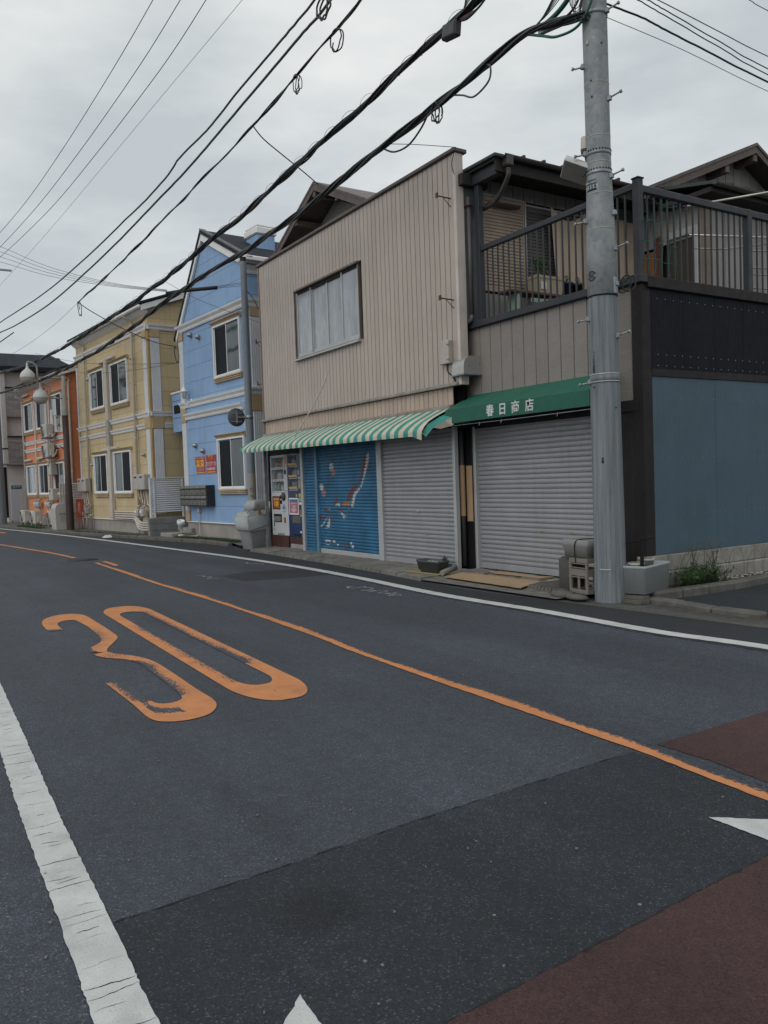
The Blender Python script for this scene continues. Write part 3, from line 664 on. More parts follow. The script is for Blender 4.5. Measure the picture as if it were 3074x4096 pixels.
box('corner_trim', -18.135, -18.092, 8.03, 8.30, 2.62, 6.695, mat('brown_trim', (0.22, 0.16, 0.13), 0.5, var=0.15, streak=0.2), shop, 0.008)
# upper window: frame, sill, four sliding panes
w = ob('window', None, shop)
x0, x1, z0, z1 = WIN
FR = mat('weathered_window_metal', (0.40, 0.41, 0.415), 0.4, metal=0.4, var=0.12, streak=0.15)
for (a, b, c, d) in ((x0, x0 + 0.04, z0, z1), (x1 - 0.02, x1, z0, z1)): box('frame', a, b, 8.045, 8.12, c, d, mat('brown_window_edge', (0.16, 0.125, 0.105), 0.5), w)
box('frame', x0 - 0.02, x1 + 0.02, 8.0, 8.12, z1 - 0.03, z1 + 0.012, MATS['brown_window_edge'], w)
m = MB(); m.prism([(7.965, z0 - 0.035), (8.10, z0 - 0.035), (8.10, z0 + 0.03), (8.02, z0 + 0.02), (7.965, z0 - 0.018)], x0 - 0.05, x1 + 0.05, 'x'); m.build('sill', FR, w)
box('track', x0 + 0.04, x1 - 0.035, 8.03, 8.10, z0 + 0.03, z0 + 0.055, FR, w, 0.004)
pw = (x1 - x0 - 0.07) / 4
for k in range(4):
    a = x0 + 0.038 + k * pw; dy = 0.0 if k in (0, 3) else 0.028
    box('pane', a + 0.03, a + pw - 0.012, 8.075 + dy, 8.082 + dy, z0 + 0.13, z1 - 0.06, PANE_PALE, w, 0)
    box('sash_bar', a, a + 0.034, 8.055 + dy, 8.085 + dy, z0 + 0.056, z1 - 0.05, FR, w, 0.004)
    box('sash_bar', a + pw - 0.016, a + pw + 0.004, 8.055 + dy, 8.085 + dy, z0 + 0.056, z1 - 0.05, FR, w, 0.003)
    box('sash_bar', a + 0.034, a + pw - 0.016, 8.06 + dy, 8.088 + dy, z0 + 0.056, z0 + 0.13, FR, w, 0.004)
box('window_head', x0 + 0.04, x1 - 0.035, 8.07, 8.14, z1 - 0.10, z1 - 0.03, DARKB, w, 0)
# gabled roof rising behind the false front
pk, pz = -16.7, 8.40
def gz(x): return pz - abs(x - pk) * 0.47 - 0.14
boards(shop, 'x', -18.9, -13.2, 0.27, 9.55, 0.03, 6.3, gz, HOUSEG, name='gable_board')
m = MB()
for sgn in (-1, 1):
    e = pk + sgn * 4.2; ez = pz - 4.2 * 0.47
    for (ya, yb, t) in ((8.85, 14.5, 0.06),):
        a = [(pk, pz), (e, ez), (e, ez - t), (pk, pz - t)]
        m.prism(a, ya, yb, 'y')
m.build('gable_roof', ROOFB, shop)
m = MB()
for sgn in (-1, 1):
    e = pk + sgn * 4.2; ez = pz - 4.2 * 0.47
    m.prism([(pk, pz - 0.062), (e, ez - 0.062), (e, ez - 0.20), (pk, pz - 0.20)], 8.86, 8.89, 'y')
m.build('bargeboard', mat('brown_bargeboard', (0.10, 0.075, 0.068), 0.6, var=0.2), shop)
for (px, dz) in ((pk - 0.03, 0.28), (pk - 1.0, 0.66), (pk - 1.9, 1.08), (pk + 1.0, 0.66), (pk + 1.9, 1.08)):
    box('purlin_end', px - 0.06, px + 0.06, 8.88, 9.55, pz - dz - 0.06, pz - dz + 0.07, WOOD, shop, 0.008)
# iron brackets of a lost sign
for (bx, bz) in ((-10.55, 6.02), (-10.55, 4.42)):
    br = MB().tube([(bx, 8.05, bz), (bx - 0.02, 7.80, bz + 0.015)], 0.011, 6).tube([(bx, 8.05, bz - 0.13), (bx, 7.90, bz)], 0.006, 6); br.box(bx - 0.04, bx + 0.01, 7.785, 7.805, bz - 0.02, bz + 0.055); br.build('bracket', RUST, shop)
for bz in (4.98, 3.98):
    br = MB().tube([(-18.13, 8.1, bz), (-18.45, 8.08, bz + 0.01)], 0.012, 6).tube([(-18.13, 8.1, bz - 0.22), (-18.42, 8.08, bz)], 0.008, 6); br.box(-18.47, -18.44, 8.06, 8.09, bz - 0.01, bz + 0.09); br.build('bracket', RUST, shop)
mbx = ob('meter_box', None, shop)
box('case', -10.86, -10.62, 7.96, 8.05, 3.42, 3.80, mat('beige_plastic', (0.40, 0.37, 0.33), 0.5, var=0.1), mbx, 0.012)
for q in (3.48, 3.72): box('hinge', -10.66, -10.60, 7.95, 7.975, q, q + 0.05, MATS['beige_plastic'], mbx, 0.006)
tube('cable', smooth([(-10.70, 8.0, 3.42), (-10.68, 7.99, 3.3), (-10.6, 8.03, 3.2), (-10.55, 8.05, 3.12)], 4), 0.012, BLACKC, mbx, 6)
tube('gable_wire', smooth([(-10.36, 8.0, 6.66), (-10.45, 8.02, 6.5), (-10.40, 8.03, 6.35)], 4), 0.006, BLACKC, shop, 5)
# ground floor: header, posts, shutters, machine bay
box('header', -18.15, -10.55, 8.13, 8.28, 2.38, 2.76, DARKB, shop, 0)
for (a, b, mm) in ((-18.29, -18.20, GALV), (-16.26, -16.16, ALUM), (-15.58, -15.49, mat('blue_painted_post', (0.10, 0.20, 0.30), 0.5, var=0.25, streak=0.2)), (-13.06, -12.90, ALUM), (-10.70, -10.63, ALUM)):
    box('post', a, b, 8.03, 8.12, 0.05, 2.42, mm, shop, 0.01)
shutter(shop, -16.16, -15.58, 8.085, 0.075, 2.40, 35, SHBLUE, 'narrow blue roller shutter beside the vending machines')
shutter(shop, -15.49, -13.06, 8.085, 0.075, 2.40, 35, MUR, 'blue roller shutter with a painted red and white ribbon', mural)
shutter(shop, -12.90, -10.70, 8.085, 0.075, 2.40, 30, SHGREY, 'plain grey roller shutter under the striped awning', None, ((-12.05, 0.62), (-11.55, 0.62)))
box('sticker', -11.05, -10.85, 8.066, 8.071, 0.10, 0.16, mat('blue_sticker', (0.05, 0.09, 0.2), 0.5), shop, 0)
ob('lock', MB().lathe([(0.03, 0), (0.03, 0.012), (0.0, 0.014)], n=10).mesh('lock', ALUM), shop, (-11.8, 8.082, 1.02), rot=(R(90), 0, 0))
box('bay_wall', -18.20, -16.26, 8.95, 9.0, 0.05, 2.5, DARKM, shop, 0)
box('bay_wall', -18.22, -18.19, 8.16, 8.95, 0.05, 2.5, DARKM, shop, 0)
box('bay_floor', -18.20, -16.26, 8.16, 8.95, 0.05, 0.09, CONCD, shop, 0)
REDB = mat('dark_red_board', (0.055, 0.022, 0.020), 0.7, var=0.2)
box('kick_board', -18.15, -17.22, 8.145, 8.17, 0.07, 0.355, REDB, shop, 0.006)
box('kick_board', -17.19, -16.30, 8.16, 8.18, 0.20, 0.355, REDB, shop, 0.006)
box('kick_board', -17.19, -16.30, 8.17, 8.6, 0.055, 0.19, CONC, shop, 0.02)
for q in range(4): box('rolled_slat', -18.18, -16.28, 8.12 + 0.004 * q, 8.14, 2.255 + q * 0.035, 2.286 + q * 0.035, DARKM, shop, 0.005)
# the striped awning
aw = ob('awning', None, shop)
AWG = mat('awning_green', (0.035, 0.235, 0.20), 0.65, var=0.15, vscale=4, grime=0.2)
AWC = mat('awning_cream', (0.50, 0.46, 0.37), 0.7, var=0.12, vscale=4, grime=0.25, grimecol=(0.2, 0.17, 0.12))
XL, XR = -18.12, -10.62; nst = 56; prof = [(8.04, 2.725), (7.93, 2.685), (7.80, 2.635), (7.66, 2.575), (7.54, 2.515), (7.45, 2.455), (7.405, 2.41), (7.395, 2.365), (7.40, 2.315)]
m = MB(); nx = nst * 3; rows = []
for i in range(nx + 1):
    x = XL + (XR - XL) * i / nx; row = []
    for k, (y, z) in enumerate(prof):
        t = k / (len(prof) - 1); sag = -0.020 * math.sin((x - XL) * math.pi / 0.94) ** 2 * math.sin(t * math.pi)
        wav = 0.010 * math.sin(x * 9.0) * (t ** 3); tilt = -0.055 * (x - XL) / (XR - XL) * t
        if x > XR - 0.30 and t > 0.5: tilt += -0.16 * (x - XR + 0.30) * (t - 0.5) * 3          # torn corner hangs down
        row.append(m._v((x, y + wav, z + sag + tilt)))
    rows.append(row)
for i in range(nx):
    for k in range(len(prof) - 1): m.idx([rows[i][k], rows[i][k + 1], rows[i + 1][k + 1], rows[i + 1][k]], (i // 3) % 2, True)
m.build('canvas', [AWG, AWC], aw)
m = MB(); fl = []
pts = [[(-10.63, 8.03, 2.67), (-10.63, 7.75, 2.56), (-10.63, 7.52, 2.44), (-10.66, 7.42, 2.30)], [(-10.5, 8.03, 2.66), (-10.48, 7.8, 2.56), (-10.50, 7.6, 2.42), (-10.60, 7.46, 2.24)], [(-10.36, 8.03, 2.66), (-10.34, 7.88, 2.58), (-10.4, 7.7, 2.48), (-10.52, 7.55, 2.38)], [(-10.3, 8.04, 2.62), (-10.3, 7.95, 2.50), (-10.36, 7.8, 2.40), (-10.48, 7.66, 2.36)]]
for a, b in zip(pts, pts[1:]):
    for k in range(3): m.face([a[k], a[k + 1], b[k + 1], b[k]], 0 if a is not pts[-2] else 1, True)
m.build('torn_flap', [AWG, AWC], aw)
m = MB(); m.tube([(XL, 7.42, 2.345), (XR, 7.42, 2.29)], 0.014, 6)
for x in (XL + 0.03, -15.5, -13.0, XR - 0.03): m.tube([(x, 8.06, 2.66), (x, 7.43, 2.34)], 0.011, 6)
m.build('frame', GALV, aw)
(tube('lamp_tube', [(-14.2, 7.62, 2.37), (-11.35, 7.62, 2.37)], 0.014, mat('tube_glass', (0.55, 0.56, 0.56), 0.3), shop, 8))
tube('pole_stub', smooth([(-15.35, 7.50, 2.55), (-14.75, 7.62, 3.10), (-14.35, 7.70, 3.55), (-14.22, 7.72, 3.78)], 4), [0.012] * 12 + [0.007], mat('pale_rod', (0.50, 0.49, 0.46), 0.5), shop, 6)
settle(shop, (-14.2, 8.1, 0))

# ---------------- corner shop with the green awning
cs = thing('corner_shop', 'grey corner shop with green awning and railed roof terrace', 'shop')
YF, XS = 8.35, -7.05
box('building_body', -10.50, -7.10, 8.44, 12.0, 0.0, 3.95, DARKB, cs, 0)
box('terrace_floor', -10.50, -7.10, 8.44, 16.0, 3.951, 4.0, CONCD, cs, 0)
boards(cs, 'x', -10.80, -7.22, 0.2555, YF, 0.05, 2.42, 3.955, SIDEG, gap=0.012, b=0.006)
box('shutter_header', -10.75, -7.1, 8.32, 8.44, 2.36, 2.50, DARKB, cs, 0)
shutter(cs, -10.45, -7.72, 8.385, 0.10, 2.40, 30, SHGREY, 'plain grey roller shutter under the green awning', None, ((-9.02, 0.74), (-8.40, 0.74)))
box('post', -10.51, -10.45, 8.31, 8.44, 0.06, 2.40, ALUM, cs, 0.008)
box('post', -7.72, -7.64, 8.33, 8.44, 0.06, 2.40, ALUM, cs, 0.008)
box('pillar', -10.98, -10.51, 8.30, 8.44, 0.05, 2.40, DARKM, cs, 0.01)
box('wall_panel', -7.64, -7.20, 8.34, 8.44, 0.10, 2.44, DARKB, cs, 0.004)
box('corner_post', -7.20, XS + 0.012, 8.325, 8.50, 0.10, 3.95, DARKB, cs, 0.008)
box('cap_rail', -10.80, XS + 0.05, 8.28, 8.42, 3.955, 4.06, RAILM, cs, 0.01)
box('cap_rail', XS - 0.06, XS + 0.055, 8.42, 16.0, 3.90, 4.045, DARKB, cs, 0.01)
box('junction_box', -7.62, -7.44, 8.27, 8.34, 2.0, 2.42, mat('cream_plastic', (0.42, 0.40, 0.37), 0.5), cs, 0.012)
m = MB(); m.tube([(-10.69, 8.22, 0.12), (-10.69, 8.22, 2.36)], 0.043, 12); m.build('drain_pipe', mat('grey_pipe', (0.055, 0.055, 0.058), 0.5), cs)
CARD = mat('cardboard', (0.36, 0.25, 0.15), 0.9, var=0.12, bump=0.15, bscale=40)
m = MB(); m.lathe([(0.049, 0.95), (0.049, 1.78)], (-10.69, 8.22, 0), 14); m.build('cardboard_wrap', CARD, cs)
m = MB(); m.box(-10.66, -10.515, 8.283, 8.298, 0.86, 1.77, 0, 0.002); m.build('cardboard_wrap', CARD, cs)
# vent hood
hd = ob('vent_hood', None, cs)
m = MB(); arc = [(8.35, 3.22), (7.99, 3.22), (7.99, 3.34)] + [(7.99 + 0.16 * (1 - math.cos(R(a))), 3.34 + 0.16 * math.sin(R(a))) for a in range(15, 91, 15)] + [(8.35, 3.50)]
m.prism(arc, -10.56, -10.26, 'x'); m.build('hood', mat('brushed_hood', (0.42, 0.42, 0.41), 0.35, metal=0.6, var=0.1), hd)
box('hood_rim', -10.575, -10.245, 7.975, 8.34, 3.195, 3.222, GALV, hd, 0.004)
# green awning with its lettering
ga = ob('awning', None, cs); ga['label'] = 'plain green awning with white shop name'
GRN = mat('green_canvas', (0.012, 0.100, 0.068), 0.6, var=0.10, vscale=3)
ax0, ax1, yf, yb = -10.53, -7.45, 7.80, 8.345
m = MB()
m.face([(ax0, yf, 2.655), (ax1, yf, 2.645), (ax1, yb, 2.905), (ax0, yb, 2.905)])
m.face([(ax0, yf, 2.44), (ax1, yf, 2.44), (ax1, yf, 2.645), (ax0, yf, 2.655)])
m.face([(ax1, yf, 2.44), (ax1, yb, 2.46), (ax1, yb, 2.905), (ax1, yf, 2.645)])
m.face([(ax0, yf, 2.44), (ax0, yf, 2.655), (ax0, yb, 2.905), (ax0, yb, 2.46)])
o = m.build('canvas', GRN, ga)
LET = mat('white_lettering', (0.55, 0.57, 0.56), 0.5)
for ch, x in zip('春日商店', (-9.42, -9.14, -8.86, -8.565)):
    lettering(ch, 0.182, LET, ga, (x, yf - 0.003, 2.544), (R(90), 0, 0), 0.0035)
m = MB(); m.tube([(ax0 + 0.1, 7.83, 2.40), (-8.9, 7.83, 2.393), (ax1 + 0.05, 7.83, 2.40)], 0.006, 5)
for x in (-9.7, -9.2, -8.05): m.tube(smooth([(x, 7.83, 2.41), (x + 0.02, 7.80, 2.37), (x - 0.03, 7.83, 2.36)], 4), 0.006, 5)
m.build('hanging_wire', GALV, ga)
m = MB(); m.tube([(ax0 + 0.02, yf + 0.02, 2.45), (ax1 - 0.02, yf + 0.02, 2.45)], 0.012, 6); m.tube([(ax0 + 0.05, yf + 0.02, 2.45), (ax0 + 0.05, yb, 2.47)], 0.012, 6); m.build('frame', GALV, ga)
# corrugated side wall, every sheet a part
CORB = mat('blue_corrugated', (0.064, 0.108, 0.143), 0.5, var=0.08, vscale=1.5, streak=0.15, grimecol=(0.05, 0.07, 0.08))
CORD = mat('dark_corrugated', (0.010, 0.011, 0.017), 0.5, var=0.15, spec=0.15)
def corrugated(y0, y1, z0, z1, m_, x=XS, amp=0.0045, pitch=0.032):
    n = int((y1 - y0) / pitch * 6); mb = MB(); a = []
    for i in range(n + 1):
        y = y0 + (y1 - y0) * i / n; d = amp * math.cos(2 * math.pi * (y - y0) / pitch)
        a.append((mb._v((x + d, y, z0)), mb._v((x + d, y, z1))))
    for p, q in zip(a, a[1:]): mb.idx([p[0], q[0], q[1], p[1]], 0, True)
    return mb.build('corrugated_sheet', m_, cs)
y = 8.503
while y < 15.5:
    w_ = 0.64
    corrugated(y, y + w_, 0.498 + random.uniform(0, 0.006), 2.83, CORB, XS + random.uniform(0, 0.003))
    corrugated(y, y + w_, 2.87, 3.90, CORD, XS + random.uniform(0.002, 0.006)); y += w_ - 0.003
box('girt', XS - 0.03, XS + 0.018, 8.50, 15.5, 2.79, 2.885, DARKB, cs, 0.004)
m = MB()
for z in (3.78, 3.07, 2.93):
    for k in range(44):
        yy = 8.62 + k * 0.16; m.T = Matrix.Translation((XS + 0.011, yy, z)) @ Matrix.Rotation(R(90), 4, 'Y'); m.lathe([(0.006, 0), (0.004, 0.006), (0, 0.007)], n=6)
for z in (2.52, 1.75, 1.0):
    for k in range(30):
        yy = 8.62 + k * 0.22; m.T = Matrix.Translation((XS + 0.007, yy, z)) @ Matrix.Rotation(R(90), 4, 'Y'); m.lathe([(0.005, 0), (0.003, 0.004), (0, 0.005)], n=6)
stuff(m.build('screw', ALUM, cs))
BLOCKM = mat('concrete_block', (0.255, 0.245, 0.225), 0.9, var=0.2, vscale=5, grime=0.4, streak=0.3, bump=0.4, bscale=40, obj_var=0.12)
y = 8.245; k = 0
while y < 15.5:
    box('block', XS - 0.09, XS + 0.035, y + 0.004, y + 0.456, 0.287, 0.494, BLOCKM, cs, 0.008); y += 0.46
y = 8.3
while y < 15.5:
    box('block', XS - 0.09, XS + 0.06 + random.uniform(-0.01, 0.01), y + 0.003, y + 0.557, 0.02, 0.283, BLOCKM, cs, 0.02); y += 0.56
# railing of the terrace
rl = ob('railing', None, cs)
box('post', -10.30, -10.20, 8.33, 8.43, 4.06, 6.40, RAILM, rl, 0.006)
box('post', -7.155, -7.055, 8.33, 8.43, 4.06, 5.26, RAILM, rl, 0.008); box('post_cap', -7.165, -7.045, 8.32, 8.44, 5.26, 5.28, RAILM, rl, 0.006)
box('top_rail', -10.20, -7.155, 8.345, 8.415, 5.14, 5.225, RAILM, rl, 0.01)
box('top_rail', -7.14, -7.07, 8.43, 16.0, 5.10, 5.195, RAILM, rl, 0.01)
for yy in (10.60, 12.85): box('post', -7.155, -7.065, yy, yy + 0.10, 4.045, 5.20, RAILM, rl, 0.008)
n = 24
bal = MB().box(-0.011, 0.011, -0.011, 0.011, 4.06, 5.14, 0, 0.003).mesh('baluster', RAILM)
for k in range(1, n): ob('baluster', bal, rl, (-10.20 + (3.015) * k / n, 8.38, 0))
yy = 8.44 + 0.125
while yy < 15.8:
    if not any(a - 0.03 < yy < a + 0.13 for a in (10.60, 12.85)): ob('baluster', bal, rl, (-7.115, yy, -0.02))
    yy += 0.128
# climbing net left on the railing
m = MB(); rn = random.Random(5); NETM = mat('green_net_cord', (0.02, 0.12, 0.11), 0.6)
for z in (4.25, 4.5, 4.75, 5.0):
    m.tube(smooth([(-7.06, 8.32, z)] + [(-7.055 + rn.uniform(0, 0.01), 8.45 + 0.12 * i, z + rn.uniform(-0.03, 0.03)) for i in range(6)], 4), 0.004, 4)
for i in range(5):
    m.tube(smooth([(-7.055, 8.48 + 0.14 * i + rn.uniform(-0.03, 0.03), 5.05 - 0.2 * j) for j in range(6)], 3), 0.0035, 4)
m.build('climbing_net', NETM, rl)
settle(cs, (-8.9, 8.4, 0))

# ------------------------------------------------------------------ house behind the terrace
bh = thing('grey_house', 'grey timber house with louvred shutters behind the roof terrace', 'house')
XA = -10.40
box('house_body', -16.5, -10.46, 8.6, 12.9, 3.9, 6.36, DARKB, bh, 0)
boards(bh, 'y', 8.50, 12.12, 0.242, XA, -0.05, 4.0, 6.36, HOUSEG, gap=0.014, name='wall_board', cut=(8.52, 12.0, 4.55, 6.13))
def louvre(y0, y1, z0, z1, n, m_, xf, lab=None):
    r = ob('louvred_shutter', None, bh)
    if lab: r['label'] = lab
    for (a, b, c, d) in ((y0, y0 + 0.035, z0, z1), (y1 - 0.035, y1, z0, z1), (y0 + 0.035, y1 - 0.035, z0, z0 + 0.06), (y0 + 0.035, y1 - 0.035, z1 - 0.07, z1)): box('stile', xf - 0.03, xf + 0.012, a, b, c, d, m_, r, 0.004)
    p = (z1 - z0 - 0.13) / n
    me = MB(); me.prism([(0.010, 0.0), (0.012, p * 0.25), (-0.006, p * 0.98), (-0.016, p * 0.98), (-0.016, 0.0)], y0 + 0.035, y1 - 0.035, 'y'); me = me.mesh('louvre_slat', m_)
    for k in range(n): ob('louvre_slat', me, r, (xf, 0, z0 + 0.06 + k * p))
LOUV = mat('tan_louvre', (0.36, 0.29, 0.225), 0.55, var=0.1, streak=0.1); LOUVD = mat('dark_louvre', (0.12, 0.11, 0.105), 0.6, var=0.1)
louvre(8.55, 9.44, 4.58, 6.10, 26, LOUV, XA + 0.02, 'tan louvred sliding shutter'); louvre(9.47, 10.96, 4.58, 6.05, 24, LOUVD, XA - 0.012, 'dark louvred sliding shutter behind the cloth')
box('door_frame', XA - 0.01, XA + 0.045, 8.52, 9.46, 6.10, 6.135, ALUM, bh, 0.004); box('door_frame', XA - 0.01, XA + 0.05, 9.44, 9.468, 4.56, 6.14, ALUM, bh, 0.004); box('door_frame', XA - 0.01, XA + 0.04, 9.468, 12.0, 6.05, 6.085, ALUM, bh, 0.004)
m = MB(); ny = 14; CL = mat('tan_sun_cloth', (0.42, 0.34, 0.26), 0.85, var=0.08)
for i in range(ny):
    def P(i, t):
        y = 9.9 + (12.1 - 9.9) * i / ny; top = 6.06 - 0.25 * math.exp(-i * 0.8) * 0 - 0.18 * math.sin(math.pi * min(1, i / 5)) * (1 if i < 5 else 0)
        x = XA + 0.18 + 0.03 * math.sin(i * 1.9); return (x, y + (0.12 * (1 - t) if i == 0 else 0), 4.32 + (top - 4.32) * t)
    for k in range(6): m.face([P(i, k / 6), P(i + 1, k / 6), P(i + 1, (k + 1) / 6), P(i, (k + 1) / 6)], 0, True)
m.build('sun_cloth', CL, bh)
# flat eave of the side wing, its fascia, gutter and seams
box('eave_roof', -11.2, -9.62, 8.20, 13.0, 6.40, 6.455, mat('green_black_roof', (0.035, 0.050, 0.048), 0.5, var=0.2), bh, 0.01)
box('soffit', -11.1, -9.66, 8.24, 12.9, 6.362, 6.398, DARKW, bh, 0)
box('fascia', -9.70, -9.66, 8.25, 12.9, 6.20, 6.36, DARKW, bh, 0.005); box('beam', -10.44, -10.30, 8.10, 8.62, 6.18, 6.36, DARKW, bh, 0.008); box('beam', -10.30, -9.70, 8.30, 8.42, 6.18, 6.36, RAILM, bh, 0.008)
yy = 8.75
while yy < 12.8: box('roof_seam', -11.2, -9.59, yy, yy + 0.05, 6.456, 6.50, MATS['green_black_roof'], bh, 0.008); yy += 0.42
def half_gutter(pts, r, m_, name='gutter', n=8):
    mb = MB(); P = [Vector(p) for p in pts]; t = (P[-1] - P[0]).normalized(); u = t.cross(Vector((0, 0, 1))).normalized(); rings = []
    for p in P: rings.append([mb._v(p + u * r * math.cos(math.pi + math.pi * k / n) + Vector((0, 0, 1)) * r * math.sin(math.pi + math.pi * k / n)) for k in range(n + 1)])
    for a, b in zip(rings, rings[1:]):
        for k in range(n): mb.idx([a[k], a[k + 1], b[k + 1], b[k]], 0, True)
    return mb.build(name, m_, bh)
half_gutter([(-9.58, 8.32, 6.43), (-9.58, 13.0, 6.40)], 0.055, GUTTER)
dp = ob('downpipe', None, bh)
m = MB(); m.box(-9.66, -9.52, 8.36, 8.50, 6.26, 6.44, 0, 0.02); m.box(-9.63, -9.55, 8.39, 8.47, 6.20, 6.26, 0, 0.02); m.build('hopper', GUTTER, dp)
tube('pipe', smooth([(-9.59, 8.43, 6.22), (-9.60, 8.43, 6.12), (-9.75, 8.45, 5.98), (-9.98, 8.48, 5.86), (-10.30, 8.50, 5.84)], 4), 0.038, GUTTER, dp, 8)
m = MB(); m.box(-10.43, -10.31, 8.21, 8.33, 5.86, 6.02, 0, 0.02); m.build('hopper', GUTTER, dp)
tube('pipe', [(-10.37, 8.27, 5.88), (-10.37, 8.27, 4.14)], 0.036, mat('grey_brown_pipe', (0.085, 0.075, 0.075), 0.5), dp, 10)
tube('pipe', smooth([(-10.37, 8.27, 4.16), (-10.37, 8.25, 4.08), (-10.55, 8.24, 4.04), (-10.64, 8.25, 3.98), (-10.64, 8.27, 3.85)], 4), 0.036, MATS['grey_brown_pipe'], dp, 10)
tube('pipe', [(-10.64, 8.27, 3.88), (-10.64, 8.27, 3.5)], 0.036, MATS['grey_brown_pipe'], dp, 10); tube('pipe', [(-10.66, 8.27, 3.2), (-10.66, 8.27, 2.45)], 0.04, MATS['grey_brown_pipe'], dp, 10)
half_gutter([(-10.28, 8.62, 5.98), (-10.28, 9.25, 5.99)], 0.05, GUTTER)
box('corner_strip', -10.50, -10.42, 8.22, 8.50, 4.05, 6.3, mat('slate_panel', (0.10, 0.115, 0.125), 0.6), bh, 0.006)
# rear wing: wall facing the road, wall along the side street, gable above
box('house_body', -10.2, -8.92, 12.2, 22, 3.9, 6.2, DARKB, bh, 0)
boards(bh, 'x', -10.35, -8.85, 0.25, 12.10, 0.05, 4.0, 6.2, HOUSEG, gap=0.014, name='wall_board', cut=(-10.2, -9.2, 4.0, 5.55))
boards(bh, 'y', 12.10, 20.0, 0.25, -8.83, -0.05, 4.0, 6.2, HOUSEG, gap=0.014, name='wall_board')
box('corner_strip', -8.93, -8.80, 12.07, 12.16, 4.0, 6.2, mat('brown_corner', (0.17, 0.135, 0.11), 0.6), bh, 0.006)
box('lintel', -9.6, -8.98, 12.05, 12.10, 5.60, 5.72, ALUM, bh, 0.006); box('door_frame', -9.05, -8.97, 12.04, 12.12, 4.0, 5.70, ALUM, bh, 0.006)
box('door', -9.62, -9.05, 12.12, 12.15, 4.0, 5.60, mat('dark_door', (0.05, 0.042, 0.036), 0.4), bh, 0.004)
ORB = mat('orange_plywood', (0.22, 0.095, 0.03), 0.7, var=0.15, vscale=6)
box('plywood_board', -10.32, -9.85, 12.0, 12.03, 4.0, 5.47, ORB, bh, 0.003); box('plywood_board', -9.82, -9.70, 12.02, 12.05, 4.0, 5.7, mat('red_plywood', (0.11, 0.045, 0.025), 0.7), bh, 0.003)
m = MB(); m.prism([(-9.6, 6.42), (-8.5, 6.20), (-8.5, 6.25), (-9.6, 6.48)], 11.80, 20, 'y'); m.build('eave_roof', MATS['green_black_roof'], bh)
box('soffit', -9.6, -8.54, 11.84, 19.9, 6.10, 6.18, DARKW, bh, 0)
half_gutter([(-8.47, 11.82, 6.22), (-8.47, 20, 6.20)], 0.055, GUTTER)
yy = 12.3
while yy < 19: m = MB(); m.prism([(-9.6, 6.482), (-8.46, 6.254), (-8.46, 6.29), (-9.6, 6.52)], yy, yy + 0.05, 'y'); m.build('roof_seam', MATS['green_black_roof'], bh); yy += 0.42
gy, gzp = 14.55, 7.72
def gz2(y): return gzp - abs(y - gy) * (0.42 if y < gy else 0.5) - 0.12
boards(bh, 'y', 11.9, 17.6, 0.255, -9.95, -0.05, 6.2, gz2, HOUSEG, gap=0.014, name='gable_board')
m = MB()
for (ye, k) in ((11.4, 0.42), (18.2, 0.5)):
    ze = gzp - abs(ye - gy) * k; m.prism([(gy, gzp), (ye, ze), (ye, ze - 0.06), (gy, gzp - 0.06)], -15, -9.48, 'x')
m.build('gable_roof', ROOFB, bh)
m = MB()
for (ye, k) in ((11.4, 0.42), (18.2, 0.5)):
    ze = gzp - abs(ye - gy) * k; m.prism([(gy, gzp - 0.062), (ye, ze - 0.062), (ye, ze - 0.19), (gy, gzp - 0.19)], -9.53, -9.50, 'x')
m.build('bargeboard', MATS['brown_bargeboard'], bh)
for (y_, dz) in ((gy, 0.27), (gy - 0.85, 0.62), (gy - 2.1, 1.14), (gy + 0.9, 0.72)): box('purlin_end', -9.95, -9.52, y_ - 0.06, y_ + 0.06, gzp - dz - 0.07, gzp - dz + 0.06, WOOD, bh, 0.008)
half_gutter([(-11.5, 11.42, 6.36), (-9.62, 11.42, 6.36)], 0.05, GUTTER)
settle(bh, (-10.4, 12.0, 3.95))
# things on the terrace
dk = thing('plant_bench', 'low wooden bench behind the railing with planters on it', 'bench')
box('board', -10.25, -9.95, 8.72, 10.5, 4.50, 4.54, mat('reddish_wood', (0.10, 0.055, 0.04), 0.8, var=0.2), dk, 0.005)
for y_ in (8.9, 9.6, 10.4): box('leg', -10.22, -9.98, y_, y_ + 0.05, 4.0, 4.50, mat('pale_green_slat', (0.25, 0.33, 0.28), 0.6), dk, 0.005)
for k in range(7): box('slat', -9.97, -9.95, 9.2 + k * 0.09, 9.24 + k * 0.09, 4.06, 4.42, MATS['pale_green_slat'], dk, 0.003)
box('rail', -9.955, -9.93, 9.15, 9.9, 4.36, 4.43, MATS['pale_green_slat'], dk, 0.004)
settle(dk, (-10.1, 9.6, 4.0))
pl = thing('planter_box', 'beige planter trough with a green shrub on the terrace bench', 'planter', (-10.1, 9.62, 4.54))
m = MB()
for (w0, w1, z0, z1) in ((0.26, 0.30, 0, 0.24), (0.31, 0.31, 0.24, 0.285)):
    a = [(-0.11 if z0 == 0 else -0.14, -w0), (0.11 if z0 == 0 else 0.14, -w0), (0.11 if z0 == 0 else 0.14, w0), (-0.11 if z0 == 0 else -0.14, w0)]
    b = [(-0.13 if z0 == 0 else -0.14, -w1), (0.13 if z0 == 0 else 0.14, -w1), (0.13 if z0 == 0 else 0.14, w1), (-0.13 if z0 == 0 else -0.14, w1)]
    for i in range(4): j = (i + 1) % 4; m.face([(*a[i], z0), (*a[j], z0), (*b[j], z1), (*b[i], z1)])
    m.face([(*q, z1) for q in b])
m.build('trough', mat('beige_planter', (0.33, 0.28, 0.21), 0.7, var=0.1), pl)
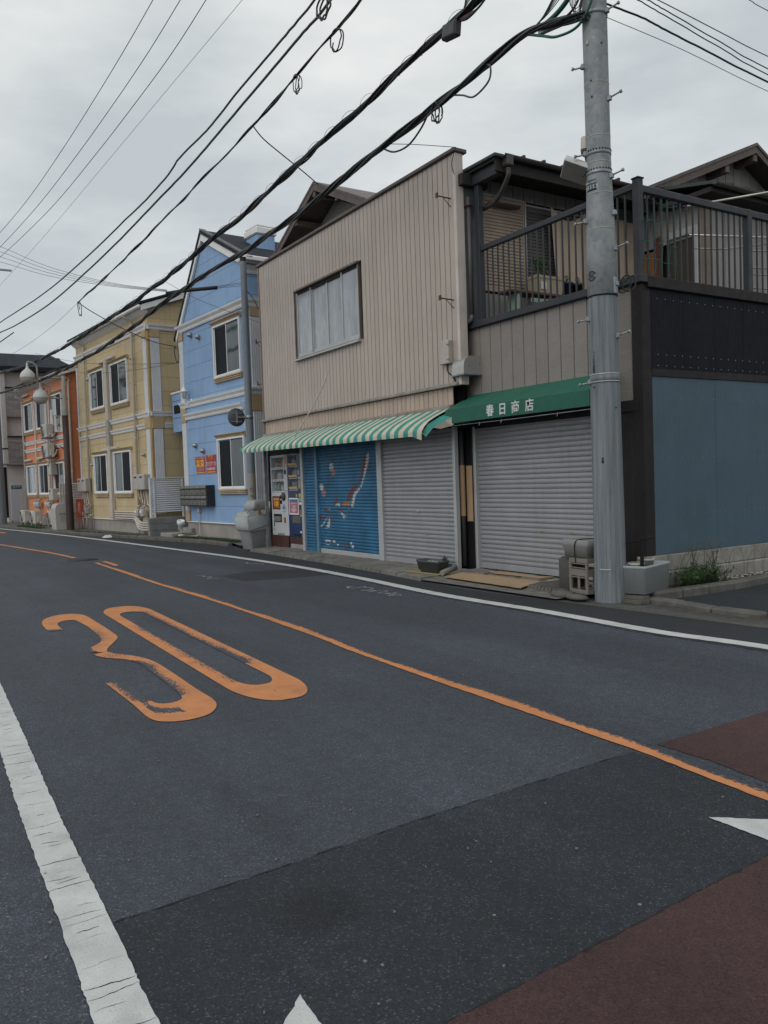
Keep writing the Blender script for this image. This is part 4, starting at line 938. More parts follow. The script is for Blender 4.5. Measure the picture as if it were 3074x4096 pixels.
box('label', 0.128, 0.133, -0.22, -0.10, 0.06, 0.18, mat('paper', (0.5, 0.5, 0.48), 0.7), pl, 0)
LEAF = mat('leaf_green', (0.052, 0.10, 0.032), 0.6, var=0.35, vscale=18); LEAF2 = mat('leaf_dark', (0.028, 0.062, 0.02), 0.6, var=0.35, vscale=18); STEM = mat('stem', (0.05, 0.055, 0.025), 0.8)
def foliage(cx, cy, cz, rx, ry, rz, n, size, seed, up=0.4):
    """many small folded leaves spread through an uneven volume"""
    rn = random.Random(seed); mb = MB()
    lobes = [(rn.uniform(-0.55, 0.55), rn.uniform(-0.55, 0.55), rn.uniform(-0.5, 0.6), rn.uniform(0.35, 0.6)) for _ in range(9)]
    for _ in range(n):
        lx, ly, lz, lr = rn.choice(lobes)
        d = Vector((rn.gauss(0, 1), rn.gauss(0, 1), rn.gauss(0, 1))).normalized() * lr * rn.random() ** 0.4
        p = Vector((cx + (lx + d.x) * rx, cy + (ly + d.y) * ry, cz + max(-1, lz + d.z) * rz))
        dr = Vector((d.x, d.y, d.z + up + rn.uniform(-0.6, 0.6))).normalized(); sd = dr.cross(Vector((rn.uniform(-1, 1), rn.uniform(-1, 1), 1))).normalized(); s = size * rn.uniform(0.6, 1.4)
        a, b, c, e = p, p + dr * s * 0.5 + sd * s * 0.15, p + dr * s, p + dr * s * 0.5 - sd * s * 0.15 + Vector((0, 0, 0.05 * s))
        mi = 0 if rn.random() < 0.6 else 1
        mb.face([a, b, c], mi); mb.face([a, c, e], mi)
    return mb
foliage(0, -0.12, 0.42, 0.13, 0.17, 0.16, 260, 0.07, 3).build('shrub', [LEAF, LEAF2], pl)
MB().tube(smooth([(0, -0.1, 0.28), (0.02, -0.12, 0.42), (-0.01, -0.12, 0.55)], 3), [0.008] * 6 + [0.003], 5).build('stem', STEM, pl)
for (y_, mm, lab) in ((10.08, mat('navy_pot', (0.018, 0.022, 0.045), 0.5), 'dark navy pot beside the beige planter on the terrace'), (10.34, mat('black_pot', (0.012, 0.012, 0.016), 0.5), 'black pot nearest the utility pole on the terrace bench')):
    q = thing('flower_pot', lab, 'pot', (-10.08, y_, 4.54)); MB().lathe([(0.0, 0), (0.08, 0), (0.10, 0.2), (0.115, 0.2), (0.115, 0.24), (0.10, 0.24), (0.098, 0.21), (0, 0.21)], n=16).build('pot', mm, q)
    foliage(0, 0, 0.28, 0.05, 0.05, 0.09, 40, 0.05, 9).build('twigs', [STEM, LEAF2], q)
# laundry poles at the right end of the terrace
for (pts, lab) in (([(-8.3, 10.8, 5.62), (-6.6, 12.2, 5.72)], 'thin metal laundry pole with a blue peg above the side railing'), ([(-8.1, 10.6, 5.12), (-7.5, 12.6, 5.15)], 'thick laundry pole end behind the side balusters')):
    lp = thing('laundry_pole', lab, 'pole'); tube('pole', pts, 0.016, mat('pale_steel', (0.5, 0.48, 0.44), 0.35, metal=0.5), lp, 8)
    a, b = Vector(pts[0]), Vector(pts[1]); tube('end_cap', [a, a + (b - a).normalized() * 0.05], 0.02, BLACKC, lp, 8)
    if '5.62' in str(pts):
        pg = a + (b - a) * 0.6; m = MB(); m.T = Matrix.Translation(pg) @ Matrix.Rotation(0.6, 4, 'Z'); m.box(-0.012, 0.0, -0.006, 0.006, -0.03, 0.06); m.box(0.002, 0.014, -0.006, 0.006, -0.02, 0.065); m.build('peg', mat('blue_plastic', (0.1, 0.25, 0.45), 0.4), lp)
    settle(lp, a)
rk = thing('drying_rack', 'grey tubular drying rack behind the side railing', 'rack')
STL = mat('rack_steel', (0.30, 0.28, 0.25), 0.4, metal=0.5)
for (a, b) in (((-7.9, 11.2, 4.0), (-7.9, 11.2, 4.95)), ((-7.9, 11.2, 4.92), (-7.5, 11.9, 5.0)), ((-7.9, 11.2, 4.92), (-8.2, 10.9, 4.98)), ((-7.5, 11.9, 4.0), (-7.5, 11.9, 5.1)), ((-7.6, 11.4, 4.6), (-7.4, 12.6, 4.62)), ((-7.6, 11.4, 4.5), (-7.4, 12.6, 4.52)), ((-7.6, 11.4, 4.85), (-7.4, 12.6, 4.9)), ((-7.6, 11.5, 4.3), (-7.4, 12.6, 4.3))): tube('tube', [a, b], 0.012, STL, rk, 6)
settle(rk, (-7.8, 11.5, 4.0))

# ------------------------------------------------------------------ row houses along the bend
TAN = mat('tan_trim', (0.42, 0.31, 0.18), 0.6, var=0.12, streak=0.2, grimecol=(0.15, 0.1, 0.06))
TRIM = mat('white_trim', (0.74, 0.74, 0.73), 0.55, var=0.06, streak=0.15, grimecol=(0.25, 0.2, 0.17))
LOUVW = mat('pale_louvre', (0.58, 0.60, 0.63), 0.5, var=0.06)
PIPEW = mat('cream_pipe', (0.46, 0.42, 0.37), 0.5, var=0.08)
BOXW = mat('cream_box', (0.38, 0.365, 0.34), 0.5, var=0.08, streak=0.15)
SLATE = mat('slate_roof', (0.030, 0.034, 0.042), 0.85, var=0.2, spec=0.15)
STEELV = mat('steel_vent', (0.33, 0.33, 0.33), 0.35, metal=0.6)
def clip(poly, lines):
    """keep z <= a*u + b for every (a, b)"""
    for (a, b) in lines:
        out = []
        for (p, q) in zip(poly, poly[1:] + poly[:1]):
            fp, fq = a * p[0] + b - p[1], a * q[0] + b - q[1]
            if fp >= 0: out.append(p)
            if fp * fq < 0: t = fp / (fp - fq); out.append((p[0] + (q[0] - p[0]) * t, p[1] + (q[1] - p[1]) * t))
        poly = out
        if len(poly) < 3: return None
    return poly
def panels(parent, us, z0, z1, h, face, m, axis='y', lines=(), thick=0.03, gap=0.007):
    """fibre-cement panels: every panel a part; front wall: axis 'y'; side wall: axis 'x'"""
    n = max(1, round((z1 - z0) / h)); h = (z1 - z0) / n
    for a, b in zip(us, us[1:]):
        for k in range(n):
            za, zb = z0 + k * h + gap / 2, z0 + (k + 1) * h - gap / 2
            poly = clip([(a + gap / 2, za), (b - gap / 2, za), (b - gap / 2, zb), (a + gap / 2, zb)], lines)
            if poly: MB().prism(poly, face, face + thick, axis).build('wall_panel', m, parent)
BELT = [(0, 0.0), (0.03, 0.0), (0.045, 0.03), (0.05, 0.06), (0.09, 0.11), (0.10, 0.145), (0, 0.145)]
def belt(parent, a, b, z, s=1.0, side=None, u=0.0, m=None, h=1.0):
    mb = MB()
    if side is None: mb.prism([(-d * s, z + q * s * h) for d, q in BELT], a, b, 'x')
    else: mb.prism([(u + d * s, z + q * s * h) for d, q in BELT], a, b, 'y')
    return mb.build('belt_moulding', m or TRIM, parent)
def window(parent, u0, u1, z0, z1, kinds, head=True, sill=True, v=0.0):
    w = ob('window', None, parent)
    f = 0.055
    for (a, b, c, d) in ((u0, u0 + f, z0, z1), (u1 - f, u1, z0, z1), (u0 + f, u1 - f, z0, z0 + f), (u0 + f, u1 - f, z1 - f, z1)): box('frame', a, b, v - 0.075, v, c, d, WHITEM, w, 0.008)
    n = len(kinds); pw_ = (u1 - u0 - 2 * f) / n
    for k, mm in enumerate(kinds):
        a = u0 + f + k * pw_; dv = -0.045 if k == n - 1 else -0.022
        box('pane', a + 0.02, a + pw_ - 0.02, v + dv, v + dv + 0.008, z0 + f + 0.03, z1 - f - 0.03, mm, w, 0)
        for (q0, q1) in ((a, a + 0.028), (a + pw_ - 0.028, a + pw_)): box('sash_bar', q0, q1, v + dv - 0.012, v + dv + 0.012, z0 + f, z1 - f, WHITEM, w, 0.004)
        box('sash_bar', a + 0.028, a + pw_ - 0.028, v + dv - 0.012, v + dv + 0.012, z0 + f, z0 + f + 0.03, WHITEM, w, 0.004)
    if head: MB().prism([(v, z1 + 0.01), (v - 0.05, z1 + 0.01), (v - 0.06, z1 + 0.04), (v - 0.12, z1 + 0.09), (v - 0.12, z1 + 0.11), (v, z1 + 0.12)], u0 - 0.08, u1 + 0.08, 'x').build('head_trim', TAN, w)
    if sill:
        for k in range(3): box('sill', u0 - 0.01, u1 + 0.01, v - 0.09 + 0.012 * k, v, z0 - 0.045 * (k + 1) + 0.004, z0 - 0.045 * k - 0.004, TAN, w, 0.01)
    return w
def vent(parent, u, z, v=0.0, r=0.065):
    mb = MB(); mb.T = Matrix.Translation((u, v, z)) @ Matrix.Rotation(R(90), 4, 'X')
    mb.lathe([(r * 0.95, 0.0), (r, 0.02), (r * 0.96, 0.06), (r * 0.75, 0.10), (r * 0.4, 0.125), (0.0, 0.13)], n=14); return mb.build('vent_cap', STEELV, parent)
def pilaster(parent, u0, u1, z0, z1, v=0.0, side=None):
    """fluted corner board"""
    mb = MB(); n = 6
    if side is None:
        w_ = (u1 - u0) / n
        for k in range(n): mb.box(u0 + k * w_ + 0.006, u0 + (k + 1) * w_ - 0.006, v - 0.035, v - 0.02, z0, z1, 0, 0.005)
        mb.box(u0, u1, v - 0.024, v + 0.0, z0, z1)
    else:
        w_ = (u1 - u0) / n
        for k in range(n): mb.box(side + 0.02, side + 0.035, u0 + k * w_ + 0.006, u0 + (k + 1) * w_ - 0.006, z0, z1, 0, 0.005)
        mb.box(side, side + 0.024, u0, u1, z0, z1)
    return mb.build('pilaster', LOUVW, parent)
def capital(parent, u0, u1, z0, z1, v=0.0, side=None):
    if side is None: return box('capital', u0, u1, v - 0.05, v, z0, z1, TAN, parent, 0.01)
    return box('capital', side, side + 0.05, u0, u1, z0, z1, TAN, parent, 0.01)

# ---- blue house
BLUEM = mat('blue_panel', (0.235, 0.37, 0.58), 0.6, var=0.08, vscale=1.5, streak=0.25, bump=0.12, bscale=120, obj_var=0.035, grimecol=(0.10, 0.16, 0.25))
BL = (-4.10, 0.38); PKU, PKZ = -2.06, 8.75
bl = thing('blue_house', 'pale blue gabled house with white mouldings behind the steel pole', 'house', (-20.36, 8.45, 0), R(3.8))
LN = [(1.20, PKZ - 0.10 + 1.20 * 2.06), (-0.50, PKZ - 0.10 - 0.50 * 2.06)]
MB().prism(clip([(BL[0] + 0.02, 0.5), (BL[1] - 0.02, 0.5), (BL[1] - 0.02, 9), (BL[0] + 0.02, 9)], LN), 0.031, 9.0, 'y').build('house_body', BLUEM, bl)
panels(bl, [BL[0], -2.5, BL[1]], 0.53, 8.8, 0.46, 0.0, BLUEM, 'y', LN)
panels(bl, [0.02, 3.0, 6.0], 0.53, 7.45, 0.46, BL[1] - 0.02, BLUEM, 'x', (), 0.025)
box('foundation', BL[0] + 0.03, BL[1] - 0.03, 0.02, 9, 0.0, 0.53, FOUND, bl, 0); box('base_flashing', BL[0], BL[1] + 0.02, -0.03, 0.02, 0.50, 0.53, TRIM, bl, 0.004)
def roof_slab(parent, u0, z0, u1, z1, va, vb, t, m, name='roof'): return MB().prism([(u0, z0), (u1, z1), (u1, z1 - t), (u0, z0 - t)], va, vb, 'y').build(name, m, parent)
roof_slab(bl, PKU, PKZ + 0.04, -4.30, PKZ + 0.04 - 1.20 * 2.24, -0.10, 9.3, 0.10, SLATE); roof_slab(bl, PKU, PKZ + 0.04, 0.78, PKZ + 0.04 - 0.50 * 2.84, -0.10, 9.3, 0.10, SLATE)
roof_slab(bl, PKU, PKZ - 0.062, -4.20, PKZ - 0.062 - 1.20 * 2.14, -0.07, -0.01, 0.17, TRIM, 'bargeboard'); roof_slab(bl, PKU, PKZ - 0.062, 0.45, PKZ - 0.062 - 0.50 * 2.51, -0.07, -0.01, 0.20, TRIM, 'bargeboard')
roof_slab(bl, PKU, PKZ + 0.075, 0.80, PKZ + 0.075 - 0.50 * 2.86, -0.11, 0.05, 0.035, mat('ridge_metal', (0.07, 0.07, 0.075), 0.5), 'verge_cap')
box('eave_gutter', BL[1] + 0.02, BL[1] + 0.42, -0.2, 9.0, 7.28, 7.42, TRIM, bl, 0.03); belt(bl, -0.06, 9.0, 7.05, 1.4, side=True, u=BL[1])
belt(bl, BL[0] - 0.05, BL[1] + 0.1, 6.20, 1.35); belt(bl, -0.1, 9, 6.20, 1.35, side=True, u=BL[1])
belt(bl, BL[0] - 0.03, BL[1] + 0.1, 3.93, 1.2); belt(bl, -0.1, 9, 3.93, 1.2, side=True, u=BL[1])
belt(bl, BL[0] + 0.32, BL[1] - 0.3, 3.565, 1.25)
pilaster(bl, BL[0], BL[0] + 0.31, 4.1, 5.95); capital(bl, BL[0], BL[0] + 0.32, 5.955, 6.195); capital(bl, BL[0] - 0.01, BL[0] + 0.32, 3.50, 3.93); pilaster(bl, BL[0], BL[0] + 0.31, 0.86, 3.5); capital(bl, BL[0], BL[0] + 0.32, 0.54, 0.86)
pilaster(bl, 0.10, 0.46, 4.1, 5.95, side=BL[1]); capital(bl, 0.09, 0.48, 5.955, 6.195, side=BL[1]); pilaster(bl, 0.10, 0.46, 0.86, 3.5, side=BL[1]); capital(bl, 0.06, 0.50, 3.50, 3.93, side=BL[1]); capital(bl, 0.09, 0.48, 0.54, 0.86, side=BL[1])
window(bl, -1.58, 0.10, 4.55, 5.99, [PANE_DARK, PANE_MID]); window(bl, -1.58, 0.10, 1.46, 2.88, [PANE_DARK, PANE_MID])
for (u, z) in ((-3.18, 6.03), (-2.61, 5.88), (-3.15, 2.78), (-2.61, 2.60)): vent(bl, u, z, 0.0, 0.08)
ch = ob('chimney', None, bl); box('shaft', -1.28, -0.62, 0.95, 1.5, 7.7, 8.46, BLUEM, ch, 0.01); box('chimney_cap', -1.33, -0.57, 0.90, 1.55, 8.46, 8.66, TRIM, ch, 0.03); box('chimney_cap', -1.30, -0.60, 0.93, 1.52, 8.66, 8.73, TRIM, ch, 0.02)
an = ob('side_annex', None, bl); box('wall', -5.1, BL[0], 0.08, 1.2, 3.28, 4.47, BLUEM, an, 0.01); box('coping', -5.13, BL[0], 0.05, 1.25, 4.47, 4.53, TRIM, an, 0.01); box('plaque', -4.92, -4.46, 0.055, 0.08, 3.86, 4.12, DARKM, an, 0.02)
box('joint', -5.1, BL[0], 0.072, 0.08, 4.25, 4.257, DARKM, an, 0); box('joint', -5.1, BL[0], 0.072, 0.08, 3.72, 3.727, DARKM, an, 0)
# carriage lantern
la = ob('wall_lantern', None, bl)
m = MB(); m.T = Matrix.Translation((-3.52, -0.16, 4.20)); m.lathe([(0.03, -0.02), (0.05, 0.0), (0.055, 0.01)], n=6); m.lathe([(0.11, 0.20), (0.10, 0.23), (0.035, 0.31), (0.02, 0.33), (0.02, 0.38), (0.0, 0.42)], n=6); m.lathe([(0.018, -0.09), (0.03, -0.04), (0.03, -0.02)], n=6)
for k in range(6): a = math.pi / 3 * k; m.tube([(0.052 * math.cos(a), 0.052 * math.sin(a), 0.01), (0.095 * math.cos(a), 0.095 * math.sin(a), 0.20)], 0.006, 4)
m.T = None; m.tube(smooth([(-3.52, -0.16, 4.12), (-3.50, -0.14, 4.03), (-3.42, -0.08, 4.03), (-3.36, -0.03, 4.12)], 4), 0.018, 6); m.T = Matrix.Translation((-3.35, -0.002, 4.12)) @ Matrix.Rotation(R(90), 4, 'X'); m.lathe([(0.06, 0), (0.06, 0.02), (0, 0.035)], n=10)
m.build('lantern_frame', WHITEM, la); m = MB(); m.lathe([(0.045, 0.015), (0.085, 0.195)], (-3.52, -0.16, 4.20), 6); m.build('lantern_glass', mat('lantern_pane', (0.4, 0.4, 0.38), 0.3), la)
# letter boxes: two rows of five
MBX = mat('mailbox_metal', (0.15, 0.145, 0.135), 0.45, metal=0.4, var=0.12); MBD = mat('mailbox_dark', (0.022, 0.025, 0.03), 0.5)
mbk = ob('mailbox_bank', None, bl); box('case', -3.95, -1.98, -0.26, 0.0, 1.0, 1.6, MBD, mbk, 0.01)
for r_ in range(2):
    for c_ in range(5):
        u = -3.94 + c_ * 0.388; z = 1.01 + (1 - r_) * 0.295
        mm = MB(); mm.box(u + 0.012, u + 0.376, -0.278, -0.261, z + 0.01, z + 0.165, 0, 0.008); mm.prism([(-0.262, z + 0.20), (-0.29, z + 0.215), (-0.262, z + 0.288)], u + 0.012, u + 0.376, 'x'); mm.build('mailbox', MBX, mbk)
        mm = MB(); mm.T = Matrix.Translation((u + 0.19, -0.279, z + 0.06)) @ Matrix.Rotation(R(90), 4, 'X'); mm.lathe([(0.022, 0), (0.02, 0.012), (0, 0.014)], n=8); mm.build('lock', MBD, mbk)
# two red rental posters
PRED = mat('poster_red', (0.36, 0.035, 0.035), 0.6); PYEL = mat('poster_yellow', (0.60, 0.36, 0.04), 0.6); PWH = mat('poster_white', (0.52, 0.50, 0.49), 0.6)
po = thing('rental_poster', 'red and yellow rental poster with big zeros on the blue wall', 'poster', (-20.36, 8.45, 0), R(3.8))
m = MB(); m.prism([(-3.34, 2.44), (-2.58, 2.44), (-2.58, 1.94), (-3.18, 1.94), (-3.20, 2.12)], -0.012, -0.004, 'y'); m.build('sheet', PRED, po)
m = MB(); m.prism([(-3.28, 2.34), (-2.60, 2.34), (-2.60, 2.15), (-3.22, 2.15)], -0.015, -0.0125, 'y'); m.build('print_band', PYEL, po); box('print_band', -3.16, -2.6, -0.015, -0.0125, 1.955, 1.985, PYEL, po, 0)
def fl(txt, u, z, size, m_, root, bold=0.0): return lettering(txt, size, m_, root, (u, -0.0165, z), (R(90), 0, 0), bold, depth=0.0008)
fl('アパート・マンション', -2.95, 2.39, 0.075, PWH, po, 0.002); fl('0・0・0', -2.90, 2.245, 0.20, PRED, po, 0.010); 
for z in (2.12, 2.085, 2.05, 2.015): box('print_line', -3.14, -2.62, -0.0145, -0.0125, z, z + 0.02, mat('poster_smallprint', (0.36, 0.20, 0.21), 0.6), po, 0)
po = thing('management_poster', 'red management poster with yellow heading beside the blue house window', 'poster', (-20.36, 8.45, 0), R(3.8))
m = MB(); m.box(-2.48, -1.80, -0.012, -0.004, 1.94, 2.46); m.build('sheet', PRED, po); box('print_band', -2.42, -1.86, -0.015, -0.0125, 1.955, 1.985, PYEL, po, 0)
fl('管 理', -2.14, 2.375, 0.15, PYEL, po, 0.006); fl('㈱バジリカ', -2.14, 2.20, 0.14, PWH, po, 0.004); fl('03-5803-5555', -2.14, 2.06, 0.10, PWH, po, 0.004)
cj = ob('junction_conduit', None, bl); box('box', -3.10, -2.98, -0.09, 0, 0.80, 0.93, PIPEW, cj, 0.01); tube('conduit', smooth([(-3.03, -0.05, 0.80), (-3.03, -0.06, 0.4), (-3.0, -0.08, 0.2), (-3.06, -0.12, 0.115), (-3.3, -0.2, 0.10), (-3.7, -0.35, 0.10)], 5), 0.018, PIPEW, cj, 6)

# ---- yellow house
YELM = mat('yellow_panel', (0.50, 0.395, 0.235), 0.65, var=0.09, vscale=1.5, streak=0.28, bump=0.12, bscale=120, obj_var=0.04, grimecol=(0.22, 0.15, 0.06))
ye = thing('yellow_house', 'ochre yellow two-storey house with white bands and drainpipes', 'house', (-25.65, 7.57, 0), R(4.6))
UL = -7.5
MB().prism([(0.031, 0.5), (8.0, 0.5), (8.0, 7.3), (4.0, 8.7), (0.031, 7.3)], UL + 0.03, -0.03, 'x').build('house_body', YELM, ye)
panels(ye, [UL, -5.2, -2.55, 0.0], 0.52, 7.28, 0.45, 0.0, YELM)
panels(ye, [0.02, 3.1, 6.2], 0.52, 8.7, 0.455, -0.028, YELM, 'x', [(0.355, 7.27), (-0.355, 7.27 + 8 * 0.355)], 0.028)
box('foundation', UL + 0.03, -0.03, 0.02, 8, 0.0, 0.52, FOUND, ye, 0); box('base_flashing', UL, -0.2, -0.03, 0.02, 0.495, 0.52, TRIM, ye, 0.004)
MB().prism([(-0.28, 7.27), (4.0, 8.80), (4.0, 8.86), (-0.28, 7.33)], UL - 0.12, 0.20, 'x').build('roof', SLATE, ye); MB().prism([(8.4, 7.22), (4.0, 8.80), (4.0, 8.90), (8.4, 7.32)], UL - 0.2, 0.32, 'x').build('roof', SLATE, ye)
MB().prism([(-0.20, 7.08), (4.0, 8.59), (4.0, 8.79), (-0.20, 7.25)], 0.06, 0.16, 'x').build('bargeboard', TRIM, ye)
box('eave_gutter', UL - 0.1, 0.10, -0.30, -0.18, 7.16, 7.26, TRIM, ye, 0.03); MB().prism([(0, 7.02), (-0.06, 7.05), (-0.17, 7.15), (-0.17, 7.20), (0, 7.20)], UL, 0.06, 'x').build('cornice', TRIM, ye)
box('roof_light', -5.2, -4.4, 3.0, 3.8, 8.5, 8.95, ALUM, ye, 0.02)
for (z, s) in ((6.52, 1.15), (3.82, 1.0)): belt(ye, UL - 0.03, 0.1, z, s); belt(ye, -0.1, 7.8, z, s, side=True, u=0.0)
belt(ye, UL + 0.18, -0.48, 3.46, 0.95); belt(ye, 0.42, 7.8, 3.46, 0.95, side=True, u=0.0)
pilaster(ye, -0.40, -0.10, 3.98, 6.28); capital(ye, -0.42, -0.08, 6.285, 6.515); capital(ye, -0.47, -0.02, 3.44, 3.815); pilaster(ye, -0.40, -0.10, 0.75, 3.43); capital(ye, -0.42, -0.08, 0.525, 0.75)
pilaster(ye, 0.06, 0.36, 3.98, 6.28, side=0.0); capital(ye, 0.05, 0.37, 6.285, 6.515, side=0.0); capital(ye, 0.0, 0.40, 3.44, 3.815, side=0.0); pilaster(ye, 0.06, 0.36, 0.75, 3.43, side=0.0)
box('corner_strip', -0.06, 0.03, -0.03, 0.04, 0.53, 6.5, mat('ochre_corner', (0.38, 0.25, 0.09), 0.6), ye, 0.008)
pilaster(ye, UL, UL + 0.13, 3.98, 6.28); capital(ye, UL - 0.01, UL + 0.15, 6.285, 6.515); capital(ye, UL - 0.01, UL + 0.16, 3.42, 3.815); pilaster(ye, UL, UL + 0.13, 0.75, 3.42)
window(ye, -5.82, -4.26, 4.48, 5.86, [PANE_MID, PANE_DARK]); window(ye, -3.56, -1.84, 4.46, 5.88, [PANE_DARK, PANE_MID]); window(ye, -5.80, -4.28, 1.43, 2.84, [PANE_MID, PANE_DARK]); window(ye, -3.58, -1.86, 1.42, 2.86, [PANE_MID, PANE_DARK])
def downspout(parent, u, z0, z1, v=-0.09):
    o = tube('downspout', smooth([(u, -0.34, z1), (u, -0.30, z1 - 0.08), (u, v, z1 - 0.22), (u, v, z1 - 0.4)], 3) + [Vector((u, v, z0))], 0.042, PIPEW, parent, 10)
    mb = MB()
    for k in range(4): z = z0 + 0.5 + (z1 - z0 - 1.0) * k / 3; mb.lathe([(0.048, z), (0.05, z + 0.02), (0.048, z + 0.05)], (u, v, 0), 10); mb.box(u - 0.01, u + 0.01, v, 0.0, z + 0.015, z + 0.035)
    mb.build('pipe_clip', PIPEW, o)
downspout(ye, -6.27, 0.10, 7.15); downspout(ye, -1.18, 0.95, 7.15)
dc = ob('pipe_duct', None, ye); box('riser', -3.96, -3.72, -0.14, -0.0, 0.55, 6.05, PIPEW, dc, 0.02); box('riser_joint', -3.97, -3.71, -0.15, 0.0, 3.1, 4.0, mat('grey_duct', (0.30, 0.28, 0.26), 0.6), dc, 0.02)
for (z,) in ((6.08,), (2.97,)):
    box('branch', -4.62, -3.96, -0.12, 0, z - 0.06, z + 0.05, PIPEW, dc, 0.03); box('branch', -3.72, -3.08, -0.12, 0, z - 0.04, z + 0.07, PIPEW, dc, 0.03)
for (u, z) in ((-0.67, 2.64), (-5.95, 2.5), (-6.45, 2.70), (-6.0, 5.66), (-1.35, 5.80)): vent(ye, u, z)
for (u, lab) in ((-1.22, 0), (-7.30, 1)):
    mb_ = ob('meter_cabinet', None, ye)
    for k in range(2): box('meter_case', u + k * 0.50, u + k * 0.50 + 0.47, -0.24, 0.0, 1.52, 2.02, BOXW, mb_, 0.02); box('meter_window', u + k * 0.50 + 0.1, u + k * 0.5 + 0.3, -0.246, -0.24, 1.9, 1.95, DARKM, mb_, 0)
    m = MB()
    for k in range(4): x_ = u + 0.15 + k * 0.22; m.tube(smooth([(x_, -0.12, 1.52), (x_ + 0.02, -0.12, 1.3), (x_ + 0.12, -0.10, 1.15 - 0.04 * k), (x_ + 0.3, -0.08, 1.12 - 0.04 * k)], 4), 0.022 if k % 2 else 0.016, 6)
    m.build('pipe', PIPEW, mb_); m = MB()
    for k in range(3): x_ = u + 0.25 + k * 0.22; m.tube(smooth([(x_, -0.1, 1.52), (x_ + 0.05, -0.11, 1.2), (x_ - 0.02, -0.12, 1.0)], 4), 0.012, 5)
    m.build('cable', mat('brown_cable', (0.10, 0.07, 0.05), 0.7), mb_)
def gas_meter(parent, u, z, v=-0.16):
    g = ob('gas_meter', None, parent); GM = mat('meter_grey', (0.36, 0.36, 0.35), 0.5, var=0.1)
    box('body', u - 0.12, u + 0.12, v - 0.09, v + 0.09, z, z + 0.24, GM, g, 0.03); box('dial', u - 0.07, u + 0.07, v - 0.105, v - 0.09, z + 0.12, z + 0.20, WHITEM, g, 0.01)
    m = MB(); m.tube([(u - 0.07, v, z + 0.24), (u - 0.07, v, z + 0.33), (u - 0.07, -0.02, z + 0.36)], 0.022, 8); m.tube([(u + 0.07, v, z + 0.24), (u + 0.07, v, z + 0.34), (u + 0.2, v, z + 0.36)], 0.022, 8); m.tube([(u + 0.02, v, z), (u + 0.02, v, 0.1)], 0.02, 8); m.build('pipe', PIPEW, g)
for u in (-1.08, -0.62, -7.05, -6.60): gas_meter(ye, u, 0.66)
pb = ob('pipe_bundle', None, ye)
for k in range(4):
    z = 0.79 - k * 0.075; d = k * 0.03
    tube('pipe', smooth([(-3.62, -0.07, z), (-2.4, -0.08, z), (-1.55 - d, -0.10, z), (-1.25 - d, -0.14, z - 0.12), (-0.95 - d, -0.18, z - 0.28), (-0.55, -0.20, z - 0.33), (-0.02, -0.18, z - 0.31)], 6), 0.034, PIPEW, pb, 8)
# ---- fence and block wall in the gap
fe = thing('louvre_fence', 'pale slatted fence on the block wall between yellow and blue houses', 'fence', (-25.3, 7.30, 0), R(4))
for k in range(16): MB().prism([(0.0, 0), (0.03, 0.012), (0.03, 0.024), (0.0, 0.058)], 0.03, 1.75, 'y').build('slat', LOUVW, fe, (0, 0, 0.80 + k * 0.066))
for y_ in (0.0, 0.12, 1.05, 1.72): box('post', -0.03, 0.045, y_, y_ + 0.05, 0.62, 1.88, LOUVW, fe, 0.006)
box('rail', -0.02, 0.05, 0.0, 1.78, 1.862, 1.885, LOUVW, fe, 0.004)
gw = thing('block_wall', 'low dark concrete block wall under the slatted fence', 'wall', (-25.2, 7.22, 0), R(4))
GB = mat('grey_block', (0.20, 0.205, 0.21), 0.9, var=0.2, grime=0.3, bump=0.4)
for r_ in range(3):
    y_ = -0.02 - 0.2 * (r_ % 2)
    while y_ < 1.9: box('block', -0.07, 0.07, max(-0.02, y_) + 0.003, y_ + 0.397, 0.06 + r_ * 0.195, 0.06 + r_ * 0.195 + 0.19, GB, gw, 0.006); y_ += 0.40
stp = thing('concrete_step', 'low concrete step before the gap between the houses', 'step', (-24.75, 7.42, 0.0), R(4)); box('tread', 0, 0.9, 0, 0.62, 0.08, 0.2, CONC, stp, 0.015); box('tread', 0.02, 0.9, 0.63, 1.2, 0.08, 0.32, CONC, stp, 0.015)
# ---- orange house
ORM = mat('orange_panel', (0.58, 0.215, 0.105), 0.6, var=0.08, vscale=1.5, streak=0.12, bump=0.12, bscale=120, obj_var=0.025, grimecol=(0.3, 0.12, 0.05))
orh = thing('orange_house', 'orange two-storey house beyond the yellow house', 'house', (-34.27, 6.885, 0), R(5.4))
a_, b_ = -6.95, -0.45
MB().prism([(0.031, 0.5), (7.0, 0.5), (7.0, 6.4), (3.5, 7.6), (0.031, 6.4)], a_ + 0.03, b_ - 0.03, 'x').build('house_body', ORM, orh)
panels(orh, [a_, -4.9, -2.7, b_], 0.52, 6.38, 0.45, 0.0, ORM); panels(orh, [0.02, 3.5, 7.0], 0.52, 7.5, 0.455, b_ - 0.028, ORM, 'x', [(0.34, 6.37), (-0.34, 6.37 + 7 * 0.34)], 0.028)
box('foundation', a_ + 0.03, b_ - 0.03, 0.02, 7, 0, 0.52, FOUND, orh, 0)
MB().prism([(-0.40, 6.33), (3.5, 7.66), (3.5, 7.76), (-0.40, 6.43)], a_ - 0.2, b_ + 0.3, 'x').build('roof', SLATE, orh); MB().prism([(-0.28, 6.17), (3.5, 7.46), (3.5, 7.65), (-0.28, 6.36)], b_ + 0.1, b_ + 0.25, 'x').build('bargeboard', TRIM, orh)
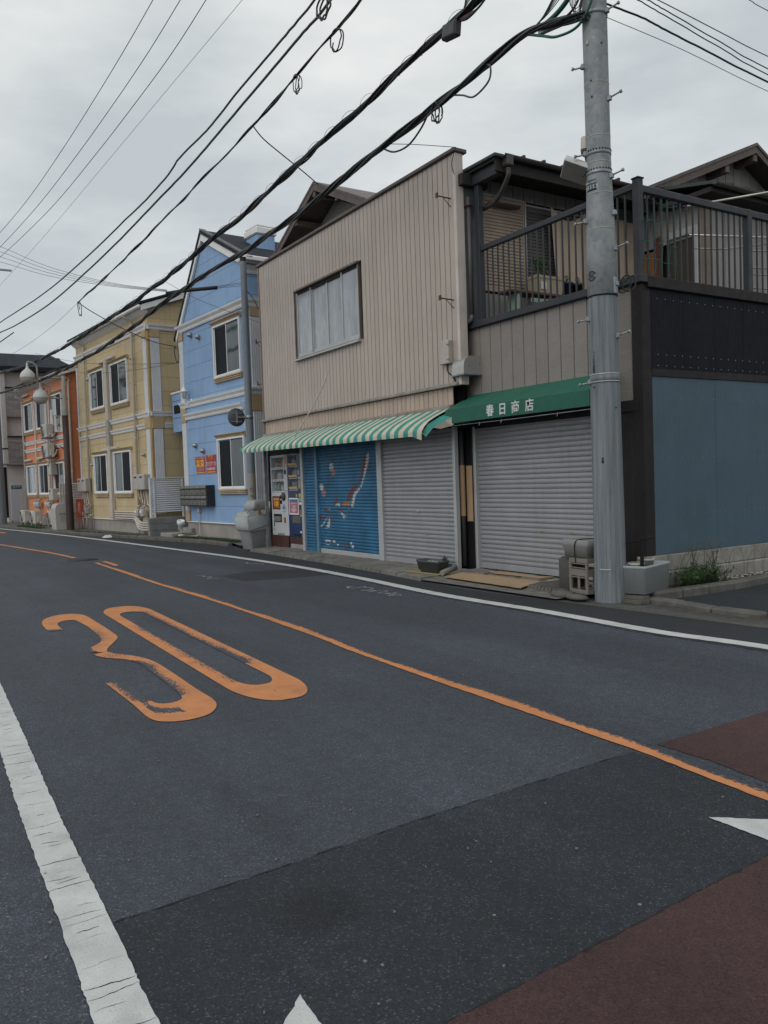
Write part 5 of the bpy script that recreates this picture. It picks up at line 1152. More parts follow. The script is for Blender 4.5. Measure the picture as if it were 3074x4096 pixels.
box('eave_gutter', a_ - 0.1, b_ + 0.12, -0.38, -0.27, 6.26, 6.36, TRIM, orh, 0.03); MB().prism([(0, 6.16), (-0.1, 6.19), (-0.26, 6.27), (-0.26, 6.31), (0, 6.31)], a_, b_, 'x').build('cornice', TRIM, orh)
belt(orh, a_, b_ + 0.02, 3.70, 1.0); belt(orh, a_, b_ - 0.1, 3.36, 1.0)
for (u0, u1, k1, k2) in ((-6.85, -5.26, [PANE_DARK, PANE_MID], [PANE_MID, PANE_PALE]), (-4.80, -3.28, [PANE_DARK, PANE_MID], [PANE_MID, PANE_DARK]), (-2.50, -0.95, [PANE_PALE, PANE_DARK], [PANE_DARK, PANE_MID])):
    window(orh, u0, u1, 4.30, 5.58, k1); window(orh, u0, u1, 1.43, 2.76, k2)
downspout(orh, b_ + 0.04, 0.1, 6.3, 0.1); downspout(orh, a_ + 0.03, 0.1, 6.0)
for u in (-4.95, -2.72): tube('downspout', [(u, -0.07, 0.1), (u, -0.07, 5.6)], 0.035, PIPEW, orh, 8)
for (u, z) in ((-5.15, 5.75), (-5.0, 4.9), (-3.1, 5.2), (-5.0, 2.45), (-2.6, 2.55), (-4.6, 2.95)): vent(orh, u, z)
for (u0, u1, z) in ((-6.9, -5.9, 5.92), (-4.8, -3.4, 5.95), (-6.9, -5.9, 2.96), (-4.85, -3.9, 2.98), (-2.7, -2.2, 3.02)): box('pipe_duct', u0, u1, -0.12, 0, z, z + 0.10, PIPEW, orh, 0.03)
box('pipe_duct', -3.15, -2.95, -0.12, 0, 1.2, 5.9, PIPEW, orh, 0.02)
for (u, z) in ((-2.55, 2.24), (-2.50, 1.18)): hb = ob('water_heater', None, orh); box('case', u, u + 0.5, -0.28, 0, z, z + 0.50, BOXW, hb, 0.02); box('exhaust', u + 0.08, u + 0.2, -0.30, -0.28, z + 0.38, z + 0.44, DARKM, hb, 0.005)
for (u,) in ((-5.0,), (-4.6,), (-3.2,), (-2.85,)): gas_meter(orh, u, 0.88)
ACM = mat('ac_white', (0.42, 0.41, 0.385), 0.5, var=0.08, streak=0.15)
def ac_unit(label, u, v, z, wall=False):
    a = thing('air_conditioner', label, 'air conditioner', (-34.27 + u * math.cos(R(5.4)) - v * math.sin(R(5.4)), 6.885 + u * math.sin(R(5.4)) + v * math.cos(R(5.4)), z), R(5.4), 'outdoor units of the orange house')
    box('case', -0.40, 0.40, -0.15, 0.15, 0.0, 0.56, ACM, a, 0.02)
    m = MB(); m.T = Matrix.Translation((-0.12, -0.15, 0.28)) @ Matrix.Rotation(R(90), 4, 'X'); m.lathe([(0.25, 0), (0.25, 0.03), (0.235, 0.04)], n=24); m.build('fan_ring', ACM, a)
    m = MB(); m.T = Matrix.Translation((-0.12, -0.152, 0.28)) @ Matrix.Rotation(R(90), 4, 'X'); m.lathe([(0.235, 0.002), (0.0, 0.004)], n=24); m.build('fan_well', DARKM, a)
    m = MB()
    for r_ in (0.06, 0.10, 0.14, 0.18, 0.22): m.tube([(-0.12 + r_ * math.cos(t * math.pi / 10), -0.185, 0.28 + r_ * math.sin(t * math.pi / 10)) for t in range(21)], 0.005, 4)
    m.build('fan_grille', ACM, a)
    box('valve_cover', 0.40, 0.46, -0.06, 0.12, 0.06, 0.30, ACM, a, 0.02); tube('pipe', smooth([(0.44, 0.05, 0.1), (0.5, 0.05, 0.02), (0.6, 0.12, 0.12), (0.7, 0.16, 0.3)], 4), 0.025, PIPEW, a, 6)
    if wall:
        for x_ in (-0.3, 0.3): m = MB(); m.box(x_ - 0.02, x_ + 0.02, -0.2, 0.30, -0.04, -0.003); m.tube([(x_, -0.18, -0.03), (x_, 0.30, -0.35)], 0.012, 6); m.build('bracket', GALV, a)
    else:
        for x_ in (-0.28, 0.28): box('foot', x_ - 0.06, x_ + 0.06, -0.14, 0.14, -0.09, -0.003, CONC, a, 0.015)
ac_unit('wall-mounted outdoor unit below the upper orange house windows', -2.15, -0.32, 3.80, True); ac_unit('wall-mounted outdoor unit just under the white bands of the orange house', -2.15, -0.32, 2.98, True)
ac_unit('outdoor unit on the ground nearest the white sign board', -5.95, -0.40, 0.19); ac_unit('outdoor unit on the ground in the middle of the orange house', -3.85, -0.50, 0.19); ac_unit('outdoor unit on the ground partly behind the storage box', -1.80, -0.35, 0.19)
sb = thing('storage_box', 'cream steel waste storage box with rounded lid beside the lamp post', 'storage box', (-33.5, 6.55, 0.09))
MB().prism([(-0.62, 0.0), (0.75, 0.0), (0.75, 1.0), (-0.48, 1.0), (-0.58, 0.94), (-0.62, 0.82)], -0.45, 0.45, 'x').build('case', BOXW, sb); box('lid_joint', 0.452, 0.458, -0.50, 0.74, 0.60, 0.615, DARKM, sb, 0); box('panel', 0.452, 0.46, -0.46, 0.72, 0.32, 0.58, mat('beige_panel', (0.33, 0.31, 0.28), 0.5), sb, 0)
for (y_) in (-0.5, 0.6): box('foot', -0.4, 0.4, y_ - 0.05, y_ + 0.05, -0.05, 0.0, DARKM, sb, 0)
fe2 = thing('louvre_fence', 'cream slatted fence beside the orange house behind the lamp post', 'fence', (-34.4, 6.35, 0), R(0))
for k in range(13): MB().prism([(0.0, 0), (0.03, 0.012), (0.03, 0.024), (0.0, 0.055)], 0.02, 1.2, 'y').build('slat', mat('cream_louvre', (0.44, 0.42, 0.39), 0.5), fe2, (0, 0, 1.02 + k * 0.066))
for y_ in (0.0, 0.10, 1.15): box('post', -0.02, 0.04, y_, y_ + 0.05, 0.1, 1.9, MATS['cream_louvre'], fe2, 0.006)
# ---- grey house at the bend and its sign board
gh = thing('stone_clad_house', 'pale grey house with slate roof and stone-clad balconies at the bend', 'house')
XG = -45.0; PALE = mat('pale_render', (0.42, 0.41, 0.40), 0.7, var=0.05, streak=0.12); STN = None
m_, nt, b_s = newmat('stacked_stone'); br = nt.nodes.new('ShaderNodeTexBrick'); br.inputs['Scale'].default_value = 1.0; br.inputs['Color1'].default_value = (0.155, 0.145, 0.145, 1); br.inputs['Color2'].default_value = (0.27, 0.255, 0.25, 1); br.inputs['Mortar'].default_value = (0.09, 0.085, 0.085, 1)
br.inputs['Brick Width'].default_value = 0.42; br.inputs['Row Height'].default_value = 0.06; br.inputs['Mortar Size'].default_value = 0.004
g_ = nt.nodes.new('ShaderNodeNewGeometry'); sx = nt.nodes.new('ShaderNodeSeparateXYZ'); cx_ = nt.nodes.new('ShaderNodeCombineXYZ'); nt.links.new(g_.outputs['Position'], sx.inputs[0]); nt.links.new(_math(nt, 'ADD', sx.outputs[1], sx.outputs[0]), cx_.inputs[0]); nt.links.new(sx.outputs[2], cx_.inputs[1]); nt.links.new(cx_.outputs[0], br.inputs['Vector']); nt.links.new(br.outputs[0], b_s.inputs['Base Color']); b_s.inputs['Roughness'].default_value = 0.8
box('wall', -54, XG, 5.86, 10.5, 0.05, 7.65, PALE, gh, 0); box('wall', -54, XG + 0.25, 5.72, 5.95, 3.0, 7.6, PALE, gh, 0.01)
box('balcony', XG - 0.6, XG + 0.3, 5.96, 6.9, 5.42, 6.78, m_, gh, 0.01); box('balcony', XG - 0.6, XG + 0.3, 5.96, 6.9, 2.95, 4.34, m_, gh, 0.01)
for z in (6.78, 4.34): box('balcony_rail', XG - 0.6, XG + 0.34, 5.93, 6.95, z, z + 0.06, DARKM, gh, 0.01)
box('balcony_soffit', XG - 0.6, XG + 0.28, 5.98, 6.88, 5.38, 5.415, PALE, gh, 0); box('corner_band', XG - 0.2, XG + 0.27, 5.70, 5.97, 3.74, 3.80, DARKM, gh, 0.005)
box('door_recess', XG - 0.1, XG + 0.01, 5.62, 5.85, 0.3, 2.85, DARKM, gh, 0); w_ = ob('window', None, gh); box('pane', XG, XG + 0.02, 7.3, 8.0, 6.9, 7.5, PANE_DARK, w_, 0); box('frame', XG, XG + 0.05, 7.25, 7.3, 6.85, 7.55, WHITEM, w_, 0.005)
rf = ob('roof', None, gh)
for k in range(15):
    x0_, z0_ = XG + 0.55 - 0.155 * k, 7.86 + 0.064 * k
    m = MB(); m.prism([(x0_, z0_), (x0_ - 0.17, z0_ + 0.070), (x0_ - 0.17, z0_ + 0.045), (x0_, z0_ - 0.03)], 5.6, 9.35 - 0.055 * k, 'y'); m.build('tile_course', SLATE, rf)
box('fascia', XG + 0.45, XG + 0.56, 5.55, 9.35, 7.62, 7.82, DARKM, gh, 0.01); MB().prism([(XG + 0.45, 7.62), (XG - 1.9, 8.72), (-54, 7.62)], 5.9, 9.0, 'y').build('roof_fill', DARKM, gh)
settle(gh, (-46, 6.5, 0))
sg = thing('sign_board', 'white standing sign board with green and blue header at the bend', 'sign', (-43.0, 5.98, 0.1))
SGW = mat('sign_white', (0.50, 0.53, 0.58), 0.5, var=0.04)
box('board', -0.06, 0.0, -0.26, 0.26, 0.12, 1.90, SGW, sg, 0.006); box('header_band', 0.001, 0.006, -0.22, 0.25, 1.72, 1.80, mat('sign_green', (0.05, 0.16, 0.12), 0.5), sg, 0); box('header_band', 0.001, 0.006, -0.22, 0.25, 1.63, 1.72, mat('sign_blue', (0.03, 0.09, 0.22), 0.5), sg, 0)

for (y_, z_, r_) in ((-0.10, 1.72, 0.035), (-0.125, 1.695, 0.022), (-0.075, 1.745, 0.022), (0.0, 1.735, 0.020), (0.07, 1.735, 0.022), (0.14, 1.74, 0.024)): box('print_mark', 0.0062, 0.0085, y_ - r_, y_ + r_, z_ - r_, z_ + r_, LET, sg, 0)
for y_ in (-0.24, 0.22): box('leg', -0.05, -0.02, y_, y_ + 0.03, -0.05, 0.12, DARKM, sg, 0)

# ------------------------------------------------------------------ the big utility pole
PX, PY = -7.03, 7.65
DV = Vector((PX, PY, 0)).normalized(); TV = Vector((DV.y, -DV.x, 0))      # away from the viewer / to the right
up = thing('utility_pole', 'thick grey concrete utility pole on the corner with step bolts', 'utility pole', (PX, PY, 0)); up.rotation_euler = (0.0032, -0.0035, 0)
m_, nt, b_p = newmat('weathered_pole_concrete'); p = _pos(nt)
c = _mix(nt, _map(nt, _noise(nt, _pos(nt, (26, 26, 0.9)), 1.0, 6, 0.7), 0.35, 0.68, 0, 1), (0.215, 0.24, 0.265), (0.10, 0.112, 0.126))
c = _mix(nt, _map(nt, _noise(nt, p, 3.2, 5), 0.45, 0.7, 0, 0.5), c, (0.165, 0.178, 0.19)); c = _mix(nt, _map(nt, _noise(nt, p, 60, 3), 0.62, 0.75, 0, 0.4), c, (0.08, 0.08, 0.085))
nt.links.new(c, b_p.inputs['Base Color']); b_p.inputs['Roughness'].default_value = 0.85; _bump(nt, _noise(nt, p, 70, 3), 0.3, 0.006, b_p); POLEC = m_
m_, nt, b_p = newmat('spangled_pole_steel'); p = _pos(nt); vz = nt.nodes.new('ShaderNodeTexVoronoi'); vz.inputs['Scale'].default_value = 22; nt.links.new(p, vz.inputs['Vector'])
sp_ = nt.nodes.new('ShaderNodeSeparateColor'); nt.links.new(vz.outputs['Color'], sp_.inputs[0])
c = _mix(nt, sp_.outputs[0], (0.15, 0.175, 0.19), (0.225, 0.245, 0.255)); c = _mix(nt, _map(nt, _noise(nt, _pos(nt, (3, 3, 2)), 2.2, 5), 0.4, 0.7, 0, 0.8), c, (0.28, 0.29, 0.29)); c = _mix(nt, _map(nt, _noise(nt, p, 9, 5, 0.7), 0.66, 0.74, 0, 0.8), c, (0.40, 0.40, 0.39))
nt.links.new(c, b_p.inputs['Base Color']); b_p.inputs['Roughness'].default_value = 0.6; b_p.inputs['Metallic'].default_value = 0.15; POLES = m_
MB().lathe([(0.194, -0.05), (0.190, 0.3), (0.187, 0.94), (0.182, 1.87), (0.176, 2.78), (0.172, 3.24), (0.170, 3.715)], n=40).build('concrete_shaft', POLEC, up)
MB().lathe([(0.172, 3.716), (0.177, 3.72), (0.176, 4.3), (0.163, 4.74), (0.153, 5.0), (0.147, 5.12), (0.145, 5.5), (0.146, 7.0), (0.144, 9.6), (0.0, 9.62)], n=40).build('steel_sleeve', POLES, up)
def ringp(z, r, h, m, name='band', n=32): return MB().lathe([(r - 0.01, z), (r, z), (r, z + h), (r - 0.01, z + h)], n=n).build(name, m, up)
ringp(3.705, 0.179, 0.018, DARKM); ringp(2.765, 0.181, 0.012, ALUM); ringp(2.675, 0.182, 0.012, ALUM); ringp(2.665, 0.1785, 0.118, POLEC)
TAPE = mat('pale_tape', (0.36, 0.34, 0.31), 0.6)
for z, r_ in ((6.22, 0.1475), (5.60, 0.147), (5.29, 0.148), (4.92, 0.159), (4.50, 0.172)): ringp(z, r_, 0.009, TAPE, 'tape_band')
for z, r_ in ((5.385, 0.150), (5.155, 0.151)):
    q = ringp(z, r_, 0.045, GALV, 'clamp'); m = MB()
    for k in range(26):
        a = 2 * math.pi * k / 26; m.T = Matrix.Translation((r_ * math.cos(a), r_ * math.sin(a), z + 0.052)) @ Matrix.Rotation(a, 4, 'Z'); m.box(-0.004, 0.004, -0.007, 0.007, -0.008, 0.008)
    m.build('clamp_tooth', DARKM, q)
angR = math.atan2(TV.y, TV.x)
def step_bolt(z, ang, L=0.15, rise=0.03, stub=False):
    r_ = 0.146 if z > 5.1 else 0.17; d = Vector((math.cos(ang), math.sin(ang), 0)); a = d * (r_ - 0.01) + Vector((0, 0, z))
    mb = MB(); mb.T = Matrix.Translation(d * (r_ + 0.005) + Vector((0, 0, z))) @ Matrix.Rotation(ang, 4, 'Z'); mb.box(-0.015, 0.035, -0.025, 0.025, -0.03, 0.03, 0, 0.008); mb.T = None
    if not stub: e = d * (r_ + L) + Vector((0, 0, z + rise)); mb.tube([a, e], 0.011, 8); mb.tube([e, e + d * 0.022 + Vector((0, 0, 0.004))], 0.021, 8)
    mb.build('step_bolt', GALV, up)
for z, st in ((7.05, 0), (6.03, 0), (5.12, 0), (4.68, 1), (4.26, 0), (3.84, 1), (3.22, 0)): step_bolt(z, angR - 0.45, stub=bool(st))
for z in (6.45, 5.42, 4.62, 3.45, 2.69): step_bolt(z, angR + math.pi + 0.35, 0.13, -0.03)
def facing(off, r_): return math.atan2(-DV.y, -DV.x) - math.asin(max(-1, min(1, -off / r_)))     # angle on the pole that shows at a sideways offset
def plate(name, off, z0, z1, half, r_, m):
    a = facing(off, r_); return MB().lathe([(r_ + 0.002, z0), (r_ + 0.004, z0), (r_ + 0.004, z1), (r_ + 0.002, z1)], n=8, a0=a - half, a1=a + half).build(name, m, up), a
def on_plate(txt, size, a, r_, z, m, bold=0.0, name='lettering'):
    """letters wrapped one by one round the pole"""
    n = len(txt); st = size * 0.62
    for i, ch_ in enumerate(txt):
        if ch_ == ' ': continue
        aa = a + (i - (n - 1) / 2) * st / r_
        lettering(ch_, size, m, up, (math.cos(aa) * r_, math.sin(aa) * r_, z), (R(90), 0, aa + R(90)), bold, name, 0.0008)
q, a = plate('number_plate', -0.092, 4.955, 5.085, 0.42, 0.1535, mat('navy_plate', (0.035, 0.062, 0.095), 0.5)); on_plate('05553', 0.062, a - 0.03, 0.159, 4.995, LET, 0.001)
lettering('中野区街路灯', 0.026, LET, up, (math.cos(a) * 0.160, math.sin(a) * 0.160, 5.05), (R(90), 0, a + R(90)), 0.0, depth=0.0005)
INK = mat('stencil_ink', (0.022, 0.024, 0.028), 0.7)
a = facing(-0.118, 0.176)
def arc_mark(r0, r1, a0, a1, n=14):
    mb = MB()
    def P(rr, t): x = rr * math.cos(t); z = rr * math.sin(t); aa = a + x / 0.1785; return (0.1785 * math.cos(aa), 0.1785 * math.sin(aa), 3.945 + z)
    for k in range(n): t0, t1 = a0 + (a1 - a0) * k / n, a0 + (a1 - a0) * (k + 1) / n; mb.face([P(r0, t0), P(r1, t0), P(r1, t1), P(r0, t1)])
    mb.build('stencil_mark', INK, up)
arc_mark(0.042, 0.062, R(25), R(155)); arc_mark(0.042, 0.062, R(205), R(335)); on_plate('NKK', 0.04, a, 0.179, 3.945, INK, 0.0006)
for dz in (-0.021, 0.021):
    mb = MB()
    for k in range(8):
        t0, t1 = a + (-0.065 + 0.13 * k / 8) / 0.1785, a + (-0.065 + 0.13 * (k + 1) / 8) / 0.1785
        mb.face([(0.1785 * math.cos(t0), 0.1785 * math.sin(t0), 3.943 + dz), (0.1785 * math.cos(t1), 0.1785 * math.sin(t1), 3.943 + dz), (0.1785 * math.cos(t1), 0.1785 * math.sin(t1), 3.949 + dz), (0.1785 * math.cos(t0), 0.1785 * math.sin(t0), 3.949 + dz)])
    mb.build('stencil_mark', INK, up)
q, a = plate('serial_plate', -0.122, 2.79, 3.05, 0.075, 0.1755, mat('slate_plate', (0.085, 0.10, 0.11), 0.5))
for i, ch_ in enumerate('1601'): lettering(ch_, 0.032, INK, up, (math.cos(a) * 0.180, math.sin(a) * 0.180, 2.985 - i * 0.032), (R(90), 0, a + R(90)), 0.0006, depth=0.0005)
q, a = plate('tape_mark', -0.06, 0.40, 0.418, 0.36, 0.190, TAPE)
q, a = plate('sticker', -0.05, 1.70, 1.77, 0.06, 0.1835, INK)
q, a = plate('sticker', -0.09, 6.66, 6.72, 0.12, 0.146, TAPE)
for (off, z, r_) in ((-0.125, 2.618, 0.1775), (0.12, 2.36, 0.179), (-0.06, 6.24, 0.146), (-0.055, 6.05, 0.146), (0.07, 6.66, 0.146)):
    aa = facing(off, r_); mb = MB(); mb.T = Matrix.Translation((math.cos(aa) * r_, math.sin(aa) * r_, z)) @ Matrix.Rotation(aa, 4, 'Z') @ Matrix.Rotation(R(90), 4, 'Y'); mb.lathe([(0.012, 0.0), (0.012, 0.003), (0, 0.003)], n=10); mb.build('bolt_hole', INK, up)
# crossarm and tray arm at the top
mb = MB(); mb.T = Matrix.Rotation(angR + R(155), 4, 'Z'); mb.box(0.1, 0.75, -0.03, 0.03, 7.10, 7.17, 0, 0.006); mb.build('bracket_arm', GALV, up); mb = MB(); mb.T = Matrix.Rotation(angR + R(155), 4, 'Z'); mb.box(0.1, 0.75, -0.03, 0.03, 7.55, 7.62, 0, 0.006); mb.build('bracket_arm', GALV, up)
ringp(7.02, 0.152, 0.05, GALV, 'clamp'); ringp(7.55, 0.152, 0.06, GALV, 'clamp')
mb = MB(); mb.T = Matrix.Rotation(angR - 0.5, 4, 'Z'); mb.box(0.12, 0.19, -0.04, 0.04, 3.72, 3.92, 0, 0.01); mb.build('cable_bracket', GALV, up)
tube('cable_loop', smooth([TV * 0.17 + Vector((0, 0, 3.80)), TV * 0.24 + Vector((0, 0, 3.74)), TV * 0.34 + Vector((0, 0, 3.84)), TV * 0.30 + Vector((0, 0, 3.95)), TV * 0.22 + Vector((0, 0, 3.88)), TV * 0.26 + Vector((0, 0.02, 3.76)), TV * 0.36 + Vector((0, 0.03, 3.80)), TV * 0.34 + Vector((0, 0.03, 3.94)), TV * 0.2 + Vector((0, 0.02, 3.84))], 5), 0.009, BLACKC, up, 6)

# street light head and its light sensor, bolted to the pole
sl = thing('street_light', 'small white street light head clamped to the left of the utility pole', 'street light', (PX, PY, 5.24)); LAMPW = mat('lamp_housing', (0.50, 0.51, 0.50), 0.45, var=0.06)
mb = MB(); mb.T = Matrix.Translation((-0.23, -0.13, 0.03)) @ Matrix.Rotation(angR, 4, 'Z') @ Matrix.Rotation(R(26), 4, 'Y') @ Matrix.Rotation(R(-38), 4, 'X')
mb.prism([(-0.12, -0.06), (0.12, -0.06), (0.135, -0.04), (0.135, 0.03), (0.06, 0.07), (-0.09, 0.07), (-0.135, 0.02), (-0.135, -0.04)], -0.20, 0.18, 'x'); mb.build('housing', LAMPW, sl)
mb2 = MB(); mb2.T = mb.T; mb2.prism([(-0.115, -0.064), (0.115, -0.064), (0.115, -0.061), (-0.115, -0.061)], -0.19, 0.17, 'x'); mb2.build('diffuser', mat('dirty_diffuser', (0.17, 0.165, 0.15), 0.5, var=0.2, grime=0.4), sl)
tube('stem', [(-0.10, -0.08, -0.04), (0.02, 0.0, -0.07)], 0.02, GALV, sl, 8)
ls = thing('light_sensor', 'small cream light sensor above the street light head', 'sensor', (PX - TV.x * 0.185, PY - TV.y * 0.185, 5.43)); MB().lathe([(0.0, 0.0), (0.035, 0.0), (0.045, 0.02), (0.047, 0.06), (0.044, 0.065)], n=16).build('base', RAILM, ls); MB().lathe([(0.049, 0.065), (0.046, 0.09), (0.042, 0.20), (0.035, 0.215), (0.0, 0.217)], n=16).build('cap', mat('sensor_cream', (0.44, 0.41, 0.37), 0.5), ls)
tube('cable', smooth([(0, 0, 0.0), (0.01, 0.01, -0.10), (0.03, 0.0, -0.2), (0.01, -0.05, -0.27)], 4), 0.008, BLACKC, ls, 5)

# ------------------------------------------------------------------ overhead cables
def cable(label, pts, r, m=BLACKC, n=6, sub=4, wob=0.0, seed=1, name='cable'):
    rn = random.Random(seed); P = smooth(pts, sub)
    if wob: P = [q + Vector((0, rn.uniform(-wob, wob), rn.uniform(-wob, wob))) for q in P]
    return tag(tube(name, P, r, m, None, n), label, 'cable', None)
def bundle(label, pts, core, strands, sr, wrap, seed):
    t = thing('cable_bundle', label, 'cable'); rn = random.Random(seed); P = smooth(pts, 10)
    L = [0.0]
    for a, b in zip(P, P[1:]): L.append(L[-1] + (b - a).length)
    tube('core', P, core, BLACKC, t, 8)
    for k in range(strands):
        ph = rn.uniform(0, 6.3); pit = rn.uniform(2.0, 4.5); off = core + sr * 0.4; Q = []
        for q, l in zip(P, L): an = ph + l * 2 * math.pi / pit; o_ = off + 0.012 * math.sin(l * 1.7 + k); Q.append(q + Vector((0.3 * o_ * math.cos(an), o_ * math.cos(an), o_ * math.sin(an))))
        tube('strand', Q, sr, BLACKC if k % 3 else GREYC, t, 6)
    if wrap:
        Q = []; l = 0.0; i = 0; tot = L[-1]; N = int(tot / 0.03)
        for j in range(N):
            l = j * 0.03
            while i < len(L) - 2 and L[i + 1] < l: i += 1
            f = (l - L[i]) / max(1e-6, L[i + 1] - L[i]); q = P[i] + (P[i + 1] - P[i]) * f; an = l * 2 * math.pi / 0.55
            Q.append(q + Vector((0, wrap * math.cos(an), wrap * math.sin(an) + wrap * 0.5)))
        tube('hanger_spiral', Q, 0.0035, mat('spiral_wire', (0.10, 0.13, 0.13), 0.4, metal=0.4), t, 4)
    return t
T1 = [(-8.0, 7.34, 8.3), (-8.8, 7.28, 8.02), (-9.19, 7.25, 7.97), (-9.5, 7.23, 7.92), (-10.08, 7.19, 7.85), (-10.88, 7.13, 7.75), (-11.52, 7.09, 7.67), (-12.27, 7.03, 7.58), (-13.63, 6.94, 7.42), (-15.4, 6.81, 7.18), (-17.48, 6.67, 7.0), (-19.53, 6.53, 6.82), (-21, 6.43, 6.72), (-23.24, 6.27, 6.60), (-26.82, 6.02, 6.50), (-30.16, 5.78, 6.45), (-35.16, 5.43, 6.56), (-39.81, 5.11, 6.86), (-42.1, 5.2, 7.05)]
T2 = [(-7.0, 7.44, 6.98), (-7.38, 7.42, 7.09), (-7.56, 7.41, 7.14), (-7.95, 7.39, 7.21), (-8.4, 7.35, 7.18), (-9.11, 7.3, 7.08), (-9.71, 7.26, 7.01), (-10.4, 7.21, 6.93), (-11.0, 7.17, 6.87), (-11.52, 7.14, 6.82), (-13.68, 6.99, 6.58), (-14.73, 6.91, 6.49), (-16.47, 6.79, 6.40), (-18.3, 6.66, 6.36), (-19.71, 6.56, 6.28), (-20.77, 6.49, 6.20), (-22.52, 6.37, 6.05), (-25.57, 6.15, 5.84), (-29.1, 5.91, 5.75), (-33.54, 5.6, 5.77), (-40.28, 5.13, 6.04), (-42.1, 5.2, 6.2)]
bundle('thick black cable bundle with a junction box, upper of the two heavy cables', T1, 0.034, 6, 0.016, 0.065, 2); bundle('thick black cable bundle running to the corner utility pole', T2, 0.032, 7, 0.016, 0.0, 3)
cable('heavy grey cable high on the left, upper of the twin pair', [(-11.5, 7.0, 10.2)] + [(-12.84, 6.94, 9.92), (-13.67, 6.89, 9.82), (-14.43, 6.83, 9.72), (-15.68, 6.74, 9.58), (-16.92, 6.66, 9.40), (-17.54, 6.62, 9.34), (-18.88, 6.52, 9.27), (-19.63, 6.47, 9.11), (-21.11, 6.37, 8.97), (-22.77, 6.25, 8.89), (-26.21, 6.01, 8.74), (-31.41, 5.65, 8.68), (-39.02, 5.11, 8.93), (-42.1, 5.2, 9.1)], 0.021, GREYC, 8, 5, 0.004)
cable('heavy grey cable high on the left, lower of the twin pair', [(-11.5, 7.1, 9.95)] + [(-12.77, 7.05, 9.73), (-13.37, 7.01, 9.67), (-14.25, 6.95, 9.55), (-15.56, 6.85, 9.37), (-16.67, 6.78, 9.23), (-17.91, 6.69, 9.06), (-19.17, 6.6, 8.92), (-20.71, 6.49, 8.80), (-23.44, 6.3, 8.58), (-27.03, 6.05, 8.38), (-31.36, 5.75, 8.26), (-36.26, 5.41, 8.40), (-39.62, 5.17, 8.61), (-42.1, 5.2, 8.8)], 0.024, GREYC, 8, 5, 0.003)
P3 = [(-11.0, 7.2, 9.55), (-11.63, 7.18, 9.41), (-12.33, 7.13, 9.30), (-12.89, 7.09, 9.22), (-13.86, 7.02, 9.06), (-14.79, 6.96, 8.90), (-15.5, 6.91, 8.80), (-16.94, 6.81, 8.64), (-18.3, 6.71, 8.50), (-19.86, 6.6, 8.34), (-22.23, 6.44, 8.11), (-24.74, 6.26, 7.90), (-27.98, 6.04, 7.69)]
bundle('twisted black service cable with hanging loops, third from the houses', P3, 0.014, 3, 0.012, 0.0, 4)
for lab, pts, r_ in (('thin power line, leftmost of the three top wires', [(-18.3, 6.26, 13.15), (-19.32, 6.19, 13.0), (-21.31, 6.05, 12.75), (-23.62, 5.89, 12.53), (-27.03, 5.65, 12.27), (-31.66, 5.33, 12.07), (-36.64, 4.98, 12.12), (-43, 4.6, 12.4)], 0.010), ('thin power line, middle of the three top wires', [(-17.4, 6.62, 12.83), (-18.45, 6.55, 12.67), (-20.52, 6.41, 12.41), (-22.94, 6.24, 12.21), (-26.68, 5.98, 12.0), (-31.6, 5.63, 11.85), (-38.24, 5.17, 11.97), (-43, 4.8, 12.2)], 0.010), ('thin power line, right of the three top wires', [(-16.8, 6.97, 12.6), (-17.81, 6.9, 12.42), (-19.8, 6.76, 12.14), (-22.3, 6.58, 11.95), (-26.15, 6.31, 11.76), (-31.52, 5.94, 11.66), (-39.81, 5.36, 11.96), (-43, 5.0, 12.2)], 0.010), ('very thin wire just right of the three power lines', [(-15.5, 7.26, 11.9), (-16.43, 7.19, 11.83), (-18.91, 7.02, 11.73), (-22.03, 6.8, 11.60), (-26.48, 6.49, 11.42), (-32.43, 6.08, 11.2), (-41.1, 5.47, 11.01), (-46, 5.1, 11.0)], 0.005)): cable(lab, pts, r_, mat('wire_blue_grey', (0.05, 0.055, 0.07), 0.5))
far = (-6.7, 24.0)
for lab, pts, r_, wob in (('black twisted cable from the pole over the side street, lowest thick one', [(-6.95, 7.63, 7.16), (-6.85, 8.22, 7.09), (-6.85, 8.71, 7.045), (-6.85, 9.34, 7.0), (-6.85, 10.79, 6.89), (-6.8, 14, 6.7), (-6.7, 24, 6.6)], 0.012, 0.003), ('wavy wire over the side street, second from the bottom', [(-6.9, 7.75, 7.33), (-6.85, 8.16, 7.28), (-6.85, 8.71, 7.215), (-6.85, 9.75, 7.10), (-6.85, 10.79, 6.99), (-6.8, 14, 6.8), (-6.7, 24, 6.7)], 0.007, 0.004), ('wavy wire over the side street, third from the bottom', [(-6.9, 7.75, 7.40), (-6.85, 8.33, 7.33), (-6.85, 8.71, 7.285), (-6.85, 9.75, 7.175), (-6.85, 10.79, 7.07), (-6.8, 14, 6.9), (-6.7, 24, 6.8)], 0.007, 0.004), ('straight dark wire over the side street, topmost of the group', [(-6.9, 7.75, 7.44), (-6.85, 8.51, 7.38), (-6.85, 9.76, 7.30), (-6.85, 10.8, 7.24), (-6.8, 14, 7.1), (-6.7, 24, 7.0)], 0.006, 0.0), ('thin wire from the step bolt over the side street', [(-6.92, 7.62, 6.985), (-6.85, 8.95, 6.89), (-6.85, 10.78, 6.765), (-6.8, 14, 6.6), (-6.7, 24, 6.5)], 0.004, 0.0), ('thin wire crossing the top right corner of the sky', [(-6.9, 9.0, 7.98), (-6.85, 10.37, 7.89), (-6.85, 10.81, 7.86), (-6.8, 14, 7.7), (-6.7, 24, 7.5)], 0.005, 0.0)): cable(lab, pts, r_, BLACKC, 6, 8, wob, 5)
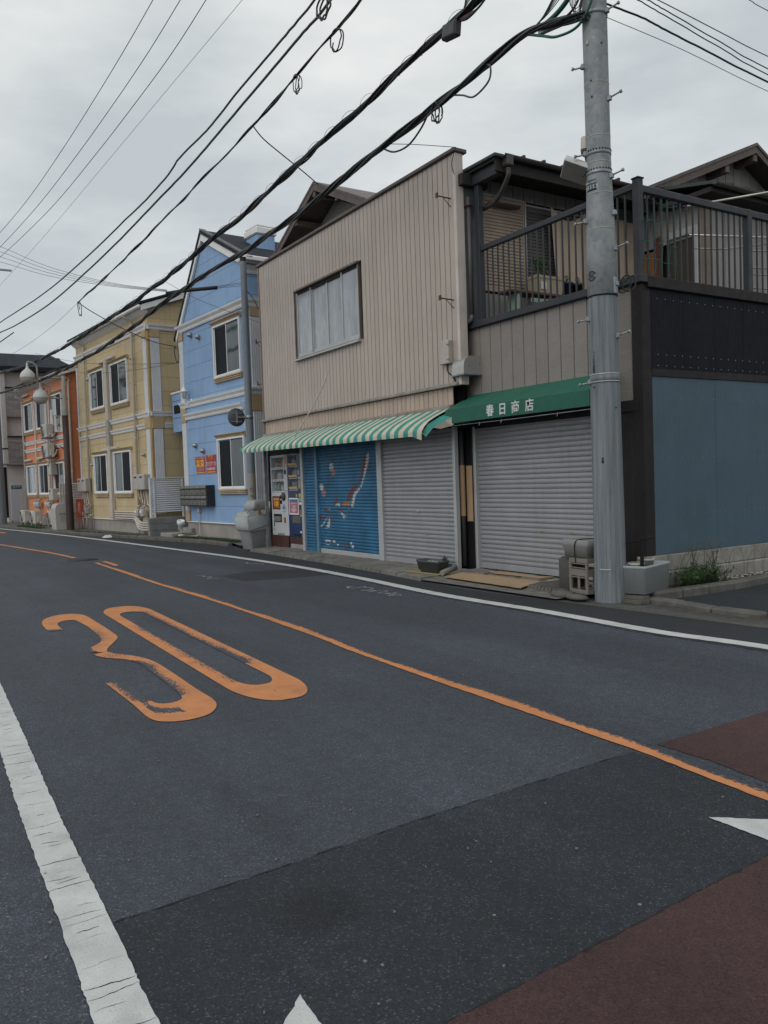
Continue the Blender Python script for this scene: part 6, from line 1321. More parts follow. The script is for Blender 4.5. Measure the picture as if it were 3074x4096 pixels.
# droppers and loops
ORD = ['lowest', 'second lowest', 'third lowest', 'fourth lowest', 'fifth lowest', 'sixth lowest', 'topmost']
GRSH = mat('green_sheath', (0.012, 0.085, 0.065), 0.5)
cable('green sheathed cable sweeping up to the pole top', [(-7.95, 7.39, 7.20), (-7.62, 7.42, 7.20), (-7.35, 7.45, 7.30), (-7.08, 7.48, 7.52), (-7.0, 7.5, 7.7)], 0.030, GRSH, 8, 6); cable('dark green cable hanging in a low loop before the pole', [(-7.95, 7.38, 7.19), (-7.66, 7.36, 7.03), (-7.40, 7.35, 6.90), (-7.10, 7.40, 6.90), (-6.93, 7.46, 7.15), (-6.90, 7.48, 7.5)], 0.017, GRSH, 8, 6)
cable('black cable looping up to the bracket arm', [(-7.98, 7.37, 7.22), (-7.60, 7.37, 7.12), (-7.3, 7.38, 7.08), (-7.12, 7.42, 7.2), (-7.05, 7.45, 7.5)], 0.014, BLACKC, 8, 6)
for k in range(6): cable(ORD[k] + ' of the thin cables fanning up to the pole arm', [(-7.9 + 0.03 * k, 7.39, 7.23), (-7.6, 7.40 + 0.01 * k, 7.28 + 0.03 * k), (-7.25, 7.42, 7.45 + 0.05 * k), (-7.1, 7.44, 7.6 + 0.06 * k)], 0.006, BLACKC, 5, 5).__setitem__('group', 'fan of thin cables at the pole arm')
for k in range(5): cable(ORD[k] + ' of the thin loops hanging beside the pole head', [(-7.25 + 0.03 * k, 7.42, 7.5), (-7.22 + 0.02 * k, 7.40, 7.2 - 0.04 * k), (-7.08, 7.40, 7.12 - 0.03 * k), (-7.02 + 0.01 * k, 7.44, 7.45)], 0.005, BLACKC, 5, 6).__setitem__('group', 'thin loops at the pole head')
jb = thing('cable_junction_box', 'dark grey junction box hanging on the upper heavy cable', 'junction box', (-9.33, 7.24, 7.95), R(2)); mb = MB(); mb.T = Matrix.Rotation(R(9), 4, 'Y'); mb.box(-0.16, 0.16, -0.06, 0.06, -0.20, 0.01, 0, 0.02); mb.build('case', RAILM, jb); mb = MB(); mb.T = Matrix.Rotation(R(9), 4, 'Y'); mb.box(-0.13, 0.13, -0.066, -0.060, -0.17, -0.02, 0, 0.006); mb.build('cover_plate', mat('box_cover', (0.06, 0.063, 0.068), 0.5), jb)
for k in range(7): cable(ORD[k] + ' of the thin wires fanning up from the junction box', [(-9.15 + 0.02 * k, 7.25, 7.99), (-9.0, 7.26, 8.06 + 0.02 * k), (-8.7 + 0.02 * k, 7.28, 8.2 + 0.03 * k), (-8.3, 7.3, 8.45 + 0.06 * k)], 0.005, BLACKC, 5, 4).__setitem__('group', 'wires above the junction box')
BRC = mat('rusty_sheath', (0.10, 0.055, 0.05), 0.7, var=0.4, vscale=12)
for k, mm in enumerate((BRC, BRC, BLACKC, BLACKC)): cable(('left rust-brown', 'right rust-brown', 'left black', 'right black')[k] + ' cable curving up from the junction box', [(-9.15, 7.25, 7.93 - 0.01 * k), (-8.95, 7.25, 7.90 - 0.015 * k), (-8.72 + 0.03 * k, 7.26, 7.90 + 0.01 * k), (-8.45 + 0.06 * k, 7.27, 8.08 + 0.01 * k), (-8.3 + 0.08 * k, 7.28, 8.3)], 0.014, mm, 6, 6).__setitem__('group', 'curved cables at the junction box')
def loop(label, c, rx, rz, r_, turns=1, m=BLACKC, seed=1):
    rn = random.Random(seed); pts = []
    for k in range(int(14 * turns) + 1): t = 2 * math.pi * k / 14; f = 1 + rn.uniform(-0.12, 0.12); pts.append((c[0] + rx * f * math.sin(t), c[1] + 0.04 * math.sin(t * 0.7), c[2] - rz * f * (1 - math.cos(t)) * 0.5))
    return cable(label, pts, r_, m, 5, 4)
loop('coil of slack cable hanging from the twin grey cables at the top', (-12.6, 7.0, 9.86), 0.20, 0.30, 0.017, 2.2, GREYC, 3); loop('second coil of slack cable at the top of the twin grey cables', (-12.25, 7.02, 10.05), 0.26, 0.28, 0.02, 1.6, BLACKC, 8)
loop('wire loop hanging from the twisted service cable near the top', (-12.35, 7.1, 9.24), 0.20, 0.30, 0.012, 1.8, BLACKC, 4); loop('small tangled wire loop halfway down the twisted service cable', (-13.75, 7.03, 9.08), 0.13, 0.30, 0.009, 2.6, BLACKC, 5)
loop('wire loops hanging under the lower heavy cable', (-9.75, 7.24, 7.02), 0.09, 0.26, 0.010, 3.4, BLACKC, 6)
cable('grey cable bowing out below the lower heavy cable', [(-8.72, 7.31, 7.14), (-8.60, 7.30, 7.05), (-8.65, 7.30, 6.88), (-8.95, 7.29, 6.80), (-9.2, 7.29, 6.92), (-9.45, 7.28, 7.02)], 0.013, GREYC, 8, 6)
cable('slack cable under the lower heavy cable above the parapet', [(-9.95, 7.24, 6.96), (-10.15, 7.23, 6.80), (-10.45, 7.2, 6.66), (-10.8, 7.17, 6.68), (-11.1, 7.16, 6.84)], 0.014, BLACKC, 8, 6)
cable('thin drop wire from the lower heavy cable to the parapet end', [(-10.9, 7.18, 6.84), (-10.65, 7.5, 6.80), (-10.36, 8.05, 6.755)], 0.005)
cable('service drop from the twisted cable to the gable behind the beige front', [(-15.5, 6.91, 8.79), (-15.55, 7.15, 8.60), (-15.75, 7.7, 8.42), (-16.1, 8.3, 8.33), (-16.52, 8.9, 8.27)], 0.012, BLACKC, 6, 6)
cable('service drop from the twisted cable end to the blue house corner', [(-27.98, 6.04, 7.69), (-27.5, 6.3, 7.35), (-26.6, 6.9, 6.75), (-25.5, 7.6, 6.15), (-24.6, 8.1, 5.85)], 0.014, BLACKC, 6, 6); loop('slack loops where the twisted cable ends in the sky', (-27.9, 6.05, 7.69), 0.15, 0.45, 0.012, 1.3, BLACKC, 9); loop('slack loop at the blue house corner', (-24.55, 8.1, 5.85), 0.12, 0.5, 0.012, 1.2, BLACKC, 10)
cable('thin continuation wire of the twisted cable to the left', [(-27.98, 6.04, 7.69), (-31, 5.8, 7.45), (-36, 5.5, 7.4), (-42, 5.2, 7.6)], 0.005)
cable('black cable crossing the left edge near the far pole', [(-34.5, 5.0, 7.75), (-38, 4.4, 7.55), (-44, 3.4, 7.6)], 0.02); cable('dark wire just above the slate roof at the left', [(-42.1, 5.2, 7.2), (-36, 5.6, 6.7), (-32.4, 6.0, 6.5)], 0.012)
ARM = mat('insulated_sleeve', (0.012, 0.013, 0.015), 0.6); tag(tube('cable_sleeve', [(-20.3, 6.52, 6.42), (-19.87, 6.80, 6.42), (-19.5, 7.10, 6.41), (-19.154, 7.4, 6.40)], 0.045, ARM, None, 10), 'thick black sleeved spur reaching from the heavy cable towards the steel pole', 'cable')
for k in range(3): cable(ORD[k] + ' of the wires from the black sleeve to the steel pole', [(-19.16, 7.4, 6.39 + 0.02 * k), (-19.15, 7.7, 6.44 + 0.03 * k), (-19.15, 8.03, 6.50 + 0.04 * k)], 0.005).__setitem__('group', 'wires at the steel pole head')
for k in range(4): cable(ORD[k] + ' of the thin wires crossing the sky to the black sleeve', [(-20.2, 6.5, 6.44 + 0.015 * k), (-22.5, 5.7, 7.0 + 0.03 * k), (-25.5, 4.7, 7.85 + 0.09 * k), (-28.0, 3.78, 8.75 + 0.16 * k), (-30, 3.0, 9.4 + 0.2 * k)], 0.006).__setitem__('group', 'thin drop wires crossing the sky')
for k in range(2): cable(('lower', 'upper')[k] + ' thin slack wire crossing the yellow house front', [(-34, 5.6 + 0.05 * k, 6.6 + 0.3 * k), (-30, 6.3, 5.7 + 0.35 * k), (-27, 7.0, 5.35 + 0.25 * k), (-24.6, 8.1, 5.35)], 0.006).__setitem__('group', 'slack wires on the yellow house')
cable('dark drop wire from the steel pole to the side of the blue house', [(-19.12, 8.15, 6.42), (-18.95, 8.3, 6.1), (-18.75, 8.6, 5.3), (-18.7, 8.9, 4.9)], 0.010, BLACKC, 6, 6)
cable('thin stay wire crossing the blue gable', [(-20.9, 6.62, 6.9), (-20.3, 7.3, 6.35), (-19.2, 8.1, 5.75), (-18.6, 8.7, 5.4)], 0.005)

# ------------------------------------------------------------------ steel pole with the back of a round sign
spp = thing('steel_pole', 'slim grey steel pole with cap between beige shop and blue house', 'pole', (-19.15, 8.10, 0)); spp.rotation_euler = (0, 0.004, 0)
STP = mat('grey_painted_steel', (0.16, 0.185, 0.205), 0.5, var=0.12, vscale=4, grime=0.15)
MB().lathe([(0.098, 1.85), (0.094, 3.2), (0.085, 5.0), (0.076, 7.12)], n=20).build('shaft', STP, spp); MB().lathe([(0.104, 0.0), (0.102, 1.84), (0.098, 1.852)], n=20).build('base_sleeve', mat('bare_sleeve', (0.24, 0.225, 0.20), 0.8, var=0.15, streak=0.15), spp); MB().lathe([(0.080, 7.10), (0.080, 7.20), (0.0, 7.21)], n=20).build('cap', DARKM, spp); MB().lathe([(0.100, 3.22), (0.105, 3.22), (0.105, 3.30), (0.100, 3.30)], n=20).build('clamp', GALV, spp)
mb = MB()
for k, ch_ in enumerate('OPEN'): lettering(ch_, 0.13, INK, spp, (0.102 * math.cos(-0.55), 0.102 * math.sin(-0.55), 1.45 - k * 0.17), (R(90), R(90), -0.55 + R(90)), 0.0, 'graffiti', 0.0006)
box('sticker', -0.12, -0.07, -0.09, -0.085, 3.0, 3.2, WHITEM, spp, 0)
rs = thing('round_road_sign', 'round road sign seen from behind on the steel pole', 'sign', (-19.13, 7.76, 3.25)); mb = MB(); mb.T = Matrix.Rotation(R(90), 4, 'Y'); mb.lathe([(0.0, -0.006), (0.225, -0.006), (0.228, 0.0), (0.225, 0.006), (0.0, 0.006)], n=36); mb.build('disc', mat('sign_back', (0.075, 0.08, 0.085), 0.5, var=0.15), rs)
mb = MB(); mb.box(0.008, 0.03, -0.02, 0.02, -0.15, 0.15); mb.box(0.008, 0.02, -0.14, 0.14, 0.09, 0.115); mb.box(0.008, 0.02, -0.14, 0.14, -0.115, -0.09); mb.build('brace', GALV, rs); box('bracket', 0.012, 0.035, 0.0, 0.27, -0.02, 0.03, GALV, rs, 0.004)

# ------------------------------------------------------------------ lamp post of the street with two globes
lpx, lpy = -32.6, 6.36
lp = thing('lamp_post', 'brown street lamp post with two white globe lamps and a street sign', 'lamp post', (lpx, lpy, 0)); BRN = mat('brown_post', (0.045, 0.028, 0.027), 0.6, var=0.2, grime=0.2); GRP = mat('grey_post', (0.27, 0.26, 0.245), 0.5, var=0.12)
MB().lathe([(0.145, 0.0), (0.14, 1.2), (0.12, 2.0), (0.11, 2.05), (0.105, 4.4), (0.0, 4.41)], n=16).build('shaft', BRN, lp); MB().lathe([(0.12, 4.40), (0.12, 4.62), (0.075, 4.66), (0.07, 5.9), (0.0, 5.91)], n=14).build('upper_shaft', GRP, lp)
for (za, ya, zg) in ((5.80, -1.24, 5.80), (5.05, -0.83, 5.07)):
    arm = ob('arm', None, lp); tube('bar', [(0, 0.12, za), (0, ya + 0.35, za)], 0.03, GRP, arm, 8)
    tube('hook', smooth([(0, ya + 0.33, za - 0.42), (0, ya + 0.33, za - 0.1), (0, ya + 0.33, za + 0.35), (0, ya + 0.24, za + 0.50), (0, ya + 0.08, za + 0.56), (0, ya, za + 0.55)], 5), 0.035, GRP, arm, 8)
    gl = ob('globe_lamp', None, lp); mb = MB(); mb.lathe([(0.03, zg + 0.54), (0.035, zg + 0.44), (0.05, zg + 0.36), (0.085, zg + 0.29), (0.15, zg + 0.235), (0.215, zg + 0.17), (0.255, zg + 0.09), (0.268, zg - 0.01)], (0, ya, 0), 22); mb.build('upper_shell', mat('lamp_shell', (0.48, 0.48, 0.47), 0.5, var=0.05, streak=0.12), gl)
    mb = MB(); mb.lathe([(0.265, zg - 0.012), (0.255, zg - 0.07), (0.21, zg - 0.17), (0.13, zg - 0.235), (0.0, zg - 0.25)], (0, ya, 0), 22); mb.build('lower_globe', mat('lamp_globe', (0.36, 0.345, 0.32), 0.4, var=0.08), gl)
stn = ob('street_name_sign', None, lp); box('panel', -0.02, 0.02, -0.42, -0.10, 3.77, 4.41, mat('sign_frame', (0.05, 0.035, 0.035), 0.5), stn, 0.004); box('face', 0.021, 0.026, -0.405, -0.115, 3.785, 4.395, mat('sign_face', (0.66, 0.67, 0.66), 0.5), stn, 0)
for ch_, z in zip('朝日通り', (4.31, 4.165, 4.02, 3.87)): lettering(ch_, 0.155, INK, stn, (0.028, -0.26, z), (R(90), 0, R(90)), 0.002, depth=0.0005)
tube('hook', [(0, -0.05, 3.1), (0, -0.25, 3.27)], 0.015, DARKM, lp, 6)
fh = thing('red_notice_sign', 'red standing sign with white writing beside the lamp post', 'sign', (-32.1, 6.62, 0)); SRED = mat('notice_red', (0.28, 0.045, 0.028), 0.5, var=0.1)
box('panel', -0.02, 0.02, -0.13, 0.14, 0.55, 1.25, SRED, fh, 0.006)
for y_ in (-0.05, 0.06): tube('leg', [(0, y_, 0.0), (0, y_, 0.56)], 0.016, SRED, fh, 8)
for y_, n_ in ((-0.05, 7), (0.0, 9)):
    for k in range(n_): box('print_mark', 0.021, 0.023, y_ - 0.008, y_ + 0.008, 1.08 - k * 0.05, 1.11 - k * 0.05, LET, fh, 0)
for k in range(3): box('print_mark', 0.021, 0.023, 0.085, 0.115, 0.72 - k * 0.05, 0.755 - k * 0.05, LET, fh, 0)
fp = thing('far_utility_pole', 'grey concrete utility pole cut by the left edge of the picture', 'utility pole', (-42.3, 5.18, 0)); MB().lathe([(0.24, 0), (0.2, 3), (0.17, 8), (0.14, 13.2), (0.0, 13.2)], n=20).build('shaft', POLEC, fp)
box('crossarm', -0.05, 0.05, -0.2, 1.0, 12.0, 12.08, GALV, fp, 0.005)

# ------------------------------------------------------------------ vending machines
def vending(name, label, x0, w, body, winx, rows, seed, gap=None):
    v = thing(name, label, 'vending machine', (x0, 8.15, 0.36)); H = 1.885
    BODY = body; GL = glass('machine_glass', (0.05, 0.06, 0.07), 0.08, spec=0.5)
    wx0, wx1, wz0, wz1 = winx
    # case with a real recess for the display
    mb = MB(); mb.box(0.0, wx0, 0, 0.6, 0.0, H, 0, 0.008); mb.box(wx1, w, 0, 0.6, 0, H, 0, 0.008); mb.box(wx0, wx1, 0, 0.6, 0, wz0, 0, 0.0); mb.box(wx0, wx1, 0, 0.6, wz1, H, 0, 0.0); mb.box(wx0, wx1, 0.16, 0.6, wz0, wz1); mb.build('case', BODY, v)
    box('display_back', wx0, wx1, 0.145, 0.159, wz0, wz1, mat('display_back', (0.09, 0.09, 0.09), 0.6), v, 0)
    rn = random.Random(seed); cols = [mat('can_%d' % i, c, 0.35) for i, c in enumerate(((0.06, 0.16, 0.30), (0.30, 0.09, 0.05), (0.32, 0.24, 0.07), (0.10, 0.20, 0.08), (0.34, 0.33, 0.31), (0.10, 0.07, 0.05), (0.10, 0.28, 0.38)))]
    n = 8; mb = MB(); bw = (wx1 - wx0 - 0.04) / n; sh = MB(); bt = MB(); kn = MB(); rh = (wz1 - wz0) / rows
    for r_ in range(rows):
        zb = wz0 + r_ * rh
        sh.box(wx0, wx1, 0.02, 0.145, zb + 0.035, zb + 0.05)
        bt.box(wx0 + 0.01, wx1 - 0.01, 0.004, 0.02, zb + 0.0, zb + 0.05, 0, 0.004)
        for k in range(n):
            x = wx0 + 0.02 + (k + 0.5) * bw; ci = rn.randrange(7); hh = rn.uniform(0.62, 0.82) * (rh - 0.06)
            mb.lathe([(bw * 0.36, zb + 0.052), (bw * 0.38, zb + 0.07), (bw * 0.38, zb + 0.05 + hh * 0.7), (bw * 0.2, zb + 0.05 + hh * 0.88), (bw * 0.17, zb + 0.05 + hh), (0, zb + 0.05 + hh)], (x, 0.09, 0), 8, ci)
            kn.T = Matrix.Translation((x, 0.002, zb + 0.026)) @ Matrix.Rotation(R(90), 4, 'X'); kn.lathe([(0.016, -0.002), (0.016, 0.004), (0, 0.006)], n=8)
    stuff(mb.build('drink_samples', cols, v)); sh.build('shelf', WHITEM, v); bt.build('button_strip', WHITEM, v); stuff(kn.build('button', INK, v))
    # thin clear pane over the samples
    gm = MATS.get('clear_pane')
    if gm is None:
        gm, nt, b_ = newmat('clear_pane'); b_.inputs['Base Color'].default_value = (0.5, 0.55, 0.58, 1); b_.inputs['Roughness'].default_value = 0.03; b_.inputs['Alpha'].default_value = 0.06; MATS['clear_pane'] = gm
    box('display_pane', wx0, wx1, -0.001, 0.002, wz0 + 0.052, wz1, gm, v, 0)
    return v
VW = mat('machine_white', (0.47, 0.48, 0.50), 0.4, var=0.04, streak=0.06); VB = mat('machine_blue', (0.012, 0.03, 0.10), 0.35, var=0.06)
v = vending('vending_machine', 'white drinks vending machine under the striped awning', -18.10, 0.91, VW, (0.05, 0.72, 0.985, 1.83), 3, 2)
def onf(name, x0, x1, z0, z1, m, d=0.004): return box(name, x0, x1, -d - 0.002, -0.0005, z0, z1, m, v, 0)
onf('poster', 0.085, 0.47, 0.63, 0.895, mat('ad_red', (0.30, 0.045, 0.03), 0.5)); onf('poster_edge', 0.06, 0.49, 0.61, 0.92, DARKM, 0.001); lettering('100', 0.17, mat('ad_yellow', (0.55, 0.38, 0.03), 0.5), v, (0.28, -0.008, 0.735), (R(90), 0, 0), 0.008, depth=0.001); onf('poster_text', 0.13, 0.43, 0.835, 0.865, PYEL, 0.0055); onf('poster_text', 0.34, 0.43, 0.645, 0.655, PYEL, 0.0055)
onf('delivery_door', 0.12, 0.55, 0.31, 0.50, DARKM, 0.003); mb = MB(); mb.prism([(-0.002, 0.46), (-0.03, 0.34), (-0.03, 0.33), (-0.002, 0.33)], 0.16, 0.51, 'x'); mb.build('delivery_flap', glass('flap_plastic', (0.16, 0.16, 0.17), 0.2), v)
onf('coin_panel', 0.50, 0.62, 0.86, 0.94, DARKM, 0.006); mb = MB(); mb.T = Matrix.Translation((0.70, -0.001, 0.915)) @ Matrix.Rotation(R(90), 4, 'X'); mb.lathe([(0.10, 0), (0.10, 0.02), (0.08, 0.03), (0, 0.03)], n=18); mb.build('coin_slot', mat('bronze_plastic', (0.05, 0.04, 0.03), 0.4), v)
onf('bill_slot', 0.50, 0.60, 0.74, 0.83, DARKM, 0.004); onf('price_display', 0.77, 0.86, 1.43, 1.53, DARKM, 0.004); onf('sticker', 0.62, 0.76, 0.62, 0.68, mat('sticker_blue', (0.08, 0.18, 0.32), 0.5)); onf('sticker', 0.65, 0.74, 0.70, 0.72, MATS['sticker_blue']); onf('sticker', 0.64, 0.76, 0.55, 0.59, mat('sticker_grey', (0.32, 0.33, 0.34), 0.5)); onf('sticker', 0.10, 0.15, 0.20, 0.30, mat('sticker_green', (0.03, 0.12, 0.09), 0.5)); onf('sticker', 0.06, 0.14, 0.12, 0.16, MATS['sticker_grey']); onf('keypad', 0.77, 0.88, 1.01, 1.06, MATS['sticker_grey'])
mb = MB(); mb.prism([(0.74, 1.84), (0.88, 1.84), (0.87, 1.70), (0.80, 1.56), (0.76, 1.53), (0.79, 1.66), (0.78, 1.76)], -0.004, -0.0005, 'y'); mb.build('orange_swoosh', mat('swoosh_orange', (0.50, 0.27, 0.03), 0.5), v)
mb = MB(); mb.T = Matrix.Translation((0.72, -0.003, 0.35)); mb.prism([(-0.05, -0.05), (0.05, -0.05), (0.05, 0.05), (0.03, 0.08), (-0.03, 0.08), (-0.05, 0.05)], -0.006, 0.002, 'y'); mb.build('coin_return', mat('return_orange', (0.28, 0.11, 0.03), 0.5), v)
mb = MB(); mb.prism([(0.25, 0.0), (0.72, 0.0), (0.62, 0.05), (0.35, 0.05)], -0.006, -0.001, 'y'); mb.build('kick_vent', mat('vent_grey', (0.2, 0.2, 0.2), 0.5), v)
v = vending('vending_machine', 'dark blue drinks vending machine beside the narrow blue shutter', -17.175, 0.72, VB, (0.06, 0.50, 1.05, 1.85), 3, 7)
onf('poster', 0.055, 0.545, 0.50, 0.88, WHITEM); onf('poster', 0.085, 0.515, 0.53, 0.85, mat('ad_pink', (0.36, 0.12, 0.17), 0.5), 0.006); onf('poster_band', 0.085, 0.515, 0.79, 0.85, mat('ad_blue', (0.06, 0.14, 0.28), 0.5), 0.007); lettering('100', 0.14, mat('ad_pale', (0.50, 0.38, 0.40), 0.5), v, (0.30, -0.010, 0.665), (R(90), 0, 0), 0.005, depth=0.001)
mb = MB(); mb.prism([(0.14, 0.62), (0.46, 0.62), (0.30, 0.54)], -0.0095, -0.0085, 'y'); mb.build('poster_arrow', MATS['ad_pale'], v); onf('poster_text', 0.16, 0.44, 0.745, 0.77, MATS['ad_pale'], 0.008)
onf('delivery_door', 0.20, 0.62, 0.31, 0.47, mat('smoked_door', (0.10, 0.10, 0.095), 0.3)); onf('sticker', 0.57, 0.69, 1.62, 1.80, MATS['sticker_green']); onf('sticker', 0.56, 0.64, 1.40, 1.50, MATS['sticker_grey']); onf('sticker', 0.58, 0.69, 1.30, 1.36, MATS['sticker_grey']); onf('coin_panel', 0.57, 0.68, 1.09, 1.28, mat('coin_tan', (0.34, 0.25, 0.17), 0.5)); onf('sticker', 0.57, 0.70, 0.90, 0.98, PYEL); onf('sticker', 0.58, 0.70, 0.80, 0.89, MATS['sticker_grey']); onf('sticker', 0.58, 0.70, 0.73, 0.78, WHITEM); onf('sticker', 0.59, 0.68, 0.52, 0.61, MATS['return_orange']); onf('sticker', 0.60, 0.68, 0.46, 0.51, MATS['sticker_grey']); onf('sticker', 0.59, 0.66, 0.09, 0.13, WHITEM); onf('bill_slot', 0.42, 0.50, 0.90, 0.97, MATS['coin_tan']); onf('vent', 0.22, 0.58, 0.02, 0.06, DARKM)
for r_ in range(3): onf('price_band', 0.065, 0.495, 1.05 + r_ * 0.2667 + 0.05, 1.05 + r_ * 0.2667 + 0.085, PYEL, 0.003)

# ------------------------------------------------------------------ rubbish bin with bag
bn = thing('rubbish_bin', 'grey lidded plastic rubbish bin with a bag folded over its rim', 'bin', (-18.42, 7.83, 0.03), R(8)); bn.rotation_euler = (R(4), R(0), R(14)); BING = mat('bin_grey', (0.235, 0.25, 0.25), 0.55, var=0.08, streak=0.1)
def rrect(hx, hy, r_, z, n=5):
    out = []
    for sx, sy, a0 in ((1, 1, 0), (-1, 1, 90), (-1, -1, 180), (1, -1, 270)):
        for k in range(n + 1): a = R(a0 + 90 * k / n); out.append((sx * (hx - r_) + r_ * math.cos(a), sy * (hy - r_) + r_ * math.sin(a), z))
    return out
def loft(rings, m, name, parent, cap0=True, cap1=True, jit=0.0, seed=1):
    mb = MB(); rn = random.Random(seed); ids = []
    for ri, rg in enumerate(rings): ids.append([mb._v((x + rn.uniform(-jit, jit), y + rn.uniform(-jit, jit), z + rn.uniform(-jit, jit))) for x, y, z in rg])
    for a, b in zip(ids, ids[1:]):
        for k in range(len(a)): mb.idx([a[k], a[(k + 1) % len(a)], b[(k + 1) % len(a)], b[k]], 0, True)
    if cap0: mb.idx(ids[0][::-1])
    if cap1: mb.idx(ids[-1])
    return mb.build(name, m, parent)
loft([rrect(0.19, 0.24, 0.05, 0.0), rrect(0.195, 0.25, 0.05, 0.02), rrect(0.235, 0.315, 0.05, 0.62), rrect(0.245, 0.33, 0.05, 0.80)], BING, 'body', bn)
loft([rrect(0.25, 0.33, 0.05, 0.47), rrect(0.262, 0.35, 0.06, 0.50), rrect(0.272, 0.37, 0.06, 0.60), rrect(0.274, 0.375, 0.06, 0.74), rrect(0.262, 0.355, 0.05, 0.81)], mat('clear_bag', (0.40, 0.43, 0.44), 0.35, var=0.12, spec=0.6), 'bag', bn, False, False, 0.014, 3)
loft([rrect(0.262, 0.35, 0.05, 0.80), rrect(0.268, 0.355, 0.05, 0.825), rrect(0.24, 0.32, 0.06, 0.84), rrect(0.22, 0.30, 0.06, 0.92)], mat('lid_grey', (0.29, 0.30, 0.30), 0.55, var=0.06), 'lid', bn)
rr_ = rrect(0.205, 0.21, 0.06, 0.0); loft([[(x, y + 0.08, 0.90) for x, y, _ in rr_], [(x * 0.92, y * 0.80 + 0.10, 1.10) for x, y, _ in rr_], [(x * 0.80, y * 0.62 + 0.11, 1.16) for x, y, _ in rr_]], MATS['lid_grey'], 'lid_hood', bn)
tube('cord', smooth([(0.20, -0.36, 0.47), (0.262, -0.30, 0.48), (0.272, 0.0, 0.51), (0.268, 0.30, 0.55)], 4), 0.006, BLACKC, bn, 5); box('tag', 0.262, 0.275, -0.02, 0.05, 0.83, 0.94, mat('orange_tag', (0.28, 0.12, 0.03), 0.6), bn, 0.003); tube('tag_string', smooth([(0.265, 0.06, 0.84), (0.225, 0.04, 0.95), (0.20, 0.03, 1.08)], 4), 0.005, RUST, bn, 5)
tube('handle_wire', smooth([(0.20, -0.30, 0.90), (0.22, -0.2, 0.97), (0.22, -0.1, 0.97), (0.2, -0.06, 0.93)], 4), 0.006, DARKM, bn, 5)
bx_ = thing('cream_tank', 'cream cylindrical tank behind the rubbish bin', 'tank', (-18.55, 8.45, 0.0)); mb = MB(); mb.tube([(-0.45, 0, 0.98), (0.45, 0, 1.0)], 0.16, 16); mb.build('shell', BOXW, bx_); box('base', -0.45, 0.45, -0.14, 0.14, 0.0, 0.83, CONC, bx_, 0.02)
# ------------------------------------------------------------------ small things before the shops
tb = mat('slate_plastic', (0.065, 0.075, 0.082), 0.6, var=0.15, grime=0.2)
def tub(label, x, y, rz, sx, sy, h, soil=True):
    t = thing('plant_tub', label, 'tub', (x, y, 0.075), rz); loft([rrect(sx * 0.88, sy * 0.86, 0.03, 0.0, 3), rrect(sx * 0.98, sy * 0.97, 0.03, h - 0.03, 3), rrect(sx * 1.03, sy * 1.03, 0.03, h - 0.028, 3), rrect(sx * 1.03, sy * 1.03, 0.03, h, 3), rrect(sx * 0.96, sy * 0.95, 0.03, h, 3), rrect(sx * 0.94, sy * 0.93, 0.03, h - 0.05, 3)], tb, 'tub', t, True, False)
    mb = MB(); mb.face([(a, b, h - 0.045) for a, b, _ in rrect(sx * 0.94, sy * 0.93, 0.03, 0, 3)]); mb.build('soil', SOIL, t); return t
tub('grey plastic plant tub behind, before the plain grey shutter', -11.02, 7.80, R(8), 0.26, 0.13, 0.17); t = tub('dark grey tub with a sprig and shells, before the plain grey shutter', -10.72, 7.62, R(6), 0.24, 0.13, 0.19)
foliage(0.18, 0.08, 0.20, 0.05, 0.05, 0.06, 50, 0.045, 12).build('sprig', [LEAF, LEAF2], t); mb = MB(); rn = random.Random(3)
for _ in range(14): mb.T = Matrix.Translation((rn.uniform(-0.17, 0.1), rn.uniform(-0.08, 0.06), 0.155)); s = rn.uniform(0.012, 0.025); mb.box(-s, s, -s, s, 0, s, 0, s * 0.4)
stuff(mb.build('shells', MATS['pebbles'], t))
tag(MB().box(-0.42, 0.42, -0.24, 0.24, 0, 0.012, 0, 0.004).build('tub_board', mat('yellow_board', (0.26, 0.20, 0.09), 0.8, var=0.2), None, (-10.82, 7.66, 0.062), R(7)), 'worn yellowish board under the plant tubs', 'board')
tag(tube('old_pipe', [(-10.34, 7.50, 0.10), (-10.74, 8.12, 0.13)], 0.042, mat('grey_pvc', (0.23, 0.215, 0.19), 0.7, var=0.15), None, 12), 'short grey pipe lying on the pavement between the shutters', 'pipe')
CB = mat('cardboard_mat', (0.34, 0.245, 0.15), 0.9, var=0.14, bump=0.35, bscale=55)
def mat_sheet(name, label, poly, z0, z1, m, wav=0.006):
    mb = MB(); P = wobble(poly, 0.12, 0.010); mb.prism(P, z0, z1, 'z'); return tag(mb.build(name, m), label, 'mat')
mat_sheet('cardboard_mat', 'long tan ribbed mat along the kerb before the corner shutter', [(-10.12, 7.38), (-8.34, 7.34), (-8.62, 7.98), (-10.36, 7.92)], 0.066, 0.078, CB); mat_sheet('cardboard_sheet', 'torn tan cardboard strip against the corner shutter', [(-10.0, 8.14), (-9.6, 8.24), (-9.0, 8.22), (-8.72, 8.32), (-8.75, 8.1), (-9.3, 8.06), (-9.7, 8.02)], 0.096, 0.103, CARD); mat_sheet('cardboard_sheet', 'small tan cardboard scrap beside the crate', [(-8.55, 8.0), (-8.2, 7.9), (-8.1, 8.2), (-8.4, 8.3)], 0.096, 0.101, CARD)
gr = thing('drain_ramp', 'ribbed concrete ramp piece before the corner shutter', 'ramp', (-8.0, 7.68, 0.04), R(-12)); mb = MB(); mb.prism([(-0.22, 0.0), (0.30, 0.0), (0.30, 0.06), (-0.22, 0.03)], -0.40, 0.40, 'x'); mb.build('base', CONCD, gr)
